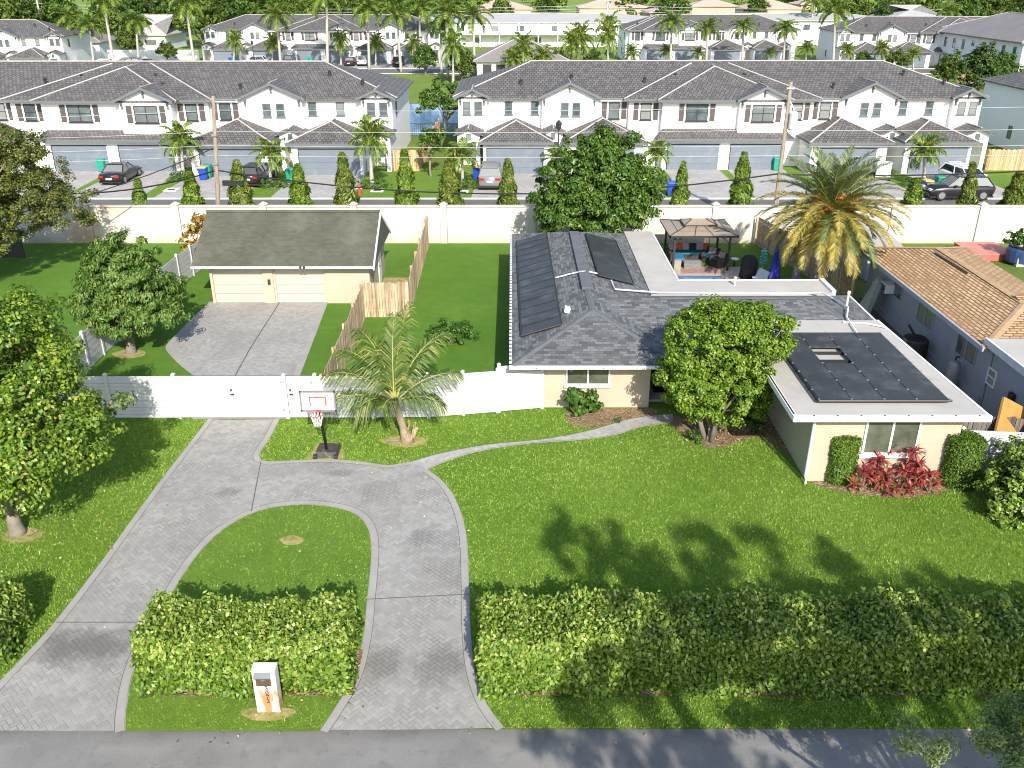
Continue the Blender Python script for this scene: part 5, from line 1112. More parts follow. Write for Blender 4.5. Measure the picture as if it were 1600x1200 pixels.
# ------------------------------------------------------------------ townhouses
TP=R(18.8); TS=.34
def townhouse(label, group, kind='full'):
    """six homes under one tiled roof; local x along the front, the front looks to -y"""
    t=thing('townhouse', label, 'townhouse', (0,0,0), 0, group, local=True)
    short = kind=='short'
    W=45.6 if not short else 33.0
    s0 = 0 if not short else -14.2          # the short one has no first two homes
    X=lambda u: u+s0
    D=13.0
    w=MB(); w.box(0,W,0,D,0,5.74)
    secs=[]
    if not short: secs+= [(7.3,14.8,-.6),(0,2.5,-.5)]
    secs+= [(X(14.8),X(17.6),-1.1),(X(17.6),X(28.2),-1.8),(X(28.2),X(30.8),-1.1),(X(30.8),X(38.3),-.6),(X(43.1),X(45.6),-.5)]
    for a,b,y in secs: w.box(a+.003,b-.003,y,.5,0,5.735)
    w.box(X(24.1),X(28.2),-2.35,-1.5,2.9,5.73)
    if short: pass
    wall=obj('wall', w, M_stucco, t)
    rf=MB(); caps=MB()
    a,b=hip(rf,-.5,W+.5,-.55,D+.5,5.8,TS)
    for p,q in ((a,b),(a,(-.45,-.5,5.82)),(b,(W+.45,-.5,5.82))): cap(caps,p,q)
    a,b=hip(rf,X(14.3),X(31.3),-1.65,D-1,5.79,TS)
    for p,q in ((a,(X(14.3),-1.65,5.8)),(b,(X(31.3),-1.65,5.8))): cap(caps,p,q)
    a,b=hipy(rf,X(17.1),X(28.7),-2.4,8,5.78,.38,bk=0)
    for p,q in ((a,(X(17.1),-2.4,5.8)),(a,(X(28.7),-2.4,5.8)),(a,b)): cap(caps,p,q)
    gab=MB(); brk=MB(); sl=MB()
    def gable(x0,x1,yw,ze=5.8,sl_=.46,deep=5.,o=.35,lift=.02):
        x0-=o;x1+=o;h=(x1-x0)/2*sl_;xm=(x0+x1)/2;y0=yw-.45;z=ze+lift
        rf.add([(x0,y0,z),(xm,y0,z+h),(x1,y0,z),(x1,y0+deep,z),(xm,y0+deep,z+h),(x0,y0+deep,z),(x0,y0,z-.14),(xm,y0,z+h-.14),(x1,y0,z-.14),(x1,y0+deep,z-.14),(xm,y0+deep,z+h-.14),(x0,y0+deep,z-.14)],
               [(0,1,4,5),(1,2,3,4),(6,11,10,7),(7,10,9,8),(0,5,11,6),(2,8,9,3)])
        for p,q in (((x0,y0,z),(xm,y0,z+h)),((xm,y0,z+h),(x1,y0,z))):
            P=Vector(p);Q=Vector(q); sl.prism([P+Vector((0,-.002,.02)),Q+Vector((0,-.002,.02)),Q+Vector((0,-.002,-.2)),P+Vector((0,-.002,-.2))],(0,-.05,0))
        cap(caps,(xm,y0,z+h),(xm,y0+deep*.6,z+h),.1)
        g=[(x0+o,yw-.004,ze-.15),(x1-o,yw-.004,ze-.15),(x1-o,yw-.004,ze+o*sl_-.05),(xm,yw-.004,ze+h-.10),(x0+o,yw-.004,ze+o*sl_-.05)]
        gab.prism(g,(0,.4,0))
        for x in (x0+o+.22,xm,x1-o-.22):
            zz=ze+h-.15 if x==xm else ze+.05; brk.box(x-.07,x+.07,yw-.35,yw-.006,zz-.32,zz-.18); brk.box(x-.07,x+.07,yw-.16,yw-.006,zz-.7,zz-.32)
    if not short: gable(.0,2.5,-.5); gable(7.3,12.1,-.6)
    gable(X(24.1),X(28.2),-2.35); gable(X(33.5),X(38.3),-.6); gable(X(43.1),X(45.6),-.5)
    # fascia bands
    def band(x0,x1,y,z=5.62): sl.box(x0,x1,y-.52,y-.46,z,z+.17)
    if not short: band(2.9,7,0,5.62); band(12.4,14.3,-.6)
    band(X(14.3),X(17.1),-1.1-.1); band(X(17.1),X(23.7),-1.95); band(X(28.7),X(31.3),-1.2); band(X(31.3),X(33.1),-.6); band(X(38.7),X(42.7),0)
    roof=obj('roof', rf, M_tile, t); objs('roof_cap', caps, M_tilecap, roof)
    objs('gable_wall', gab, M_stucco, t); objs('bracket', brk, M_slate, t); obj('fascia', sl, M_slate, t)
    vt=MB(); rr=random.Random(3)
    for u in (5.5,10,16.5,19.3,25.5,26.6,33,40,43):
        if short and u<15: continue
        y=rr.uniform(1,4.); z=5.8+(y+.55)*TS; vt.tube([(X(u),y,z-.1),(X(u),y,z+.35)],.1,6); vt.tube([(X(u),y-.05,z+.3),(X(u),y+.12,z+.42)],.16,6)
    objs('roof_vent', vt, M_dark, roof)
    # lower storey: garages, porches, their roofs
    lw=MB(); lr=MB(); lc=MB(); gb=MB()
    gd=[]; 
    def garage(x0,x1,y,dx0,dx1):
        lw.box(x0+.35,x1-.35,y,.3,0,2.62); a,b=hipy(lr,x0,x1,y-.5,.1,2.7,.42,bk=0); xm=(x0+x1)/2
        for p,q in ((a,(x0,y-.5,2.72)),(a,(x1,y-.5,2.72)),(a,b)): cap(lc,p,q)
        gb.box(x0,x1,y-.56,y-.503,2.52,2.72); gd.append((dx0,dx1,y))
    def porch(x0,x1,y,ze=3.05,door=True):
        lw.box(x0,x0+.35,y,.2,0,ze); lw.box(x1-.35,x1,y,.2,0,ze); lw.box(x0+.352,x1-.352,y,.2,2.35,ze)
        o=.3; h=((x1-x0)/2+o)*.45; xm=(x0+x1)/2
        lr.add([(x0-o,y-.4,ze),(xm,y-.4,ze+h),(x1+o,y-.4,ze),(x1+o,.05,ze),(xm,.05,ze+h),(x0-o,.05,ze),(x0-o,y-.4,ze-.12),(xm,y-.4,ze+h-.12),(x1+o,y-.4,ze-.12)],[(0,1,4,5),(1,2,3,4),(0,6,7,1),(1,7,8,2)])
        lw.prism([(x0,y,ze),(x1,y,ze),(xm,y,ze+h-.2)],(0,.3,0)); cap(lc,(xm,y-.4,ze+h),(xm,0,ze+h))
    por=[]
    if not short:
        garage(1.9,8.2,-4.4,2.6,7.4); porch(0,1.95,-2.9); por.append((0,1.95,-2.9))
        garage(9.0,16.1,-4.6,10.2,15.0); porch(7.4,9.1,-2.4); por.append((7.4,9.1,-2.4))
    else: 
        pass
    garage(X(29.6),X(36.7),-4.6,X(30.7),X(35.5)); porch(X(36.6),X(38.4),-2.4); por.append((X(36.6),X(38.4),-2.4))
    garage(X(37.6),X(43.9),-4.4,X(38.5),X(43.3)); porch(X(43.6),X(45.6),-2.9); por.append((X(43.6),X(45.6),-2.9))
    lw.box(X(17.7),X(28.3),-2.7,-1.7,0,2.75)
    lr.add([(X(17.1),-3.3,2.72),(X(28.9),-3.3,2.72),(X(28.3),-1.75,3.35),(X(17.7),-1.75,3.35),(X(17.1),-3.3,2.6),(X(28.9),-3.3,2.6),(X(28.9),-1.75,2.6),(X(17.1),-1.75,2.6)],[(0,1,2,3),(0,4,5,1),(1,5,6,2),(0,3,7,4)])
    gb.box(X(17.1),X(28.9),-3.37,-3.303,2.55,2.73); gd+= [(X(18.2),X(22.6),-2.7),(X(23.6),X(28.0),-2.7)]
    obj('garage_wall', lw, M_stucco, t); lro=obj('lower_roof', lr, M_tile, t); objs('roof_cap', lc, M_tilecap, lro); obj('fascia', gb, M_slate, t)
    for a,b,y in gd:
        Fc=Face((0,y,0)); mb=MB()
        for k in range(4): Fc.box(mb,a,b,.012,.03,.02+k*.53,.515+k*.53)
        Fc.box(mb,a,b,.003,.0115,.02,2.13)
        d=obj('garage_door', mb, M_gdoor, t); mb=MB(); Fc.box(mb,a-.06,b+.06,.004,.06,2.145,2.22); Fc.box(mb,a-.07,a-.003,.004,.05,0,2.14); objs('door_frame', mb, M_dark, d)
    for x0,x1,y in por:
        Fc=Face((0,-.02,0)); mb=MB(); Fc.box(mb,x0+.36,x1-.36,.01,.05,0,2.3); obj('front_door', mb, M_dark, t)
        Fc=Face((0,y,0)); window(Fc,t,(x0+x1)/2-.2,(x0+x1)/2+.2,2.55,3.1,fm=M_slate,fw=.05)
        mb=MB(); mb.box(x0+.4,x0+.5,y-.2,y-.006,2.6,2.8); obj('wall_light', mb, M_dark, t)
    def win(u,z0,z1,wd,y,cols=1,shut=False,sl_=True,only=None):
        Fc=Face((0,y,0)); window(Fc,t,u-wd/2,u+wd/2,z0,z1,cols=cols,rows=2,fm=M_slate if not shut else M_dark,fw=.06,sill=True)
        if shut:
            for s in (-1,1):
                if only and s!=only: continue
                mb=MB(); c=u+s*(wd/2+.38); Fc.box(mb,c-.22,c+.22,.004,.04,z0-.02,z1+.02); obj('shutter', mb, M_shut, t)
    if not short:
        for u in (.75,1.75): win(u,4.35,5.45,.68,-.5)
        for u in (4.4,6.7): win(u,4.3,5.4,.68,0)
        for u in (9.3,10.3): win(u,4.25,5.35,.68,-.6)
        win(13.6,4.0,5.4,.95,-.6,shut=True)
    win(X(16.3),4.0,5.4,.95,-1.1,shut=True)
    win(X(20.6),4.0,5.4,1.9,-1.8,cols=2,shut=True); win(X(26.15),4.0,5.4,1.9,-2.35,cols=2,shut=True)
    win(X(29.4),4.0,5.4,.95,-1.1,shut=True); win(X(32.0),4.0,5.4,.95,-.6,shut=True)
    for u in (35.4,36.5): win(X(u),4.25,5.35,.68,-.6)
    for u in (39.0,41.3): win(X(u),4.3,5.4,.68,0)
    for u in (43.9,44.9): win(X(u),4.35,5.45,.68,-.5)
    Fc=Face((W,0,0),(0,1,0)); window(Fc,t,2.,2.7,3.9,5.2,fm=M_slate); Fc=Face((0,D,0),(0,-1,0)); window(Fc,t,D-2.7,D-2.,3.9,5.2,fm=M_slate,rows=2); window(Fc,t,D-6.7,D-6.,1.0,2.2,fm=M_slate,rows=2)
    return t
TY=80.5
T1=townhouse('near townhouse row on the right with grey tile roof behind the white wall','townhouse rows along the back streets'); T1.location=(-4.7,TY,0)
T2=dup(T1,(-10.4-45.6*1.06,TY-.6,0),label='near townhouse row on the left with its right end beside the lake',scale=(1.06,1,1))
T3=dup(T1,(-59.3,183,0),label='far townhouse row left of centre behind the royal palms')
T6=townhouse('far short townhouse row right of centre behind the royal palms','townhouse rows along the back streets','short'); T6.location=(22.0,183,0)
T4=dup(T1,(60.5,176,0),label='far townhouse row at the upper right facing the street',rz=R(-3))
T5=dup(T1,(-123,160,0),label='far townhouse row at the upper left partly hidden by palms',rz=R(4))
# streets
sheet('back_street', [(-150,55.4),(150,55.4),(150,66.6),(-150,66.6)], M_asphalt, .012)
kb=MB(); kb.box(-150,150,66.6,66.95,-.02,.06); struct('kerb', kb, plain('pale kerb',(.62,.60,.57),.85,var=.1))
sheet('town_lawn', [(-150,66.95),(150,66.95),(150,79),(-150,79)], M_grass, .012)
def drive(u0,u1,s=1.,x0=-4.7): return (x0+u0*s,x0+u1*s)
dv=[]
for s,x0 in ((1.,-4.7),(1.06,-10.4-45.6*1.06)):
    for a,b in ((1.6,8.4),(9.6,16.4),(17.8,22.9),(23.3,28.6),(29.6,36.0),(38.0,43.8)): dv.append(drive(a,b,s,x0))
for i,(a,b) in enumerate(dv): sheet('townhouse_driveway', [(a,66.9),(b,66.9),(b-.2,78.2),(a+.2,78.2)], M_paver_far, .02)
sheet('far_street', [(-200,160),(200,160),(200,168),(-200,168)], M_asphalt, .0)
kb=MB(); kb.box(-200,200,168,168.4,-.02,.08); kb.box(-200,200,159.6,160,-.02,.08); struct('far_kerb', kb, plain('far kerb',(.6,.58,.55),.85))
sheet('far_driveways', [(-62,168.4),(66,168.4),(66,180),(-62,180)], M_paver_far, .0)
M_lake,nt,b=newmat('lake water',.08); b.inputs['Base Color'].default_value=(.05,.13,.30,1); nt.links.new(bump(nt,noise(nt,wcoord(nt),1.2,3),.12,.05),b.inputs['Normal'])
sheet('lake', [(-24,96),(-4.5,96),(-4.0,112),(-7.5,119),(-12,121),(-24,122)], M_lake, .006)
sheet('lake_lawn', [(-60,121.5),(-12,121.5),(-7,119.3),(-3.5,112),(20,112),(20,158),(-60,158)], M_grass_far, .0)
# ------------------------------------------------------------------ cars
def paint(name, col, rough=.3):
    m,nt,b=newmat(name,rough); b.inputs['Base Color'].default_value=c4(col); b.inputs['Coat Weight'].default_value=.6; b.inputs['Coat Roughness'].default_value=.08; return m
P_black=paint('black car paint',(.012,.012,.014)); P_white=paint('white car paint',(.72,.72,.72)); P_silver=paint('silver car paint',(.19,.19,.195),.35); P_blue=paint('dark blue car paint',(.02,.035,.08)); P_grey=paint('grey car paint',(.12,.12,.125))
M_tyre=plain('tyre rubber',(.015,.015,.015),.9); M_rim=plain('alloy rim',(.40,.40,.41),.35,.7,var=.1); M_carglass=glassmat('car glass',(.012,.014,.016),.05,1.); M_tail=plain('red tail lamp',(.40,.015,.015),.3); M_head=plain('clear head lamp',(.7,.7,.72),.15)
def car(label, loc, rz, pm, L=4.75, Wd=1.85, Hh=1.45, kind='sedan', name='car', cat='car', rack=False):
    t=thing(name,label,cat,loc,rz,'cars parked along the back streets',local=True); hl=L/2; hw=Wd/2; belt=Hh*.62; 
    if kind=='sedan': prof=[(-hl,.55,.86),(-hl+.12,.30,.92),(-hl+.9,.22,.96),(-.3,.2,.93),(hl-1.5,.2,.93),(hl-.5,.22,.80),(hl-.1,.28,.66),(hl,.42,.58)]; cab=(-hl+.75,hl-1.45,-hl+1.55,hl-2.25)
    elif kind=='van': prof=[(-hl,.5,1.05),(-hl+.1,.3,1.10),(-hl+.6,.25,1.10),(0,.22,1.08),(hl-1.1,.22,1.06),(hl-.5,.25,.95),(hl-.1,.3,.8),(hl,.42,.7)]; cab=(-hl+.08,hl-.75,-hl+.45,hl-1.75)
    else: prof=[(-hl,.5,1.0),(-hl+.1,.32,1.06),(-hl+.6,.26,1.07),(-.2,.24,1.05),(hl-1.45,.24,1.04),(hl-.5,.26,.95),(hl-.1,.32,.78),(hl,.45,.68)]; cab=(-hl+.1,hl-1.35,-hl+.65,hl-2.15)
    rings=[]
    for x,zl,zt in prof:
        e=1-.10*max(0,(abs(x)-hl+.45)/.45); w=hw*e
        rings.append([(x,-w*.92,zl),(x,-w,zl+.16),(x,-w,zt-.16),(x,-w*.9,zt),(x,0,zt+.03),(x,w*.9,zt),(x,w,zt-.16),(x,w,zl+.16),(x,w*.92,zl)])
    mb=MB(); mb.loft(rings); obj('body', mb, pm, t, smooth=True)
    zb=prof[3][2]-.02; gl=MB(); gl.taper(cab[0],cab[1],-hw*.9,hw*.9,zb,cab[2],cab[3],-hw*.70,hw*.70,Hh-.05); obj('windows', gl, M_carglass, t)
    rf=MB(); rf.taper(cab[2]-.06,cab[3]+.06,-hw*.72,hw*.72,Hh-.05,cab[2]+.05,cab[3]-.1,-hw*.62,hw*.62,Hh+.02)
    for s in (-1,1):
        for xa,xb in ((cab[0],cab[2]),(cab[1],cab[3]),((cab[0]+cab[1])/2+.1,(cab[2]+cab[3])/2+.1)): rf.tube([(xa,s*hw*.905,zb-.02),(xb,s*hw*.71,Hh-.03)],.045,5)
    obj('roof', rf, pm, t)
    for x in (-hl+.85,hl-.9):
        for s in (-1,1):
            r=.34 if kind=='sedan' else .37; mb=MB(); mb.tube([(x,s*(hw-.2),r),(x,s*(hw+.015),r)],r,18); w=obj('wheel', mb, M_tyre, t); mb=MB(); mb.tube([(x,s*(hw+.016),r),(x,s*(hw+.03),r)],r*.66,14); obj('rim', mb, M_rim, w)
    zt=prof[0][2]
    for s in (-1,1):
        mb=MB(); mb.bx((-hl-.0,s*hw*.68,zt-.14),(.10,hw*.42,.16)); obj('tail_light', mb, M_tail, t); mb=MB(); mb.bx((hl-.16,s*hw*.66,prof[-2][2]-.02),(.28,hw*.4,.13)); obj('headlight', mb, M_head, t)
        mb=MB(); mb.bx((cab[1]-.45,s*(hw+.07),zb+.06),(.16,.18,.13)); obj('mirror', mb, pm, t)
    mb=MB(); mb.bx((-hl-.012,0,zt-.32),(.03,.5,.12)); obj('number_plate', mb, M_white, t)
    mb=MB(); mb.box(-hl+.05,hl-.1,-hw*.95,hw*.95,.2,.33); obj('sill', mb, M_black, t)
    if rack:
        mb=MB()
        for s in (-1,1): mb.box(cab[2]+.1,cab[3]-.1,s*hw*.55-.02,s*hw*.55+.02,Hh+.04,Hh+.08)
        for k in range(3): mb.box(cab[2]+.2+k*.8,cab[2]+.25+k*.8,-hw*.55,hw*.55,Hh+.081,Hh+.11)
        obj('roof_rack', mb, M_dark if pm is P_black else M_white, t)
    return t
def gy(px,py): p=G(px,py); return p
car('black sedan parked before the left garages beside the green bin',AY(197,270,73.4)*1 and Vector((G(193,280).x,73.6,.02)),R(90),P_black)
car('dark car half hidden by palm and column tree at the left garages',Vector((G(404,285).x,72.8,.02)),R(84),P_black,kind='suv',Hh=1.55)
car('silver grey minivan parked before the garage at the middle of the photo',Vector((G(766,292).x,71.9,.02)),R(90),P_silver,kind='van',L=4.9,Hh=1.72,name='minivan',cat='minivan')
car('black sport utility vehicle parked sideways along the white wall at the right',Vector((G(1504,316).x,66.9,.07)),R(180),P_black,kind='suv',L=4.85,Hh=1.7,rack=True,name='parked_suv')
car('white van with a roof rack behind the black vehicle at the right garages',Vector((G(1503,292).x,70.9,.02)),R(-82),P_white,kind='van',L=4.6,Hh=1.6,rack=True,name='parked_van',cat='van')
for (px,Y,rz,pm,k,l) in ((398,174.5,R(178),P_white,'suv','white pickup sized car parked sideways at the far left garages'),(452,176,R(-90),P_blue,'suv','dark blue car facing out before the far double garage'),(548,175,R(90),P_black,'sedan','black car left of the white car on the far driveway'),(568,175.5,R(90),P_white,'suv','white car right of a black car on the far driveway'),(623,174,R(90),P_black,'suv','black car before the rightmost garage of the far left row'),(1352,172,R(100),P_blue,'suv','dark blue car beside a bush before the far right garages'),(205,170,R(180),P_black,'suv','black car parked on the far street behind the palms at upper left'),(122,167,R(180),P_white,'sedan','white car parked behind two palms at the upper left'),(160,168,R(180),P_white,'suv','white car at the upper left between two palm trunks'),(232,172,R(90),P_silver,'sedan','silver car beside the black car at the upper left')):
    x=(px-800)/F*(Y*cT+HC*sT); car(l,Vector((x,Y,.03)),rz,pm,kind=k,Hh=1.45 if k=='sedan' else 1.7)
# golf cart
p=G(1378,279); t=thing('golf_cart','small white open cart with red gear parked before a garage at the right','cart',p,R(70),local=True)
mb=MB(); mb.taper(-1.1,1.1,-.6,.6,.3,-1.05,1.0,-.55,.55,.75); mb.box(-.9,-.1,-.55,.55,.752,1.05); mb.bx((-.95,0,1.3),(.12,1.1,.6)); mb.taper(.7,1.1,-.55,.55,.752,.95,1.05,-.5,.5,1.15); obj('body', mb, M_white, t, bevel=.03)
for x in (-.75,.75):
    for s in (-1,1): mb=MB(); mb.tube([(x,s*.45,.24),(x,s*.62,.24)],.24,12); obj('wheel', mb, M_tyre, t)
mb=MB(); mb.bx((.3,-.3,.85),(.4,.3,.2)); mb.bx((.5,.2,.95),(.25,.3,.35)); obj('red_gear', mb, M_red, t)
# bins
def bin_(label, px, py, body, lid, rz=0., Y=None):
    p=G(px,py); t=thing('wheeled_bin',label,'bin',p,rz,'wheeled bins before the garages',local=True); mb=MB(); mb.taper(-.26,.26,-.3,.3,.06,-.32,.32,-.38,.38,1.02); obj('body', mb, body, t, bevel=.02)
    mb=MB(); mb.taper(-.34,.34,-.43,.40,1.023,-.3,.3,-.38,.36,1.10); obj('lid', mb, lid, t, bevel=.01); mb=MB()
    for s in (-1,1): mb.tube([(s*.22,.33,.13),(s*.30,.33,.13)],.13,10)
    obj('wheels', mb, M_tyre, t); mb=MB(); mb.tube([(-.26,.45,1.0),(.26,.45,1.0)],.025,6); obj('handle', mb, body, t); return t
BG=plain('green bin plastic',(.01,.28,.19),.4); BB=plain('blue bin plastic',(.01,.06,.42),.4); BY=plain('yellow bin lid',(.62,.45,.10),.5)
bin_('green bin between the oak crown and the black sedan',161,268,BG,BG); bin_('yellow lidded bin behind the oak crown left of the green bin',149,262,BG,BY)
bin_('blue bin with yellow lid beside the red flowering vine',319,281,BB,BY); bin_('green bin standing behind the blue one by the utility pole',326,278,BG,BG)
bin_('green bin beside the hedge and palm left of the column trees',455,284,BG,BG); bin_('blue bin with yellow lid left of the silver minivan',745,280,BB,BY)
bin_('green bin hidden behind the silver minivan',765,273,BG,BG); bin_('blue bin at the right side of the tall green tree',1048,306,BB,BB); bin_('green bin beside the right utility pole above the date palm',1212,266,BG,BG)
bin_('blue bin with yellow lid left of the black parked vehicle',1446,303,BB,BY); bin_('green bin behind the black parked vehicle next to the blue bin',1466,297,BG,BG)
for px,py,l in ((481,91,'left one of two green bins at the far double garage'),(487,91,'right one of two green bins at the far double garage'),(366,96,'green bin at the far left garage beside the lamp'),(361,96,'dark blue bin left of the green bin at the far left garage')):
    p=G(px,py+2); x=p.x
    bb_=bin_(l,px,py,BG if 'green' in l.split('bin')[0] else BB,BG if 'green' in l.split('bin')[0] else BB); Y=178.5; bb_.location=((px-800)/F*(Y*cT+HC*sT),Y,.02)

# ------------------------------------------------------------------ column trees along the wall
def ctree(seed, h=5.0, lm=None):
    t=thing('column_tree','','tree',(0,0,0),0,'slender column trees behind the perimeter wall',local=True); r=np.random.default_rng(seed); n=5200
    z=r.random(n)**.9; a=r.uniform(0,6.283,n); rad=.60*(np.minimum(1,(1-z)*1.5+.10)**.75)*(.75+.35*np.sin(z*26+a*2+seed)*.5+.25*r.random(n))*np.minimum(1,.6+z*3)
    rad*=.55+.45*r.random(n)**.4
    P=np.stack([rad*np.cos(a),rad*np.sin(a),.1+z*(h-.1)],1); N=np.stack([np.cos(a),np.sin(a),np.full(n,.5)],1)+r.normal(0,.45,(n,3))
    leafobj('foliage', leaf_arrays(P,N,.30,.085,.2,1.2,r), lm or M_lf_pod, t); mb=MB(); mb.tube([(0,0,0),(0,0,h*.9)],[.06,.02],6); obj('trunk', mb, M_bark, t); return t
cv=[ctree(70),ctree(71),ctree(72,5.,M_lf_pod2),ctree(73),ctree(75,5.,M_lf_pod2)]
for i,(px,ty,sw,l) in enumerate(((217,279,.8,'shortest slim column tree below the black sedan'),(299,270,1.05,'column tree below the blue bin with the yellow lid'),(378,250,1.15,'column tree in front of the half hidden dark car'),(470,258,1.1,'column tree left of the light driveway by a green bin'),(544,238,1.05,'tall column tree in front of the left grey garage door'),(637,236,1.0,'column tree on the lawn left of the small yard tree'),(704,248,1.15,'column tree on the lawn right of the small yard tree'),(794,250,.95,'column tree just right of the silver minivan'),(1060,252,.85,'column tree right of the tall green tree and blue bin'),(1158,240,1.05,'column tree between two grey garage doors left of the date palm'),(1424,278,1.1,'short column tree left of the blue and yellow bin'),(1514,256,.85,'thin column tree in front of the black parked vehicle'),(1585,270,1.25,'broad column tree at the right edge of the white wall'))):
    Y=56.0; b0=AY(px,322,Y); top=AY(px,ty,Y); h=top.z
    o=cv[i] if i<5 else dup(cv[(i*3+1)%5],(0,0,0),i*1.3)
    d=Y*cT+(HC-2)*sT; o.location=((px-800)/F*d,Y,0); o.scale=(sw*1.32,sw*1.32,h/5.0); o.rotation_euler=(R(3)*math.sin(i*2.1),R(3.5)*math.sin(i*1.7+1),i*1.3); o['label']=l

# ------------------------------------------------------------------ palms of the back streets
def royal(seed, small=False):
    r=np.random.default_rng(seed); fr=[]
    if not small:
        for k in range(20): fr.append((k*2.4+r.normal(0,.1),R(74-k*4.8),3.5,1.6+.3*r.random()))
        t=palm('royal_palm','',(0,0,0),(0,0,7.2),.19,fr,M_fr_royal,seed=seed,ll=.80,n=40,lw=.12,fparts=False,crownshaft=1.1,vee=.25,hang_=.35,sweep=.6,tk=lambda f:1.25-.3*f)
    else:
        for k in range(20): fr.append((k*2.4+r.normal(0,.1),R(76-k*5.6),1.55,1.1+.3*r.random()))
        t=palm('small_palm','',(0,0,0),(0,0,2.4),.13,fr,M_fr_royal,seed=seed,ll=.55,n=30,lw=.075,fparts=False,vee=.3,hang_=.4,sweep=.7)
    t['loc']=1; LOCALS.append(t); return t
RV=[royal(80),royal(81),royal(82)]; SV=[royal(84,True),royal(85,True)]
used=set()
def place(variants, i, bx, by, tx, ty, label, Y=None, group=None, crown_h=8.6, cat='palm'):
    v=variants[i%len(variants)]; o=v if id(v) not in used else dup(v,(0,0,0)); used.add(id(v))
    if Y is None: Y=G(bx,by).y
    tp=AY(tx,ty,Y); b_=AY(bx,by,Y); h=max(1.6,tp.z); 
    d=Y*cT+HC*sT; bxx=(bx-800)/F*d
    s=h/crown_h; ang=math.atan2(tp.x-bxx,h)
    o.location=(bxx,Y,0); o.rotation_euler=(0,ang,i*1.7); o.rotation_mode='XYZ'; o.rotation_euler=(Matrix.Rotation(ang,3,'Y')@Matrix.Rotation(i*1.7,3,'Z')).to_euler()
    q=s**.45; o.scale=(q,q,s); o['label']=label; o['group']=group or 'palms of the back streets'; o['category']=cat
    return o
RL=[(31,97,21,48,170,'leftmost royal palm at the upper left before the white townhouse'),(88,96,79,50,170,'second royal palm from the left before the upper left townhouse'),(119,95,108,22,172,'tall royal palm right of the upper left townhouse windows'),(148,97,138,36,168,'royal palm before the low grey roof at the upper left'),(179,96,161,-4,168,'very tall royal palm leaning left before the parked black car'),(217,94,212,30,174,'slim double looking palm right of the parked black car'),(305,97,289,2,170,'tall pale palm left of the far left townhouse row'),(439,100,432,20,168,'royal palm before the left double garage of the far row'),(512,103,510,-12,166,'tallest palm trunk rising out of the photo before the far row'),(577,103,574,8,166,'royal palm right of the far double garages'),(627,113,619,18,None,'royal palm standing on the lawn corner beside the far street'),(690,119,688,38,None,'dark royal palm on the lake lawn beside the bushes'),(742,119,739,20,None,'large royal palm left of the grey clubhouse roof'),(1047,100,1050,30,168,'royal palm before the left grey garage of the far right row'),(1103,97,1106,40,169,'royal palm between the far right garages'),(1159,97,1162,38,169,'royal palm left of the small gable of the far right row'),(1223,98,1228,42,168,'royal palm in front of the shaded garage of the far right row'),(1301,98,1306,12,166,'tall royal palm on the green strip at the upper right'),(1462,62,1462,36,205,'palm behind the upper right townhouse roof, left of a taller palm'),(1479,55,1484,14,208,'tall palm behind the shaded building at the upper right'),(1560,45,1565,24,225,'palm among the trees at the upper right corner'),(656,95,656,8,178,'slim tall palm behind the right end of the far left row'),(700,122,697,16,None,'tall palm behind the dark palm on the lake lawn'),(1268,60,1270,-2,230,'distant tall palm trunk behind the far right row')]
for i,(bx,by,tx,ty,Y,l) in enumerate(RL): place(RV,i,bx,by,tx,ty,l,Y)
SL_=[(365,95,366,58,172,'bushy small palm before the leftmost far garage'),(425,93,427,62,174,'small palm left of the dark blue car at the far row'),(533,95,532,58,174,'small palm right of the far double garages'),(587,97,588,62,174,'small palm between the far right hand garages of the left row'),(645,93,645,62,174,'small palm at the right end of the far left row'),(708,132,708,62,None,'staked palm on the lake lawn with support poles'),(821,104,818,66,146,'palm in front of the clubhouse gable'),(803,104,800,86,145,'small yellowish palm left of the clubhouse gable'),(848,104,848,82,145,'small light palm right of the clubhouse gable'),(893,100,895,60,150,'palm left in the cluster right of the clubhouse'),(912,100,908,52,154,'palm in the middle of the cluster right of the clubhouse'),(950,100,950,42,152,'tallest dense palm in the cluster right of the clubhouse'),(985,100,987,78,160,'small light palm before the left end of the far right row'),(1038,98,1042,76,172,'small palm before the left grey garage of the far right row'),(1091,97,1092,80,172,'small palm between two grey garages of the far right row'),(1203,98,1204,80,171,'small palm beside the shaded garage at the far right row'),(1258,98,1261,72,171,'small palm at the right end of the far right row'),(1322,95,1324,74,168,'small palm before the upper right townhouse porch'),(1377,92,1378,72,166,'small palm right of a blue car at the upper right'),(1427,92,1427,80,164,'small palm before the right garage of the upper right row'),(287,266,281,210,74,'thin palm at the corner of the near left double garage'),(423,290,421,232,71,'bushy sabal palm beside the half hidden dark car'),(581,287,578,206,71.5,'tall sabal palm before the near left front door'),(723,288,722,235,71,'small palm left of the blue bin and silver minivan'),(868,285,872,242,72,'small palm left of the tall green tree before the grey garage'),(1023,270,1027,232,74,'small palm right behind the tall green tree'),(1443,290,1446,226,71,'yellow green palm before the near right garage')]
for i,(bx,by,tx,ty,Y,l) in enumerate(SL_): place(SV,i,bx,by,tx,ty,l,Y,crown_h=2.75)
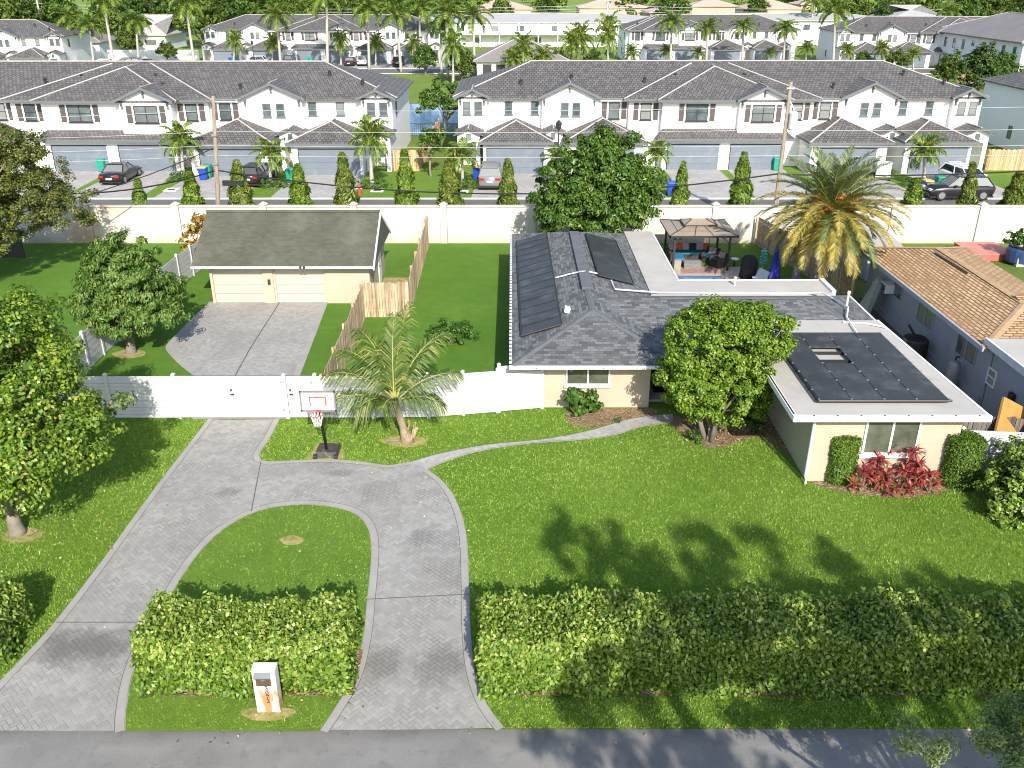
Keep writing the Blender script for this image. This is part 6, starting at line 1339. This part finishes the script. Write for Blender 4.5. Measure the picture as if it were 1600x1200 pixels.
# yard trees, hedges and small things of the near row
b=G(673,276); lb=[(b.x,b.y,2.4,1.1,1.0,1.1),(b.x+.5,b.y+.2,3.4,.8,.8,.7),(b.x-.3,b.y,3.3,.7,.7,.6)]
tree('yard_tree','small yard tree with grey trunk on the lawn before the tan wooden fence','tree',b,lb,70,26,.28,.24,.12,M_lf_back,M_bark2,.09,91,6,split=.5)
b=Vector((-7.2,97.5,0)); lb=[(b.x-1.0,b.y,3.0,2.0,1.6,1.5),(b.x+1.6,b.y,2.8,2.0,1.6,1.6),(b.x+.2,b.y,4.4,1.6,1.5,1.2)]
tree('yard_tree','spreading broad leaved tree beside the lake between the townhouse rows','tree',b,lb,110,26,.4,.34,.17,M_lf_back,M_bark2,.12,92,8)
for i,(px,py,wd,l) in enumerate(((283,284,1.5,'low dark hedge at the foot of the thin palm'),(428,294,1.8,'low hedge around the bushy sabal palm'),(583,296,2.0,'low hedge around the tall sabal palm'),(737,296,1.6,'low hedge left of the silver minivan'),(1028,290,1.3,'brown hedge behind the tall green tree'),(1365,280,1.2,'dark low hedge near the white cart'),(1430,292,1.3,'dark low hedge at the foot of the yellow green palm'))):
    p=G(px,py); shrub(l,p,[(0,0,.35,wd*.55,.5,.45),(wd*.4,0,.4,wd*.4,.45,.4),(-wd*.4,.1,.35,wd*.4,.45,.4)],45,22,.2,.12,.07,M_lf_bush,110+i,group='low hedges before the townhouses')
p=Vector((G(318,262).x,76.2,0)); t=thing('flowering_vine','red flowering bougainvillea climbing the near left garage corner','vine',p); r=np.random.default_rng(3); leafobj('flowers', crown([(p.x,p.y,2.4,.35,.3,.7),(p.x+.2,p.y,1.2,.4,.3,.7)],40,20,.16,.14,.10,r), leafmat('bougainvillea',[(0,(.40,.01,.03)),(.8,(.62,.04,.08)),(1,(.08,.16,.02))],.6,.3), t); obj('stem', MB().tube([p,p+Vector((.1,0,2.6))],.04,6), M_bark, t)
p=G(562,304); t=thing('fire_hydrant','small red fire hydrant at the kerb by the tall column tree','hydrant',p); obj('barrel', MB().lathe([(.2,0),(.2,.06),(.13,.08),(.13,.55),(.17,.57),(.15,.68),(.05,.78)],p,12), plain('hydrant red',(.50,.05,.04),.5), t); obj('outlet', MB().tube([p+Vector((-.22,0,.45)),p+Vector((.22,0,.45))],.06,8), M_steel, t)
for i,(px,py,l) in enumerate(((268,297,'pale framed drain cover on the left lawn strip'),(590,298,'pale framed drain cover by the tall sabal palm hedge'),(722,301,'pale framed drain cover left of the silver minivan'))):
    p=G(px,py); t=thing('drain_cover',l,'drain cover',p,group='drain covers on the lawn strips'); mb=MB()
    for a in ((-.5,.5,-.35,-.2),(-.5,.5,.2,.35),(-.5,-.32,-.2,.2),(.32,.5,-.2,.2)): mb.box(p.x+a[0],p.x+a[1],p.y+a[2]*1.5,p.y+a[3]*1.5,0,.06)
    obj('frame', mb, M_white, t); mb=MB(); mb.box(p.x-.31,p.x+.31,p.y-.29,p.y+.29,.0,.035); obj('grate', mb, M_dark, t)
picket('tan wooden fence piece joining the near left townhouse corner',(-10.2,77.2),(-8.1,77.2),1.8,group='tan wooden fences between the townhouses',m=M_woodtan)
picket('tan wooden fence running back to the lake left of the yard tree',(-8.05,77.3),(-7.6,95.5),1.8,group='tan wooden fences between the townhouses',m=M_woodtan)
picket('tan wooden fence running back to the lake right of the yard tree',(-5.2,95.5),(-5.0,77.3),1.8,group='tan wooden fences between the townhouses',m=M_woodtan)
picket('tan wooden fence at the right end of the near right townhouse row',(41.2,77.5),(44.6,77.5),1.8,group='tan wooden fences between the townhouses',m=M_woodtan)
picket('tan wooden fence below the shaded upper right building',(70,146),(78,139),2.,group='tan wooden fences between the townhouses',m=M_woodtan)
t=thing('metal_fence','black metal rail fence at the lake edge between the townhouses','fence',(-8,95.8,0)); mb=MB()
for k in range(40): mb.tube([(-12.5+k*.22,95.8,0),(-12.5+k*.22,95.8,1.25)],.014,4)
obj('bars', mb, M_dark, t); mb=MB(); mb.box(-12.6,-3.7,95.78,95.82,1.2,1.25); mb.box(-12.6,-3.7,95.78,95.82,.15,.2); obj('rails', mb, M_dark, t)
def lamp(label,p,h):
    t=thing('street_lamp',label,'street lamp',p,group='black lantern lamps'); obj('pole', MB().tube([p,p+Vector((0,0,h))],[.09,.05],8), M_dark, t); obj('lantern', MB().lathe([(.05,h),(.2,h+.1),(.24,h+.45),(.28,h+.5),(.05,h+.75)],p,8), M_dark, t)
lamp('black lantern lamp rising above the tall green tree',Vector((AY(873,200,71).x,71,0)),AY(873,203,71).z)
lamp('black lantern lamp before the far left garages',Vector((AY(395,80,169).x,169,0)),AY(395,70,169).z)
# utility poles and wires
def wire(mb,a,b,sag,r=.02,n=14):
    a=Vector(a);b=Vector(b); mb.tube([a.lerp(b,i/n)-Vector((0,0,4*sag*(i/n)*(1-i/n))) for i in range(n+1)],r,4,False)
PY=55.3
p1t=AY(333,150,PY); p1b=Vector((-18.75,PY,0)); p2t=AY(1236,128,PY); p2b=Vector((p2t.x+.05,PY,0))
t=thing('utility_pole','wooden utility pole behind the garage roof on the left','utility pole',p1b); obj('pole', MB().tube([p1b,p1t],[.17,.11],10), M_pole, t); mb=MB()
for z in (4.9,6.6): q=p1b.lerp(p1t,z/p1t.z); mb.bx((q.x,q.y-.15,z),(.3,.15,.12)); 
objs('insulator', mb, M_steel, t)
q=p1b.lerp(p1t,.43); mb=MB(); mb.bx((q.x+1.0,q.y,q.z-.15),(1.3,.3,.3)); tag(obj('cable_box', mb, M_black), 'black cable splice box hanging right of the left utility pole', 'cable box')
t=thing('utility_pole','wooden utility pole with grey transformer above the date palm','utility pole',p2b); obj('pole', MB().tube([p2b,p2t],[.17,.11],10), M_pole, t); q=AY(1239,188,PY-.2); obj('transformer', MB().lathe([(.22,-.55),(.27,-.5),(.27,.4),(.2,.5),(.06,.55)],q,14), plain('grey transformer',(.5,.51,.52),.5), t)
mb=MB(); mb.tube([p2b.lerp(p2t,.9),q+Vector((0,0,.6))],.03,5); mb.bx((p2t.x,PY-.1,p2t.z-.35),(.5,.12,.1)); objs('bracket', mb, M_steel, t)
w=MB()
for pts in ((AY(-60,287,PY),AY(338,266,PY),1.0),(AY(338,266,PY),AY(1213,272,PY),1.35),(AY(1213,272,PY),AY(1680,262,PY),.25)): wire(w,pts[0],pts[1],pts[2],.045)
tag(obj('black_cable', w, M_black), 'thick black cable sagging between the two utility poles', 'cable')
w=MB(); M_wire=plain('pale wire',(.45,.45,.45),.5)
for ya,yb in ((227,228),(243,243),(172,168),(205,203)): 
    wire(w,AY(336,ya,PY),AY(1225,yb,PY),.12,.014); wire(w,AY(1225,yb,PY),AY(1700,yb-3,PY),.1,.014); wire(w,AY(336,ya,PY),AY(-100,ya+14,PY),.1,.014)
tag(obj('power_line', w, M_wire), 'thin pale overhead wires strung between the two utility poles', 'power line')
w=MB(); wire(w,p1b.lerp(p1t,.66),Vector((-34,44,3.2)),.9,.03); tag(obj('power_line', w, M_black), 'black service wire running down to the left from the left utility pole', 'power line')
t=thing('screen_fence','dark blue mesh screen fence at the left edge under the oak','fence',(-31,51,0)); mb=MB(); a=G(40,404); mb.box(-36,a.x,a.y-.02,a.y+.02,.9,1.75); obj('mesh', mb, plain('dark blue mesh',(.01,.045,.09),.7,var=.3), t); mb=MB()
for x in (a.x,-33): mb.tube([(x,a.y,0),(x,a.y,1.85)],.035,6)
obj('posts', mb, M_dark, t); mb=MB(); mb.box(-36,a.x,a.y-.015,a.y+.015,.05,.88); obj('lower_mesh', mb, plain('dark grey mesh',(.05,.055,.05),.8,var=.4,sc=8), t)
sheet('side_yard', [(-7.2,43.3),(-5.4,43.3),(-5.4,47.6),(-7.2,47.6)], M_straw, .012)
# ------------------------------------------------------------------ far buildings
M_froof=plain('far pale roof',(.38,.37,.36),.85,var=.08,sc=.2); M_ftan=plain('far tan roof',(.46,.35,.27),.85,var=.12,sc=.2); M_fgrey=plain('far grey roof',(.20,.18,.175),.85,var=.15,sc=.3,dirt=((.28,.26,.25),.5,.55,.4))
def house(label, x0,x1,y0,y1,ze,sl,wm,rm,win=(), name='building', group=None, rows=1, ridge='x', cat='building',side=None):
    t=thing(name,label,cat,((x0+x1)/2,(y0+y1)/2,0),group=group); mb=MB(); mb.box(x0,x1,y0,y1,-.05,ze-.1); obj('wall', mb, wm, t); rf=MB()
    a,b=(hip if ridge=='x' else hipy)(rf,x0-.6,x1+.6,y0-.6,y1+.6,ze,sl,th=.2); r=obj('roof', rf, rm, t); cp=MB(); cap(cp,a,b,.2)
    for p,q in ((a,(x0-.6,y0-.6,ze)),(b,(x1+.6,y0-.6,ze)) if ridge=='x' else (a,(x1+.6,y0-.6,ze))): cap(cp,p,q,.2)
    obj('ridge_cap', cp, M_tilecap, r)
    Fc=Face((0,y0,0))
    for u,z0,z1,w in win: window(Fc,t,u-w/2,u+w/2,z0,z1,fm=M_slate,rows=2)
    return t
X_=lambda px,Y: (px-800)/F*(Y*cT+HC*sT)
c=house('single storey clubhouse with grey hipped roof among palms',-5.5,8.5,147,160,3.2,.42,M_stucco,M_fgrey,name='clubhouse')
rf=MB(); rf.add([(0,145.6,3.3),(2.2,145.6,4.4),(4.4,145.6,3.3),(4.4,152,3.3),(2.2,152,4.4),(0,152,3.3)],[(0,1,4,5),(1,2,3,4)]); obj('porch_roof', rf, M_fgrey, c); mb=MB(); mb.prism([(.3,145.9,3.2),(4.1,145.9,3.2),(2.2,145.9,4.2)],(0,.3,0)); obj('porch_gable', mb, M_stucco, c)
mb=MB()
for k in range(6): mb.box(-4.6+k*2.1,-3.2+k*2.1,146.94,146.995,.4,2.6)
objs('screen', mb, M_dark, c); mb=MB()
for x in (.1,4.1): mb.box(x,x+.3,145.7,146,0,3.2)
objs('porch_post', mb, M_stucco, c)
house('long white two storey block with pale roof behind the clubhouse',-23,38,222,246,5.4,.10,M_stucco,M_froof,[(x,3.4,4.6,1.6) for x in (-18,-12,-4,2,10,16,24,31)]+[(x,.8,2.,1.6) for x in (-16,-8,6,14,22)])
mb=MB(); mb.box(-12,24,219.4,221.9,2.7,2.9); b_=bpy.data.objects['building']; obj('balcony', mb, M_white, b_); mb=MB()
for k in range(9): mb.box(-12+k*4.5,-11.8+k*4.5,219.5,219.7,0,5.2)
objs('balcony_post', mb, M_white, b_)
house('second long white block with pale roof behind the far right row',42,92,226,246,5.6,.10,M_stucco,M_froof,[(x,3.4,4.6,1.6) for x in (46,54,62,70,78,86)])
s=thing('building','shaded two storey building with nine windows and large grey roof at upper right','building',(86,160,0)); mb=MB(); mb.box(78.6,96,145,177,-.05,5.9); obj('wall', mb, M_stucco, s); rf=MB(); a,b=hipy(rf,77.9,96.7,144.3,177.7,6.0,.36,th=.2); r=obj('roof', rf, M_fgrey, s); cp=MB()
for p,q in ((a,b),(a,(77.9,144.3,6.)),(a,(96.7,144.3,6.)),(b,(77.9,177.7,6.))): cap(cp,p,q,.22)
objs('roof_cap', cp, M_tilecap, r)
Fc=Face((78.6,177,0),(0,-1,0))
for k in range(9):
    u=2.2+k*3.45; window(Fc,s,u-.45,u+.45,(3.6 if k!=4 else 4.4),5.2,fm=M_slate,rows=2)
for u in (3,9,24,28): window(Fc,s,u-.6,u+.6,.6,2.2,fm=M_slate)
mb=MB(); mb.prism([(76.6,160,2.75),(76.6,147,2.75),(78.59,147,3.4),(78.59,160,3.4)],(0,0,.15)); obj('porch_roof', mb, M_dark, s); mb=MB(); 
for y in (147.3,153,159.6): mb.box(76.8,77.1,y,y+.3,0,2.74)
objs('porch_post', mb, M_stucco, s)
dup(T1,(48.2,81.5,0),label='shaded end of another townhouse row at the right photo edge')
house('small pale grey house among the dark trees at the upper left',X_(222,215),X_(268,215),212,226,3.2,.5,M_stucco,M_froof,[(X_(245,215),1,2.2,2.5)])
house('low white house with grey roof beside palms at the upper left',X_(118,190),X_(172,190),186,196,3.4,.4,M_stucco,M_fgrey,[(X_(135,190),1,2.2,1.4)])
house('pale roofed house behind the trees above the far left row',X_(498,300),X_(535,300),300,315,4.,.3,M_stucco,M_froof)
house('pale grey roofed building at the upper right behind the palms',X_(1390,240),X_(1475,240),240,262,5.2,.25,M_stucco,M_froof,[(X_(1410,240),2.8,4,1.5),(X_(1440,240),2.8,4,1.5)])
for i,(pa,pb,Y,l) in enumerate(((735,830,330,'distant tan roofed house above the white block'),(905,1010,345,'distant tan roofed house in the middle of the horizon'),(1015,1080,300,'distant tan roofed house right of the far utility pole'),(1080,1150,360,'distant tan roofed house above the far right row'),(1165,1250,335,'distant tan roofed house between trees at the upper right'),(1250,1330,380,'distant tan roofed house right of the distant palm'))):
    house(l,X_(pa,Y),X_(pb,Y),Y,Y+18,4.6,.28,M_ftan,M_ftan,group='distant tan roofed houses')
# white fence wall beyond the far street at upper left
t=thing('white_wall','low white wall behind palms at the upper left beyond the street','wall',(X_(265,185),185,0)); mb=MB(); mb.box(X_(170,186),X_(312,186),186,186.2,0,1.9); obj('panel', mb, M_white, t)
# far poles and wires
for i,(px,ty,Y,l) in enumerate(((73,-6,215,'distant utility pole with transformers at the upper left'),(948,-8,290,'distant pale utility pole above the white block'),(1265,-8,235,'distant thin pole behind the far right row'))):
    p=Vector((X_(px,Y),Y,0)); tp=AY(px,ty,Y); t=thing('utility_pole',l,'utility pole',p,group='distant utility poles'); obj('pole', MB().tube([p,Vector((p.x,Y,tp.z))],[.25,.17],8), plain('pale pole %d'%i,(.5,.48,.45),.8), t); mb=MB(); mb.bx((p.x,Y,tp.z-1.5),(2.6,.15,.15)); mb.bx((p.x+.6,Y-.2,tp.z-3),(.7,.6,1.1)); obj('crossarm', mb, M_steel, t)
w=MB()
for y in (8,13,17): wire(w,AY(60,y-2,270),AY(948,y,270),1.2,.05); wire(w,AY(948,y,270),AY(1680,y+3,270),1.,.05)
tag(obj('power_line', w, M_wire), 'distant pale power lines crossing the trees near the top', 'power line')

# ------------------------------------------------------------------ far trees
def ftree(seed, m, h=9., rr_=4.5):
    t=thing('broadleaf_tree','','tree',(0,0,0),0,'trees behind the far townhouses',local=True); r=np.random.default_rng(seed)
    lb=[(0,0,h*.55,rr_*.8,rr_*.8,h*.34),(rr_*.5,.3,h*.48,rr_*.6,rr_*.6,h*.28),(-rr_*.5,-.3,h*.5,rr_*.6,rr_*.6,h*.3),(.3,.2,h*.8,rr_*.5,rr_*.5,h*.2),(-.4,-rr_*.4,h*.36,rr_*.6,rr_*.5,h*.22)]
    leafobj('crown', crown(lb,170,26,.75,.55,.32,r,low=-.7), m, t); obj('trunk', limbs((0,0,0),lb,.25,.3,6,seed), M_bark, t); return t
FV=[ftree(201,M_lf_far),ftree(202,M_lf_far2),ftree(203,M_lf_back),ftree(204,M_lf_far)]
FT=[(8,22,205,1.25,'dark broad tree at the upper left corner'),(45,30,212,1.1,'rounded tree left of the distant pole with transformers'),(95,18,222,1.25,'tall tree right of the distant pole with transformers'),(185,22,205,1.15,'large tree left of the small pale grey house'),(205,50,196,.7,'low tree before the small pale grey house'),(240,8,250,1.4,'tall dark tree above the small pale grey house'),(285,25,225,1.2,'large tree right of the small pale grey house'),(318,38,215,1.15,'dark tree at the left end of the far left row'),(262,72,182,.45,'small round tree by the white wall at the upper left'),(355,18,240,1.2,'tree above the left end of the far left row'),(400,10,262,1.3,'tree behind the far left row, left of a royal palm'),(455,18,250,1.1,'rounded tree behind the far left row right of a royal palm'),(580,14,265,1.2,'tree behind the right half of the far left row'),(545,12,280,1.1,'tree right of the distant pale roofed house'),(640,12,270,1.25,'tree behind the right end of the far left row'),(700,10,300,1.2,'tree above the left end of the long white block'),(785,14,310,.9,'bushy tree before distant tan roofs, left of the middle'),(855,14,300,.9,'bushy tree between distant tan roofs in the middle'),(1050,12,290,1.1,'tree behind the royal palm right of the middle'),(1180,18,300,1.0,'tree between the distant tan roofs on the right'),(1335,25,260,1.1,'large dark tree behind the upper right townhouse row'),(1375,30,250,.8,'smaller tree left of the pale grey roofed building'),(1500,28,250,1.1,'bright tree behind the shaded upper right building'),(1540,20,262,1.2,'tall tree at the right behind the shaded building'),(1590,30,240,1.2,'light green tree at the upper right corner'),(1570,45,222,.8,'lower tree before the upper right corner palm'),(665,95,158,.55,'rounded shrub tree left of the lake lawn palms'),(722,108,148,.6,'dense dark shrub tree at the foot of the large royal palm'),(870,95,149,.55,'dark shrub tree at the right of the clubhouse'),(925,96,150,.5,'shrub tree under the palm cluster'),(1345,88,168,.35,'small bush tree before the upper right garages'),(1400,90,160,.45,'bush tree right of the dark blue car at upper right'),(1480,100,140,.6,'bush tree below the shaded building, left one'),(1525,122,128,.75,'broad bush tree below the shaded building windows'),(1560,110,136,.6,'bush tree at the right below the shaded building')]
for i,(px,py,Y,s,l) in enumerate(FT):
    v=FV[i%4]; o=v if i<4 else dup(v,(0,0,0))
    o.location=(X_(px,Y),Y,0); o.rotation_euler=(0,0,i*1.9); k=s if Y<200 else s*1.05; o.scale=(k,k,k*(1.0 if Y<200 else 1.12)); o['label']=l
r=np.random.default_rng(77); lbs=[]
for i in range(210):
    Y=270+700*r.random()**1.5; x=r.uniform(-.75,.75)*(Y*cT+6)
    if Y<340 and -30<x<95: continue
    s=r.uniform(5,9.5); lbs.append((x,Y,s*.5,s*.9,s*.9,s*.55)); lbs.append((x+r.uniform(-4,4),Y-2,s*.35,s*.8,s*.7,s*.4))
o=leafobj('woodland', crown(lbs,5200,16,2.0,1.7,1.0,r,low=-.3), M_lf_far); tag(o,'hazy green belt of distant treetops along the horizon','woodland',kind='stuff')

# fallen leaves and litter: nobody could count them
n=1290; X=np.concatenate([rng.normal(-14,2.2,500),rng.normal(7.3,1.8,350),rng.uniform(-9,9,350),rng.uniform(-8,14,90)]); Y=np.concatenate([rng.normal(23.5,2.0,500),rng.normal(28.3,1.1,350),rng.uniform(17.8,30,350),rng.uniform(14.2,15.8,90)])
P=np.stack([X,Y,np.full(n,.07)],1); o=leafobj('fallen_leaves', leaf_arrays(P,np.array([0,0,1.])+rng.normal(0,.3,(n,3)),.075,.045), leafmat('fallen leaves',[(0,(.20,.11,.04)),(.6,(.42,.30,.13)),(1,(.62,.55,.38))],.8,.1)); tag(o,'scattered fallen leaves on lawn, beds and road edge','fallen leaves',kind='stuff')
# ------------------------------------------------------------------ light
SUN_EL, SUN_AZ = R(33), None
sh=Vector((-.20,.98,0)).normalized()                     # shadows fall away from the camera and a little to the left
sd=Vector((-sh.x*math.cos(SUN_EL),-sh.y*math.cos(SUN_EL),math.sin(SUN_EL)))   # towards the sun
su=bpy.data.lights.new('sun','SUN'); su.energy=4.4; su.angle=R(.42); su.color=(1.,.94,.84)
so=bpy.data.objects.new('sun',su); C.objects.link(so); so.rotation_euler=(-sd).to_track_quat('-Z','Y').to_euler()
W=bpy.data.worlds.new('World'); SC.world=W; W.use_nodes=True; nt=W.node_tree
sky=nd(nt,'ShaderNodeTexSky',sky_type='NISHITA'); sky.sun_disc=False; sky.sun_elevation=SUN_EL; sky.sun_rotation=math.atan2(sd.x,sd.y)
nt.links.new(sky.outputs[0], nt.nodes['Background'].inputs[0]); nt.nodes['Background'].inputs[1].default_value=.15
SC.view_settings.view_transform='Standard'; SC.view_settings.look='None'; SC.view_settings.exposure=.78; SC.view_settings.gamma=1
SC.render.engine='CYCLES'; SC.cycles.use_denoising=True; SC.cycles.denoising_input_passes='RGB_ALBEDO_NORMAL'; SC.cycles.denoising_prefilter='ACCURATE'; SC.cycles.pixel_filter_type='BLACKMAN_HARRIS'; SC.cycles.filter_width=1.05; SC.cycles.max_bounces=6; SC.cycles.sample_clamp_indirect=3.; SC.cycles.transparent_max_bounces=6
for o in LOCALS:
    if 'loc' in o: del o['loc']
